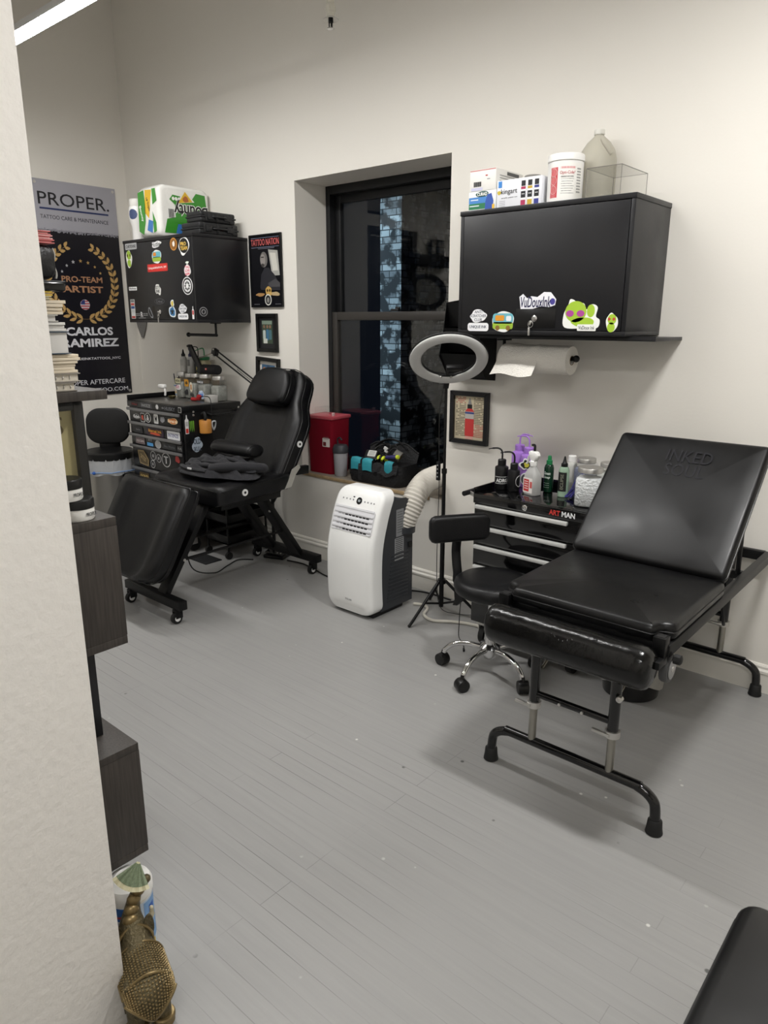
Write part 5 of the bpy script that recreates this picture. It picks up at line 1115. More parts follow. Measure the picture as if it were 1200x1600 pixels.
def case(x0, x1, y0, y1, z0, z1, lab):
    o = ((x0 + x1) / 2, (y0 + y1) / 2, z0); t = thing('tool_case', lab, 'case', o, 0, 'black cases on the stickered cabinet'); m = (z0 + z1) / 2
    CS = M('black_case_plastic', '1e1f21', .5, bump=.2, bscale=120)
    obj('lower_shell', MB(o).box2((x0, y0, z0), (x1, y1, m - .001), .012, 3), CS, t); obj('upper_shell', MB(o).box2((x0, y0, m + .001), (x1, y1, z1), .012, 3), CS, t)
    obj('seam_rib', MB(o).box2((x0 - .003, y0 - .003, m - .005), (x1 + .003, y1 + .003, m + .005), .003), CS, t)
    for y in (y0 + .07, y1 - .07): obj('latch', MB(o).box2((x1, y - .022, m - .018), (x1 + .008, y + .022, m + .016), .003), CS, t)
    obj('handle', MB(o).tube(spline([(x1, (y0 + y1) / 2 - .05, m), (x1 + .018, (y0 + y1) / 2 - .04, m), (x1 + .018, (y0 + y1) / 2 + .04, m), (x1, (y0 + y1) / 2 + .05, m)], 4), .006, 8), CS, t)
    for y in (y0 + .03, (y0 + y1) / 2 - .02, y1 - .05): obj('rib', MB(o).box2((x1 - .002, y, z0 + .008), (x1 + .004, y + .018, z1 - .008), .002), CS, t)
    return t
case(1.19, 1.385, -.345, -.045, TOPL, TOPL + .075, 'lower black plastic case on the stickered cabinet'); case(1.22, 1.38, -.325, -.06, TOPL + .0755, TOPL + .14, 'upper black plastic case lying on the other case')
# ------------------------------------------------------------------ on top of the right cabinet
def carton(nm, x0, x1, y0, y1, z0, z1, col, lab, cat='box', group=None):
    o = ((x0 + x1) / 2, (y0 + y1) / 2, z0); t = thing(nm, lab, cat, o, 0, group)
    b = obj('carton', MB(o).box2((x0, y0, z0), (x1, y1, z1), .0015), flat(col, .5), t)
    return b, frame((0, y0, 0), (1, 0, 0), (0, 0, 1)), frame((x1, 0, 0), (0, 1, 0), (0, 0, 1)), o
b, F, G, o = carton('glove_box', 3.368, 3.512, -.30, -.08, TOPR, TOPR + .087, 'E4E6E6', 'blue and green labelled glove box, lower one on the large cabinet')
D = lambda pts, c, m, lift=.0003, FF_=None: decal(pts, FF_ or F, c, flat(m), b, 'printed_panel', lift, .0004, o)
D(rrect(.098, .026, .002), (3.419, 2.066), '4a86c8'); D(rrect(.098, .024, .002), (3.419, 2.041), '2f7a52'); D([(-.02, -.032), (.02, -.032), (.024, .0), (.012, .032), (-.008, .028), (-.018, .0)], (3.476, 2.058), '3556a8', .0008); D(rrect(.012, .018, .002), (3.500, 2.035), 'E2B93B', .001); s = decal(blob(.07, .026, 14, amp=.06), F, (3.44, 2.090), flat('1f4f48'), b, 'printed_panel', .0006, .0004, o)
text('CURAD', F, (3.44, 2.090), .014, flat('F0F0EC'), s, w=.052, org=o, bold=.03); D(rrect(.04, .004, .001), (3.4, 2.068), 'E8EEF4', .001); D(rrect(.05, .004, .001), (3.4, 2.043), 'E8EEF4', .001)
D(rrect(.16, .07, .002), (-.19, 2.058), '2c3440', FF_=G); s = decal(blob(.06, .024, 14), G, (-.2, 2.08), flat('1f4f48'), b, 'printed_panel', .0008, .0004, o)
b, F, G, o = carton('glove_box', 3.372, 3.508, -.30, -.075, TOPR + .0875, TOPR + .175, 'E9E7E2', 'white carton with a barcode, stacked on the glove box')
D = lambda pts, c, m, lift=.0003, FF_=None: decal(pts, FF_ or F, c, flat(m), b, 'printed_panel', lift, .0004, o)
for i in range(11): D(rrect(.0022 if i % 3 else .0035, .020, .0004), (3.395 + i * .0036, 2.132), '2a2a2a')
D(rrect(.06, .012, .001), (3.41, 2.112), 'C9C9E0'); D(rrect(.134, .003, .001), (3.44, 2.188), 'C25A52'); D(rrect(.012, .005, .001), (3.46, 2.165), 'B0443c'); D(rrect(.016, .004, .001), (3.47, 2.15), '9a9a9a')
for k in range(5): D(rrect(.16, .003, .001), (-.19, 2.165 - k * .011), '8a8a88', FF_=G)
D(rrect(.10, .014, .001), (-.16, 2.178), '5a5a5a', FF_=G)
b, F, G, o = carton('paint_set_box', 3.516, 3.735, -.30, -.245, TOPR, TOPR + .118, 'E6E7EC', 'white acrylic paint set box with three paint tubes printed on it')
D = lambda pts, c, m, lift=.0003: decal(pts, F, c, flat(m), b, 'printed_panel', lift, .0004, o)
D(rrect(.018, .026, .001), (3.532, 2.118), '3f86d0'); s = decal(blob(.02, .02, 4), F, (3.528, 2.085), flat('C9B23A'), b, 'printed_panel', .0003, .0004, o)
text('kingart', F, (3.578, 2.085), .026, flat('2b2b2e'), b, w=.08, org=o); text('acrylic paint set', F, (3.580, 2.062), .007, flat('6a6a6e'), b, w=.08, org=o)
for i, c in enumerate(('B0345a', 'C9A83A', '3a3f8c')):
    x = 3.648 + i * .032
    D(rrect(.022, .098, .002), (x, 2.075), 'F2F2F2'); D(rrect(.020, .022, .001), (x, 2.112), '222225', .0008); D(rrect(.022, .010, .001), (x, 2.094), c, .0008); D(rrect(.022, .026, .001), (x, 2.068), '1f1f24', .0008); D(rrect(.022, .020, .001), (x, 2.036), c, .0008); D(rrect(.014, .003, .0005), (x, 2.07), 'd0d0d0', .0013)
for k in range(4): D(rrect(.03, .002, .0005), (3.545, 2.05 - k * .007), 'a5a5aa')
co2 = (3.813, -.246, TOPR)
t = thing('disinfectant_canister', 'white round disinfectant wipes canister with red label between paint box and jug', 'canister', co2, RAD(20))
obj('tub', MB().lathe((0, 0, 0), [(.068, 0), (.072, .004), (.072, .158), (.068, .160)], 44), WHITEPL, t)
obj('lid', MB().lathe((0, 0, .160), [(.070, 0), (.0745, .002), (.0745, .024), (.072, .028), (.03, .030), (.02, .034), (.004, .034)], 44), WHITEPL, t)
CF = lambda r: (lambda u, v, w=0.: V(((r + w) * sin(u / r), -(r + w) * cos(u / r), v)))
cf = CF(.0722)
def wrapd(q, u0, u1, v0, v1, n=10): return q.grid(n, 1, lambda a, b: cf(u0 + (u1 - u0) * a, v0 + (v1 - v0) * b, .0004))
lb = obj('label', wrapd(MB(), -.062, .085, .012, .150, 24), flat('EDEBE6'), t)
obj('red_panel', wrapd(MB(), -.056, -.022, .02, .135), flat('C5303A'), lb); obj('red_band', wrapd(MB(), -.010, .05, .128, .136), flat('C5303A'), lb)
for z in (.05, .085, .115): obj('white_ring', MB().tube([cf(-.04 + .014 * cos(i * .42), z + .016 * sin(i * .42), .001) for i in range(15)], .0007, 4, True), flat('E8C9C6'), lb)
text('Opti-Cide\u00b3', cf, (.018, .112), .015, flat('B8323a'), lb, w=.062, lift=.001); text('DISINFECTANT WIPES', cf, (.018, .098), .005, flat('3a3a3a'), lb, w=.05, lift=.001)
for k in range(7): obj('text_line', wrapd(MB(), -.008 + .003 * (k % 2), .046 - .004 * (k % 3), .088 - k * .009, .0905 - k * .009), flat('7a7a78'), lb)
for k in range(9): obj('text_line', wrapd(MB(), .058, .08, .125 - k * .011, .131 - k * .011), flat('9a9a96'), lb)
jo = (3.872, -.081, TOPR)
t = thing('gallon_jug', 'translucent gallon jug half full, behind the disinfectant canister', 'jug', jo)
obj('jug_body', MB().lathe((0, 0, 0), [(.07, 0), (.078, .006), (.079, .17), (.078, .19), (.068, .225), (.048, .255), (.026, .275), (.0185, .282), (.0185, .292)], 40), M('translucent_jug', 'd8d4c6', .3, trans=.45, ior=1.15), t)
obj('liquid', MB().lathe((0, 0, .004), [(.066, 0), (.074, .006), (.075, .145), (.01, .146)], 36), M('cloudy_liquid', 'c2bda8', .2, trans=.3, ior=1.2), t)
obj('cap', MB().lathe((0, 0, .286), [(.021, 0), (.022, .002), (.022, .018), (.020, .02), (.004, .0205)], 24), flat('DEDCD4'), t)
obj('handle', MB().tube(spline([(.03, -.03, .262), (.052, -.042, .235), (.072, -.028, .20)], 6), .011, 10), M('translucent_jug', 'd8d4c6'), t)
xo = (4.005, -.2, TOPR)
t = thing('acrylic_display_box', 'empty clear acrylic box at the right end of the large cabinet top', 'display box', xo)
ACR = glassmat('clear_acrylic', (.985, .985, .98), .015)
a0, a1, b0, b1, hh = 3.956, 4.100, -.345, -.095, .108
for p, q_ in (((a0, b0, 0), (a1, b0 + .003, hh)), ((a0, b1 - .003, 0), (a1, b1, hh)), ((a0, b0 + .003, 0), (a0 + .003, b1 - .003, hh)), ((a1 - .003, b0 + .003, 0), (a1, b1 - .003, hh)), ((a0 + .003, b0 + .003, hh - .003), (a1 - .003, b1 - .003, hh))): obj('panel', MB(xo).box2((p[0], p[1], TOPR + p[2]), (q_[0], q_[1], TOPR + q_[2])), ACR, t)
EDG = M('acrylic_edge', '7d7973', .3)
for p, q_ in (((a0, b0), (a1, b0)), ((a1, b0), (a1, b1)), ((a0, b1), (a1, b1)), ((a0, b0), (a0, b1))): obj('top_edge', MB(xo).cyl((*p, TOPR + hh), (*q_, TOPR + hh), .0013, n=6), EDG, t)
for p in ((a0, b0), (a1, b0), (a1, b1), (a0, b1)): obj('corner_edge', MB(xo).cyl((*p, TOPR), (*p, TOPR + hh), .0013, n=6), EDG, t)
t = thing('small_tub', 'small grey lidded tub behind the cartons on the large cabinet', 'tub', (3.565, -.08, TOPR))
obj('tub_body', MB().lathe((0, 0, 0), [(.034, 0), (.036, .14)], 24), flat('B9B6B0'), t); obj('lid', MB().lathe((0, 0, .14), [(.039, 0), (.040, .02), (.037, .024), (.005, .024)], 24), flat('8e8b86'), t)

# ------------------------------------------------------------------ bottles and jars on the right tool chest
ZC = .7685
def wash(o, rz, col, lab, h=.105, r=.030, body=None):
    m = M(col + '_wash_bottle', body, .35); t = thing('wash_bottle', lab, 'bottle', o, rz, 'wash bottles on the glossy tool chest')
    obj('bottle_body', MB().lathe((0, 0, 0), [(r * .92, 0), (r, .004), (r, h * .90), (r * .95, h * .94), (r * .62, h * .985), (r * .55, h)], 28), m, t)
    obj('cap', MB().lathe((0, 0, h - .001), [(r * .6, 0), (r * .62, .002), (r * .62, .026), (r * .5, .03)], 20), m, t)
    obj('spout', MB().tube(spline([(0, 0, h + .026), (0, 0, h + .055), (-.006, 0, h + .072), (-.022, 0, h + .080), (-.05, 0, h + .078), (-.066, 0, h + .074)], 6), [.0042] * 24 + [.0025] * 7, 8), m, t)
    return t
b1_ = wash((3.594, -.285, ZC), RAD(25), 'black', 'black wash bottle with white lettering, nearest the chest handle', .115, .032, '121214')
cf = CF(.0322); lb = obj('label_band', MB().grid(14, 1, lambda a, b: cf(-.03 + .07 * a, .03 + .032 * b, .0004)), flat('161618'), b1_)
text('ADRG', cf, (.006, .046), .018, flat('D9D9D9'), lb, w=.056, lift=.0008, bold=.03)
for z in (.030, .062): obj('label_rule', MB().grid(14, 1, lambda a, b: cf(-.03 + .07 * a, z + .002 * b, .0008)), flat('D9D9D9'), lb)
b2_ = wash((3.661, -.285, ZC), RAD(30), 'black', 'plain black wash bottle with a round sticker, second from the chest handle', .105, .029, '121214')
obj('round_sticker', MB().tube([CF(.0295)(.03 + .02 * cos(i * .35), .05 + .026 * sin(i * .35), .001) for i in range(18)], .0012, 5, True), flat('C9C9C9'), b2_)
p1 = wash((3.592, -.122, ZC), RAD(182), 'purple', 'purple wash bottle at the back behind the black ones', .165, .038, 'a679cf')
p2 = wash((3.668, -.165, ZC), RAD(2), 'purple', 'purple wash bottle with stickers beside the spray bottle', .165, .038, 'a679cf')
s = obj('sticker', MB().prism(blob(.07, .075, 51, amp=.2), frame((.008, -.039, .115), (1, .12, 0), (0, 0, 1)), .001), flat('F2F2F2'), p2); obj('print', MB().prism(blob(.05, .055, 51, amp=.2), frame((.008, -.0405, .115), (1, .12, 0), (0, 0, 1)), .001), flat('2a2a2e'), s); obj('print', MB().prism(blob(.026, .03, 7), frame((.012, -.042, .115), (1, .12, 0), (0, 0, 1)), .001), flat('C9C24C'), s)
s = obj('sticker', MB().prism(ell(.045, .06), frame((.004, -.039, .045), (1, .12, 0), (0, 0, 1)), .001), flat('E4E4E4'), p2); obj('print', MB().prism(ell(.034, .046), frame((.004, -.0405, .045), (1, .12, 0), (0, 0, 1)), .001), flat('55555a'), s)
sb = (3.765, -.29, ZC)
t = thing('spray_bottle', 'frosted trigger spray bottle with a red and white label', 'spray bottle', sb, RAD(-18))
obj('bottle_body', MB().rings([[V((u, v, z)) for u, v in rrect(.078 * k, .052 * k, .016 * k, 5)] for z, k in ((0, .94), (.004, 1), (.085, 1), (.10, .9), (.118, .62), (.130, .42), (.135, .40))]), M('frosted_bottle', 'c3c3c0', .4, trans=.25, ior=1.1), t, 60)
obj('collar', MB().lathe((0, 0, .134), [(.016, 0), (.017, .003), (.017, .022), (.013, .025)], 18), WHITEPL, t)
obj('trigger_head', MB().rings([[V((u, v, z)) for v, u in rrect(.026 * k, w_, .008 * k, 4, 0, c)] for z, k, w_, c in ((.157, .8, .03, 0), (.17, 1, .045, .004), (.185, 1, .06, .004), (.197, 1, .055, .0), (.203, .7, .035, 0))]), WHITEPL, t, 50)
obj('trigger', MB().tube(spline([(-.018, 0, .182), (-.034, 0, .172), (-.038, 0, .150), (-.046, 0, .138)], 5), .005, 8), WHITEPL, t)
obj('black_nozzle', MB().tube(spline([(.002, 0, .20), (.003, 0, .222), (-.0, 0, .230), (-.014, 0, .229)], 4), .0055, 8), BLKPL, t)
F = frame((0, -.0262, 0), (1, 0, 0), (0, 0, 1)); lb = decal(rrect(.060, .07, .003), F, (-.004, .045), flat('E8E4E0'), t, 'label', .0002, .0006); decal(rrect(.034, .056, .002), F, (-.012, .045), flat('C23A3C'), lb, 'print', .001, .0004); decal(rrect(.014, .03, .002), F, (.018, .05), flat('C85a58'), lb, 'print', .001, .0004)
for k in range(4): decal(rrect(.024, .004, .001), F, (-.012, .063 - k * .011), flat('F0DAD6'), lb, 'print', .0015, .0003)
t = thing('green_soap_bottle', 'dark green spray bottle with white script label beside the trigger bottle', 'bottle', (3.795, -.195, ZC))
obj('bottle_body', MB().lathe((0, 0, 0), [(.020, 0), (.0225, .003), (.0225, .115), (.019, .128), (.012, .134)], 26), M('green_bottle_plastic', '0d2e1e', .2), t)
obj('cap', MB().lathe((0, 0, .132), [(.014, 0), (.0145, .018), (.009, .020), (.009, .034), (.007, .04), (.003, .041)], 18), flat('1f7a48', .35), t)
cf = CF(.0227); text('Green', cf, (.002, .092), .015, flat('D9E4DC'), t, w=.032, lift=.0006, shear=.2, bold=.02); text('Soap', cf, (.002, .072), .015, flat('D9E4DC'), t, w=.03, lift=.0006, shear=.2, bold=.02)
for k in range(3): text('-----', cf, (.0, .045 - k * .01), .002, flat('8fa898'), t, w=.028, lift=.0006)
t = thing('black_label_bottle', 'clear bottle with black label and pointed black cap, left of the glass jars', 'bottle', (3.892, -.235, ZC))
obj('bottle_body', MB().lathe((0, 0, 0), [(.0215, 0), (.024, .003), (.024, .12), (.02, .134), (.012, .142)], 26), M('pale_green_bottle', 'a9c4ac', .2, trans=.35, ior=1.1), t)
obj('cap', MB().lathe((0, 0, .139), [(.015, 0), (.015, .014), (.010, .018), (.006, .034), (.003, .048)], 18), BLKPL, t)
cf = CF(.0242); lb = obj('label', MB().grid(16, 1, lambda a, b: cf(-.022 + .046 * a, .028 + .088 * b, .0004)), flat('1b1c1a'), t); text('ECLIPSE', cf, (.003, .072), .014, flat('8a8c7c'), lb, w=.07, lift=.001, rot=pi / 2, bold=.01)
t = thing('clear_bottle', 'clear bottle with flat white cap behind the black-labelled bottle', 'bottle', (3.862, -.10, ZC))
obj('bottle_body', MB().lathe((0, 0, 0), [(.022, 0), (.024, .003), (.024, .12), (.018, .138), (.012, .142)], 24), FROST, t); obj('cap', MB().lathe((0, 0, .14), [(.018, 0), (.018, .026), (.016, .028), (.004, .028)], 20), WHITEPL, t)
CG = glassmat('jar_glass', (.97, .98, .98), .03)
def gjar(o, lab, r=.052, h=.15, sq=True, fill=None, fm=None, rz=0., cat='jar', group='steel-lidded glass jars on the glossy chest', lidh=.022, solid=False):
    t = thing('glass_jar', lab, cat, o, rz, group); k = 1.0
    prof = [(0, .9), (.006, 1), (h * .82, 1), (h * .88, .93), (h * .90, .88)]
    sec = (lambda kk: rrect(2 * r * kk, 2 * r * kk, r * .38 * kk, 5)) if sq else (lambda kk: ell(2 * r * kk, 2 * r * kk, 30))
    obj('glass', MB().rings([[V((u, v, z)) for u, v in sec(kk)] for z, kk in prof]), CG, t, 50)
    obj('steel_lid', MB().lathe((0, 0, h * .90), [(r * .9, 0), (r * .95, .002), (r * .95, lidh - .003), (r * .92, lidh), (.004, lidh + .0005)], 32), STEEL, t)
    if fill: 
        fo_ = obj(fill, MB().rings([[V((u, v, z)) for u, v in sec(kk)] for z, kk in ((.005, .88), (.01, .95), (h * .70, .95), (h * .76, .90), (h * .78, .6))]), fm, t, 60)
        fo_['kind'] = 'stuff'
    return t
COT = M('clear_plastic_caps', 'f2f3f3', .3, var=.25, vscale=90, bump=1., bscale=110)
gjar((4.055, -.315, ZC), 'front glass jar packed with clear plastic caps', .056, .165, True, 'plastic_caps', COT, .25)
gjar((3.945, -.125, ZC), 'rear glass jar with a few cords inside, left of the other rear jar', .046, .165, True, 'blue_brushes', M('blue_grey_contents', '7d8094', .5, var=.5, vscale=40), .1)
gjar((4.056, -.115, ZC), 'rear glass jar closest to the raised table back', .046, .155, True, 'white_cotton', M('white_cotton', 'd4d2cc', .9, bump=.6, bscale=40), -.1)
bg = thing('purple_brush_bundle', 'bundle of purple stirrer brushes lying between bottle and front jar', 'brushes', (3.95, -.225, ZC))
rd = random.Random(4); PUR = M('purple_plastic_bristle', '3d3a86', .4)
for k in range(16):
    a = V((rd.uniform(-.035, .0), rd.uniform(-.05, .0), .005 + rd.uniform(0, .006))); b = V((rd.uniform(.0, .03), rd.uniform(-.02, .04), rd.uniform(.06, .125)))
    obj('brush', MB().tube([a, (a + b) / 2 + V((.004, 0, 0)), b], .0022, 6), PUR, bg)

# ------------------------------------------------------------------ on the left tool chest
ZL = 1.0035
single('riser_box', MB().box2((-.215, -.035, 0), (.215, .03, .135), .003), M('tan_riser_board', '9a8a76', .6), 'tan riser box at the back of the stickered tool chest, behind the jars', 'riser', (.905, -.095, ZL))
def tjar(o, lab, r, h):
    return gjar(o, lab, r, h, True, None, None, 0, 'jar', 'steel-lidded jars on the stickered chest', .026)
GRY = M('grey_jar_contents', '8c8c86', .6, var=.5, vscale=60)
def fillj(t, r, h, m, nm='contents'):
    f_ = obj(nm, MB().rings([[V((u, v, z)) for u, v in rrect(2 * r * k, 2 * r * k, r * .35 * k, 5)] for z, k in ((.004, .86), (.01, .94), (h * .6, .94), (h * .66, .8))]), m, t, 60); f_['kind'] = 'stuff'
J = [(.836, -.18, .037, .175, 'leftmost large jar with a cream lettered label on the stickered chest'), (.911, -.168, .032, .165, 'jar with an orange sticker, second in the row on the stickered chest'), (.985, -.17, .036, .168, 'middle jar with a cream oval sticker on the stickered chest'), (1.115, -.18, .042, .170, 'jar with blue script sticker under the portable speaker'), (1.225, -.15, .044, .160, 'plain jar at the wall end of the row on the stickered chest')]
js = []
for x, y, r, h, lb in J:
    t = tjar((x, y, ZL), lb, r, h); fillj(t, r, h, GRY); js.append((t, r))
def jf(r): return frame((0, -r - .0006, 0), (1, 0, 0), (0, 0, 1))
t, r = js[0]; F = jf(r); s = decal(rrect(.064, .032, .002), F, (0, .122), flat('C9C2A0'), t); text('INSTAR', F, (0, .122), .018, flat('3a3a2a'), s, w=.05, bold=.02); s = decal(blob(.066, .045, 21), F, (.004, .075), flat('E4E2E0'), t); text('CUT', F, (-.006, .078), .02, flat('C2406a'), s, w=.04, bold=.03)
t, r = js[1]; F = jf(r); s = decal(rrect(.05, .05, .006), F, (.006, .11), flat('C98F2C'), t); decal(blob(.03, .028, 3), F, (.006, .11), flat('4d3a1a'), s, 'print', .001, .0004); s = decal(blob(.05, .045, 14), F, (0, .045), flat('2a2a2c'), t)
t, r = js[2]; F = jf(r); s = decal(ell(.036, .07), F, (-.006, .085), flat('DAD3C0'), t); decal(rrect(.014, .036, .004), F, (-.006, .085), flat('B5793c'), s, 'print', .001, .0004); s = decal(blob(.05, .03, 17), F, (0, .03), flat('3c3c3a'), t)
t, r = js[3]; F = jf(r); s = decal(rrect(.072, .020, .004), F, (0, .128), flat('26262a'), t); text('FAMOUS', F, (0, .128), .014, flat('E4E4E4'), s, w=.064, bold=.02); s = decal(blob(.08, .06, 27), F, (.004, .042), flat('C9D6E6'), t); text('Ink', F, (.004, .042), .04, flat('2f74c4'), s, w=.055, shear=.3, bold=.03)
t = thing('pen_cup', 'blue and white paper cup holding pens on the stickered chest', 'cup', (.762, -.17, ZL))
obj('cup', MB().lathe((0, 0, 0), [(.022, 0), (.030, .095), (.031, .097), (.028, .095), (.021, .004)], 26), flat('CFC9B8'), t)
for z, c in ((.012, '8fa3c0'), (.030, 'c9a878'), (.078, '6f86ac')): obj('printed_band', MB().lathe((0, 0, z), [(.0222 + z * .085, 0), (.0226 + z * .085 + .001, .010)], 26, cap=False), flat(c), t)
for i, (a, c, l) in enumerate(((0, '22242a', .15), (1.5, '3a4f8c', .14), (3.2, '55585f', .165), (4.6, '26282e', .15))): 
    tag(obj('pen', MB().cyl((.008 * cos(a), .008 * sin(a), .006), (.022 * cos(a + .3) - .012, .022 * sin(a + .3), l), .004, n=8), flat(c), None), ('black pen leaning left in the paper cup', 'blue pen in the paper cup', 'tallest grey pen in the paper cup', 'dark pen at the back of the paper cup')[i], 'pen', 'pens in the paper cup').location = (.762, -.17, ZL)
ZR = ZL + .1355
def sq(o, lab, capc, lbl):
    t = thing('squeeze_bottle', lab, 'bottle', o, 0, 'squeeze bottles on the riser')
    obj('bottle_body', MB().lathe((0, 0, 0), [(.024, 0), (.026, .004), (.026, .12), (.022, .142), (.012, .152)], 26), flat('BDBCB8', .3), t)
    obj('cap', MB().lathe((0, 0, .150), [(.015, 0), (.015, .016), (.009, .022), (.004, .048), (.002, .05)], 16), flat(capc, .4), t)
    cf = CF(.0262)
    s = obj('label', MB().grid(10, 1, lambda a, b: cf(-.004 + .024 * a, .085 + .045 * b, .0004)), flat(lbl), t)
    return t
sq((.735, -.09, ZR), 'white squeeze bottle with black pointed cap, nearer the corner', '161616', 'a9a8a4'); sq((.815, -.085, ZR), 'white squeeze bottle with dark blue pointed cap on the riser', '26264f', '6c6c6a')
t = thing('green_wash_bottle', 'tan wash bottle with green cap and spout on the riser', 'bottle', (.985, -.085, ZR))
obj('bottle_body', MB().lathe((0, 0, 0), [(.040, 0), (.044, .004), (.044, .115), (.036, .13), (.03, .135)], 30), M('cloudy_tan_bottle', 'b0a888', .35), t)
obj('cap', MB().lathe((0, 0, .133), [(.036, 0), (.037, .002), (.037, .020), (.02, .024)], 26), flat('2f7a4c', .4), t)
obj('spout', MB().tube(spline([(0, 0, .15), (0, 0, .19), (-.012, 0, .212), (-.05, 0, .208), (-.09, -.01, .195)], 6), [.0045] * 18 + [.003] * 7, 8), flat('2f7a4c', .4), t)
F = frame((0, -.0452, 0), (1, 0, 0), (0, 0, 1)); s = decal(rrect(.075, .09, .004), F, (-.002, .06), flat('C9B45C'), t); decal(blob(.045, .06, 8, amp=.18), F, (-.016, .055), flat('2c3a3c'), s, 'print', .001, .0004); decal(blob(.04, .05, 19, amp=.12), F, (.016, .07), flat('5a4a20'), s, 'print', .001, .0004); decal(rrect(.06, .01, .002), F, (0, .025), flat('D8D8CC'), s, 'print', .001, .0004)
t = thing('black_wash_bottle', 'black wash bottle whose thin spout rises behind the green capped bottle', 'bottle', (.905, -.082, ZR))
obj('bottle_body', MB().lathe((0, 0, 0), [(.028, 0), (.030, .003), (.030, .10), (.022, .118), (.016, .122)], 26), flat('1a1a1c'), t); obj('cap', MB().lathe((0, 0, .12), [(.018, 0), (.018, .024)], 18), flat('1a1a1c'), t)
obj('spout', MB().tube(spline([(0, 0, .14), (.004, 0, .19), (-.004, 0, .216), (-.03, 0, .222), (-.075, 0, .22)], 6), .0036, 8), flat('1a1a1c'), t)
so3 = (1.165, -.165, ZL + .1802)
t = thing('portable_speaker', 'small black cylinder speaker lying across two jars', 'speaker', so3)
obj('speaker_body', MB().lathe((-.088, 0, .033), [(.022, 0), (.031, .004), (.033, .012), (.033, .164), (.031, .172), (.022, .176)], 28, (1, 0, 0)), M('black_speaker_mesh', '131315', .7, bump=.4, bscale=400), t)
for x in (-.0885, .0875): obj('bass_disc', MB().lathe((x, 0, .033), [(.020, 0), (.020, .001)], 20, (1, 0, 0)), RUB, t)
decal(rrect(.020, .013, .001), frame((-.01, -.0332, .037), (1, 0, 0), (0, 0, 1)), (0, 0), flat('C9483a'), t, 'badge', 0, .001); text('JBL', frame((-.01, -.0342, .037), (1, 0, 0), (0, 0, 1)), (0, 0), .007, flat('F0E4E0'), t, w=.014)
single('small_white_box', MB().box2((-.036, -.03, 0), (.036, .03, .048), .002), flat('B4B2AE'), 'small pale box in front of the plain jar on the stickered chest', 'box', (1.245, -.235, ZL))
t = thing('red_machine_clip', 'red tattoo machine with a black cord on the stickered chest edge', 'tattoo machine', (1.125, -.275, ZL))
RED = M('red_anodised', 'a82a2c', .35, .3)
obj('grip', MB().lathe((-.045, 0, .014), [(.008, 0), (.013, .004), (.013, .04), (.010, .05), (.006, .07)], 16, (1, 0, 0)), RED, t); obj('motor', MB().lathe((.03, .0, .018), [(.016, 0), (.017, .004), (.017, .026), (.014, .03)], 18, (.5, 0, .8)), RED, t); obj('frame_plate', MB().bar((0, 0, .014), (.045, 0, .035), .016, .008), RED, t)
obj('cord', MB().tube(spline([(.05, 0, .03), (.12, -.01, .045), (.196, -.02, .025), (.209, -.025, -.12), (.218, -.02, -.30)], 8), .003, 7), RUB, t)
t = thing('white_massage_head', 'white plastic clip arm hooked over the rim of the stickered chest', 'clip', (.655, -.24, ZL + .0395))
obj('blade', MB().rings([[V((x, y, z)) for x, z in rrect(.075 * k, .030 * k, .012 * k, 4, .01, .035)] for y, k in ((-.02, .6), (-.012, 1), (.012, 1), (.02, .6))]), WHITEPL, t, 60); obj('arm', MB().tube(spline([(.02, 0, .03), (.042, 0, .012), (.045, 0, -.012), (.04, 0, -.029)], 5), .008, 8), WHITEPL, t)
single('ink_cap_dish', MB().lathe((0, 0, 0), [(.016, 0), (.026, .012), (.030, .018), (.028, .019), (.018, .006), (.002, .005)], 24), M('olive_metal_dish', '5a5236', .35, .5), 'small olive dish in front of the lettered jar', 'dish', (.83, -.27, ZL))
# black holder and desk lamp arm
lw = (1.60, -.13, 0)
t = thing('swing_arm_lamp', 'black spring-arm desk lamp reaching from behind the treatment chair over the jars', 'lamp', lw)
A = V((1.60, -.13, 1.14)); B = V((1.178, -.13, 1.334)); H = V((1.0, -.14, 1.285)); BL = M('black_lamp_metal', '121213', .35)
n_ = V((.03, 0, .065)).normalized() * .017
for s_ in (1, -1): obj('arm_rod', MB(lw).tube([B + n_ * s_, A + n_ * s_], .0055, 8), BL, t)
obj('arm_spring', MB(lw).tube([B + (A - B) * (.55 + .4 * i / 120) + V((0, 0, 1)) * .0035 * sin(i * 1.2) + V((0, 1, 0)) * .0035 * cos(i * 1.2) for i in range(121)], .001, 4), BL, t)
obj('elbow', MB(lw).box(B, (.045, .035, .045), .006, Matrix.Rotation(.4, 3, 'Y')), BL, t); obj('shoulder', MB(lw).box(A, (.045, .035, .045), .006, Matrix.Rotation(.4, 3, 'Y')), BL, t)
for p in (B + n_ * 1.2, B - n_ * 1.2): obj('elbow_bolt', MB(lw).lathe(p + V((0, -.018, 0)), [(.007, 0), (.006, .005), (.001, .006)], 10, (0, -1, 0)), STEEL, t)
obj('head_rod', MB(lw).tube([B - V((.02, 0, .005)), H], .005, 8), CHROME, t)
obj('lamp_head', MB(lw).bar(V((.905, -.145, 1.365)), V((1.035, -.145, 1.19)), .05, .016, (0, 1, 0), .005), BL, t); obj('lamp_head_cap', MB(lw).sphere((.903, -.145, 1.367), (.03, .018, .012)), BL, t)
obj('lower_arm', MB(lw).tube([A, V((1.668, -.085, .70)), V((1.668, -.085, .45))], .0075, 8), BL, t); obj('base', MB(lw).lathe((1.668, -.085, 0), [(.044, .0), (.044, .012), (.012, .02), (.012, .45)], 20), BL, t)

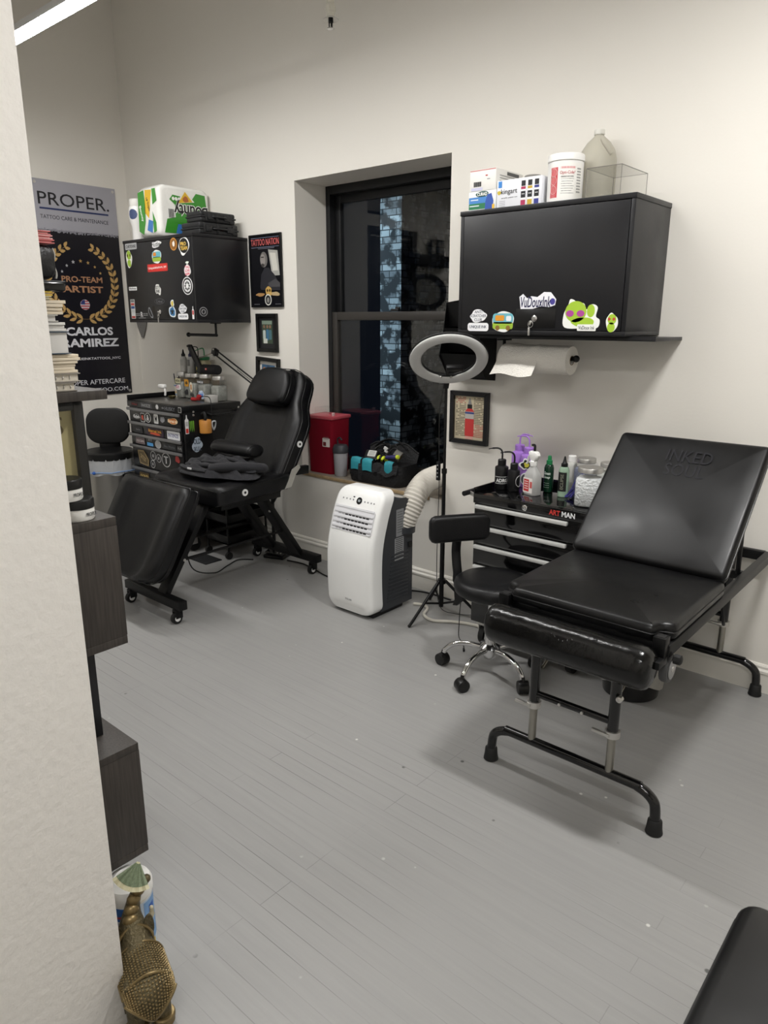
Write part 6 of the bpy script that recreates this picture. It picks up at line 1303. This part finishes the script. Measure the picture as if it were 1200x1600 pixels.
# ------------------------------------------------------------------ window ledge
ZW = WZ0 + .0065
t = thing('sharps_container', 'large translucent red sharps container on the window ledge behind the chair', 'sharps container', (2.005, .135, ZW), RAD(4))
RD = M('red_sharps_plastic', '851a29', .3, var=.08, trans=.12, ior=1.1)
obj('bin_body', MB().rings([[V((u, v, z)) for u, v in rrect(.215 * k, .185 * k, .02, 4)] for z, k in ((0, .92), (.006, .94), (.345, 1.0), (.355, 1.02))]), RD, t, 50)
obj('lid', MB().box((0, 0, .367), (.225, .195, .022), .006), M('pink_red_lid', 'b9505a', .3), t)
obj('clear_hinged_cover', MB().box((-.035, .02, .400), (.11, .11, .045), .004), CLEAR, t)
obj('lid_tab', MB().box((.085, -.05, .388), (.012, .02, .022), .003), flat('C9A9A8'), t)
Fs = frame((0, -.0945, 0), (1, 0, 0), (0, .02, 1)); s = decal(rrect(.062, .13, .003), Fs, (.055, .245), flat('DCD6D0'), t, 'warning_label', .0003, .0006); decal(rrect(.026, .026, .002), Fs, (.042, .198), flat('6a2a2c'), s, 'print', .001, .0004); decal(rrect(.045, .016, .002), Fs, (.055, .296), flat('8d8580'), s, 'print', .001, .0004)
for k in range(6): decal(rrect(.046, .003, .001), Fs, (.055, .28 - k * .010), flat('8a837c'), s, 'print', .001, .0004)
t = thing('shaker_bottle', 'clear grey shaker bottle with dark lid beside the red container', 'bottle', (2.17, .075, ZW))
obj('bottle_body', MB().lathe((0, 0, 0), [(.036, 0), (.040, .005), (.047, .150), (.047, .155)], 34), M('smoky_clear_plastic', 'c2c2c6', .25, trans=.35, ior=1.1), t)
obj('lid', MB().lathe((0, 0, .152), [(.050, 0), (.051, .003), (.050, .03), (.042, .05), (.02, .054), (.004, .054)], 30), flat('3c3e42'), t)
obj('carry_loop', MB().tube(spline([(-.02, 0, .20), (-.026, 0, .235), (-.005, 0, .247), (.012, 0, .232)], 6), .005, 8), flat('2a2b2e'), t)
# tool bag
tg = (2.495, .125, ZW)
t = thing('tool_bag', 'black and teal open tool bag crammed with cables on the window ledge', 'tool bag', tg, RAD(3))
NYL = M('black_bag_nylon', '151517', .65, bump=.5, bscale=90); TEA = M('teal_bag_nylon', '2f8f9c', .6, bump=.3, bscale=60)
def bagring(z, k, sag=0.):
    P = rrect(.42 * k, .225 * k, .05, 7)
    return [V((u * (1 + .02 * sin(9 * v + 30 * z)), v * (1 + .05 * sin(14 * u + 20 * z)), z + sag * (.5 - .5 * cos(4 * pi * (u / .42 + .5))))) for u, v in P]
obj('bag_body', MB().rings([bagring(0, .93), bagring(.008, .97), bagring(.05, 1.01), bagring(.09, 1.0), bagring(.128, .97, -.012)], cap=True), NYL, t, 60)
for x, w_ in ((-.135, .075), (-.045, .075), (.12, .06)):
    obj('teal_panel', MB().grid(6, 5, lambda a, b: V((x - w_ / 2 + w_ * a, -.113 + .05 * max(0, b - .55) - .004 * sin(pi * a), .078 + .075 * min(b, .7) / .7 + .006 * sin(pi * a)))), TEA, t, 60, label='teal fabric panel')
for x in (-.09, .06): obj('webbing_strap', MB().tube(spline([(x, -.116, .015), (x, -.119, .08), (x, -.114, .122)], 6), .016, 8, flat=.18), NYL, t)
obj('rear_flap', MB().grid(18, 8, lambda a, b: V((-.19 + .38 * a, .075 + .03 * b + .008 * sin(9 * a), .11 + (.085 + .03 * sin(pi * a) + .015 * sin(11 * a)) * b))), NYL, t, 70)
obj('flap_edge', MB().tube([V((-.19 + .38 * i / 18, .105 + .008 * sin(9 * i / 18), .195 + .03 * sin(pi * i / 18) + .015 * sin(11 * i / 18))) for i in range(19)], .006, 8), NYL, t)
obj('carry_handle', MB().tube(spline([(-.16, .095, .12), (-.13, .092, .20), (-.04, .088, .25), (.05, .088, .245), (.11, .09, .20)], 8), .009, 8, flat=.6), NYL, t)
obj('front_flap', MB().grid(12, 6, lambda a, b: V((-.0 + .19 * a, -.105 - .02 * b, .13 - .055 * b + .012 * sin(8 * a)))), NYL, t, 70)
# contents of the bag
def inbag(p): return V(tg) + V(p)
ad = thing('power_adapter', 'black power adapter with white label on top of the tool bag', 'power adapter', inbag((-.06, -.045, .165)), RAD(12))
Ra = Matrix.Rotation(RAD(48), 3, 'X'); obj('adapter_body', MB().box((0, 0, 0), (.085, .065, .035), .006, Ra), BLKPL, ad)
na = Ra @ V((0, 0, 1)); Fa = frame(na * .0178, (1, 0, 0), Ra @ V((0, 1, 0))); s = decal(rrect(.055, .042, .003), Fa, (.008, .004), flat('C4C4BE'), ad, 'rating_label', .0002, .0006)
for k in range(4): decal(rrect(.042, .003, .001), Fa, (.008, .016 - k * .008), flat('6a6a66'), s, 'print', .001, .0004)
t = thing('cable_coil', 'coil of black cable looped over the tool bag', 'cable', inbag((0, 0, 0)))
for i, (cx_, cy_, cz_, r_, tl_) in enumerate(((-.07, .042, .180, .055, .5), (-.05, .045, .195, .055, .8), (.035, .035, .190, .044, 1.0), (.04, .032, .178, .040, .7), (-.128, .033, .165, .038, .3))):
    Rm_ = Matrix.Rotation(tl_, 3, 'X') @ Matrix.Rotation(i * .5, 3, 'Z')
    obj('loop', MB().tube([V((cx_, cy_, cz_)) + Rm_ @ V((r_ * cos(2 * pi * k / 28), r_ * .7 * sin(2 * pi * k / 28), .004 * sin(3 * 2 * pi * k / 28))) for k in range(28)], .0045, 7, True), RUB, t)
obj('white_plug', MB().box((.0, .02, .205), (.03, .014, .02), .003, Matrix.Rotation(.4, 3, 'Y')).box((.004, .018, .188), (.026, .014, .012), .003, Matrix.Rotation(.4, 3, 'Y')), flat('D4D4D2'), t, label='pale plug')
t = thing('tape_roll', 'grey roll of tape among the tools at the right of the bag', 'tape', inbag((.115, -.005, .176)), RAD(-10))
at = V((-.75, -.45, .45)).normalized(); obj('roll', MB().lathe((0, 0, 0), [(.020, -.022), (.034, -.022), (.034, .022), (.020, .022)], 30, at), M('grey_tape', '77756f', .5), t); obj('core', MB().lathe((0, 0, 0), [(.016, -.0225), (.020, -.0225), (.020, .0225), (.016, .0225)], 24, at), M('cardboard', '8a7254', .8), t)
t = thing('work_glove', 'neon yellow and black work glove sticking out of the tool bag', 'glove', inbag((.035, -.06, .14)))
NEO = M('neon_yellow_fabric', 'c9d832', .6)
for k, (dx, dz) in enumerate(((-.03, 0), (-.012, .012), (.006, .016), (.022, .010))): obj('finger', MB().tube(spline([(dx, .02, .0), (dx + .004, -.01, .02 + dz), (dx + .008, -.035, .008 + dz)], 5), [.010] * 6 + [.009] * 3 + [.005] * 2, 8), NEO if k % 2 else BLKPL, t)
t = thing('screwdriver', 'purple handled screwdriver with yellow tip lying in the tool bag', 'screwdriver', inbag((.135, -.068, .172)))
obj('handle', MB().lathe((-.06, 0, .0), [(.006, 0), (.013, .008), (.011, .03), (.014, .06), (.013, .085), (.008, .095)], 10, (1, -.1, .15)), M('purple_handle', '34305e', .35), t); obj('yellow_end', MB().lathe((.035, -.01, .0145), [(.013, 0), (.013, .012), (.008, .016)], 12, (1, -.1, .15)), NEO, t)
single('dark_strap_bundle', MB().tube(spline([(-.03, 0, .012), (.0, -.02, .03), (.03, -.01, .05), (.02, .02, .06), (-.01, .02, .04), (.01, .0, .015), (.035, .01, .012)], 8), .010, 8, flat=.7), M('dark_strap', '26221f', .7), 'dark strap bundled between the shaker bottle and the tool bag', 'strap', (2.222, .20, ZW))

# ------------------------------------------------------------------ floor things
t = thing('waste_bin', 'black waste bin with a clear liner under the folding table', 'bin', (4.335, -.365, 0))
obj('bin_body', MB().lathe((0, 0, 0), [(.110, 0), (.115, .004), (.140, .27), (.142, .272), (.136, .27), (.108, .01)], 40), BLKGLOSS, t)
obj('liner', MB().grid(50, 6, lambda a, b: V(((.148 - .0195 * b + .002 * sin(40 * a)) * cos(2 * pi * a), (.148 - .0195 * b + .002 * sin(40 * a)) * sin(2 * pi * a), .276 - (.205 + .03 * sin(6.28 * a * 2 + 1)) * b)), True), M('grey_clear_liner', 'a5a39d', .3, trans=.1, bump=.7, bscale=30), t, 80)
t = thing('foot_pedal', 'black square foot pedal on the floor under the treatment chair', 'foot pedal', (1.80, -.175, 0), RAD(20))
obj('pedal_base', MB().box2((-.075, -.055, 0), (.075, .055, .022), .004), BLKPL, t); obj('pedal_plate', MB().box((0, 0, .034), (.13, .10, .010), .003, Matrix.Rotation(.12, 3, 'Y')), BLKGLOSS, t)
for x in (.02, .045): obj('screw', MB().sphere((x, -.03, .037), .005), STEEL, t)
single('floor_mat', MB().box2((-.12, -.065, 0), (.10, .065, .006), .002), M('black_mat_rubber', '1d1e20', .7), 'flat black rubber mat on the floor below the treatment chair', 'mat', (1.48, -.53, 0))
WC = M('white_cord', 'c9c5ba', .5)
single('extension_cable', MB().tube(spline([(3.03, -.235, .009), (3.08, -.215, .009), (3.13, -.24, .009), (3.17, -.32, .009), (3.25, -.35, .009), (3.35, -.29, .009), (3.43, -.26, .009), (3.52, -.25, .009)], 10), .0085, 8), WC, 'thick white power cord looping past the ring light tripod', 'cord')
single('power_cable', MB().tube(spline([(1.92, -.19, .005), (2.05, -.17, .005), (2.2, -.20, .005), (2.36, -.235, .005), (2.6, -.22, .005), (2.8, -.13, .005), (2.95, -.05, .005), (3.15, -.045, .005)], 8), .0045, 7), RUB, 'black cord running along the floor from the pedal to the air conditioner', 'cord')
single('thin_usb_cable', MB().tube(spline([(3.50, -.40, .36), (3.47, -.41, .20), (3.455, -.40, .06), (3.47, -.42, .005), (3.53, -.47, .004), (3.57, -.52, .004)], 8), .0022, 6).cyl((3.565, -.515, .005), (3.58, -.535, .005), .005, n=8), RUB, 'thin black cord dangling beside the stool to the floor', 'cord')
single('looped_cable', MB().tube(spline([(1.70, -.80, .53), (1.69, -.81, .30), (1.70, -.78, .06), (1.76, -.66, .006), (1.71, -.52, .006), (1.67, -.40, .006), (1.74, -.33, .006)], 8), .004, 7), RUB, 'black cord hanging from the treatment chair seat to the floor', 'cord')

# ------------------------------------------------------------------ wipes tub and brass elephant at the near wall
t = thing('wipes_tub', 'round disinfecting wipes tub with white lid on the floor behind the brass elephant', 'wipes tub', (3.935, -2.490, 0), RAD(22))
obj('tub', MB().lathe((0, 0, 0), [(.048, 0), (.052, .004), (.052, .19), (.05, .193)], 36), flat('E2E0DA', .35), t)
obj('lid', MB().lathe((0, 0, .192), [(.052, 0), (.055, .002), (.055, .024), (.050, .034), (.034, .040), (.030, .037), (.024, .037), (.020, .042), (.004, .043)], 36), flat('E6E5E1', .3), t)
cf = lambda u, v, w=0.: V(((.0522 + w) * cos(u / .0522), (.0522 + w) * sin(u / .0522), v))
lb = obj('label', MB().grid(40, 1, lambda a, b: cf(-.16 + .30 * a, .02 + .165 * b, .0003)), flat('C9D6E4'), t)
obj('blue_band', MB().grid(16, 1, lambda a, b: cf(-.115 + .075 * a, .09 + .095 * b, .0008)), flat('2c63ae'), lb); text('CLOROX', cf, (-.078, .135), .026, flat('EDEDED'), lb, w=.07, lift=.0014, bold=.03)
obj('red_rule', MB().grid(16, 1, lambda a, b: cf(-.115 + .075 * a, .155 + .006 * b + .02 * abs(a - .5), .0012)), flat('B03a44'), lb); obj('red_rule', MB().grid(16, 1, lambda a, b: cf(-.115 + .075 * a, .105 + .005 * b - .02 * abs(a - .5), .0012)), flat('B03a44'), lb)
obj('blue_panel', MB().grid(10, 1, lambda a, b: cf(-.015 + .05 * a, .06 + .12 * b, .0008)), flat('7fa6d4'), lb); obj('blue_panel', MB().grid(6, 1, lambda a, b: cf(.0 + .02 * a, .13 + .035 * b, .0012)), flat('3a64b4'), lb); obj('lemon_print', MB().grid(8, 1, lambda a, b: cf(-.02 + .035 * a, .028 + .03 * b, .0012)), flat('D9B83a'), lb)
# elephant: faces away from the camera
eo = (4.088, -2.557, 0)
el = thing('brass_elephant_figurine', 'antique brass elephant figurine with raised trunk standing by the near wall', 'figurine', eo, RAD(162))
BRS = M('antique_brass', '5f563f', .4, .6, var=.45, vscale=35, bump=.5, bscale=160); BRS2 = M('bright_brass', '857350', .35, .7, var=.2, vscale=40)
# body and head as one skinned surface, x is forward
me = bpy.data.meshes.new('elephant_skin'); sv = [(-.045, 0, .105), (-.01, 0, .118), (.03, 0, .122), (.055, 0, .145), (.078, 0, .172), (.088, -.004, .195), (.094, -.012, .225), (.092, -.026, .255), (.085, -.040, .275), (.078, -.050, .287),
      (-.048, .028, .075), (-.052, .030, .035), (-.052, .030, .006), (-.048, -.028, .075), (-.052, -.030, .035), (-.052, -.030, .006), (.035, .028, .075), (.038, .028, .035), (.038, .028, .006), (.035, -.028, .075), (.038, -.028, .035), (.038, -.028, .006)]
ed = [(0, 1), (1, 2), (2, 3), (3, 4), (4, 5), (5, 6), (6, 7), (7, 8), (8, 9), (0, 10), (10, 11), (11, 12), (0, 13), (13, 14), (14, 15), (2, 16), (16, 17), (17, 18), (2, 19), (19, 20), (20, 21)]
rad = [.042, .050, .046, .036, .036, .022, .016, .013, .0115, .011] + [.026, .019, .020] * 2 + [.024, .018, .019] * 2
me.from_pydata([V(p) for p in sv], ed, []); so_ = bpy.data.objects.new('elephant_skin', me); COL.objects.link(so_)
md = so_.modifiers.new('skin', 'SKIN'); md.use_smooth_shade = True
for i, v in enumerate(me.skin_vertices[0].data): v.radius = (rad[i], rad[i]); v.use_root = (i == 1)
sd = so_.modifiers.new('sub', 'SUBSURF'); sd.levels = 2; sd.render_levels = 2
dg = bpy.context.evaluated_depsgraph_get(); m2 = bpy.data.meshes.new_from_object(so_.evaluated_get(dg)); bpy.data.objects.remove(so_)
m2.name = 'elephant_body'; m2.materials.clear(); m2.materials.append(BRS)
for p in m2.polygons: p.use_smooth = True
eb = link(bpy.data.objects.new('elephant_body', m2), el)
def shellp(a, b, r=1.06): # saddle cloth wrapped over the back
    th = RAD(-75 + 150 * a); x = -.070 + .095 * b
    return V((x, .052 * r * sin(th), .108 + .053 * r * cos(th)))
sc_ = obj('saddle_cloth', MB().grid(22, 14, lambda a, b: shellp(a, b)), BRS, eb, 60)
q = MB()
for i in range(1, 21):
    for j in range(1, 13):
        p = shellp(i / 21, j / 13, 1.075); q.box(p, (.0042, .0042, .0042), .001, seg=1)
st_ = obj('stud_pattern', q, BRS2, sc_)
for b in (0, 1): obj('cloth_border', MB().tube([shellp(a / 20, b, 1.08) for a in range(21)], .0035, 6), BRS2, sc_)
for a in (0, 1): obj('cloth_border', MB().tube([shellp(a, b / 10, 1.08) for b in range(11)], .0035, 6), BRS2, sc_)
for s_ in (-1, 1):
    obj('ear', MB().rings([[V((.058 + .004 * math.cos(k * .4) + dx, s_ * (.022 + .026 * (cos(2 * pi * k / 18) * .5 + .5)), .165 + .034 * sin(2 * pi * k / 18))) for k in range(18)] for dx in (0, .005)]), BRS, eb, 50)
    obj('tusk', MB().tube(spline([(.078, s_ * .022, .165), (.088, s_ * .040, .158), (.092, s_ * .050, .170), (.090, s_ * .050, .192)], 5), [.008] * 6 + [.007] * 5 + [.005] * 4 + [.002], 8), M('ivory_metal', 'c9bfa4', .3, .4), eb, label='pale tusk')
for k, (x, y) in enumerate(((-.052, .030), (-.052, -.030), (.038, .028), (.038, -.028))):
    obj('ankle_ring', MB().lathe((x, y, .018), [(.023, -.007), (.0255, -.004), (.0255, .004), (.023, .007)], 22), BRS2, eb); obj('foot', MB().lathe((x, y, 0), [(.022, 0), (.024, .003), (.022, .011), (.02, .013)], 20), BRS2, eb)
def rump(a, b, r=1.0):
    s_ = 2 * a - 1; ph = RAD(12 + (118 * (1 - .75 * abs(s_))) * b); th = RAD(78) * s_
    return V((-.050 - .058 * r * sin(ph), .056 * r * sin(th) * (.55 + .45 * cos(ph * .6)), .104 + .060 * r * cos(ph) * (.35 + .65 * cos(th))))
rd_ = obj('rear_cloth', MB().grid(22, 14, lambda a, b: rump(a, b)), BRS, eb, 60)
q = MB()
for i in range(1, 20):
    for j in range(1, 13): q.box(rump(i / 20, j / 13, 1.02), (.0045, .0045, .0045), .001, seg=1)
obj('stud_pattern', q, BRS2, rd_)
obj('cloth_border', MB().tube([rump(a / 24, 1, 1.03) for a in range(25)], .0035, 6), BRS2, rd_)
obj('bead_collar', MB().tube([V((.046 + .010 * cos(2 * pi * i / 24), .040 * sin(2 * pi * i / 24), .143 + .044 * cos(2 * pi * i / 24))) for i in range(24)], [.0045 if i % 2 else .003 for i in range(24)], 7, True), BRS2, eb)
for k in range(4): 
    P = [(.080, 0, .190), (.090, -.006, .208), (.095, -.014, .230), (.093, -.026, .252)][k]
    obj('trunk_scale', MB().sphere(V(P) + V((-.008, .002, .002)), (.015 - .0012 * k, .019 - .0012 * k, .015), None, 14, 8), BRS2, eb)
obj('tail', MB().tube(spline([(-.088, .0, .115), (-.100, .004, .09), (-.098, .008, .06)], 5), .004, 7), BRS, eb)
# folded dollar bill fan tucked in the trunk
do = (4.022, -2.502, .338)
t = thing('folded_banknote', 'green banknote folded into a fan tucked in the elephant trunk', 'banknote', do)
vd_ = (V((5.3664, -3.1885, 1.55)) - V(do)).normalized(); rr0 = V((0, 0, 1)).cross(vd_).normalized(); uu0 = vd_.cross(rr0)
q = MB(); q2 = MB()
AP = V((.010, 0, 0)) ; n = 12
def fanp(i, r): 
    a = RAD(-158 + 82 * i / n); z = .0035 * (1 if i % 2 else -1) * r / .06
    return rr0 * (r * cos(a)) + uu0 * (r * sin(a)) + vd_ * (z + .012)
def strip(q, ra, rb, off):
    fr_ = []
    for i in range(n + 1): fr_.append((fanp(i, ra) + vd_ * off, fanp(i, rb) + vd_ * off))
    for i in range(n):
        a, b = fr_[i], fr_[i + 1]; vs = [q.bm.verts.new(p) for p in (a[0], b[0], b[1], a[1])]; q.bm.faces.new(vs)
    return q
obj('bill_paper', strip(MB(), .004, .066, 0), M('banknote_margin', 'cdc7a8', .7), t, 20)
obj('green_engraving', strip(MB(), .008, .056, .0008), M('banknote_green', '77836a', .7, var=.5, vscale=220), t, 20)
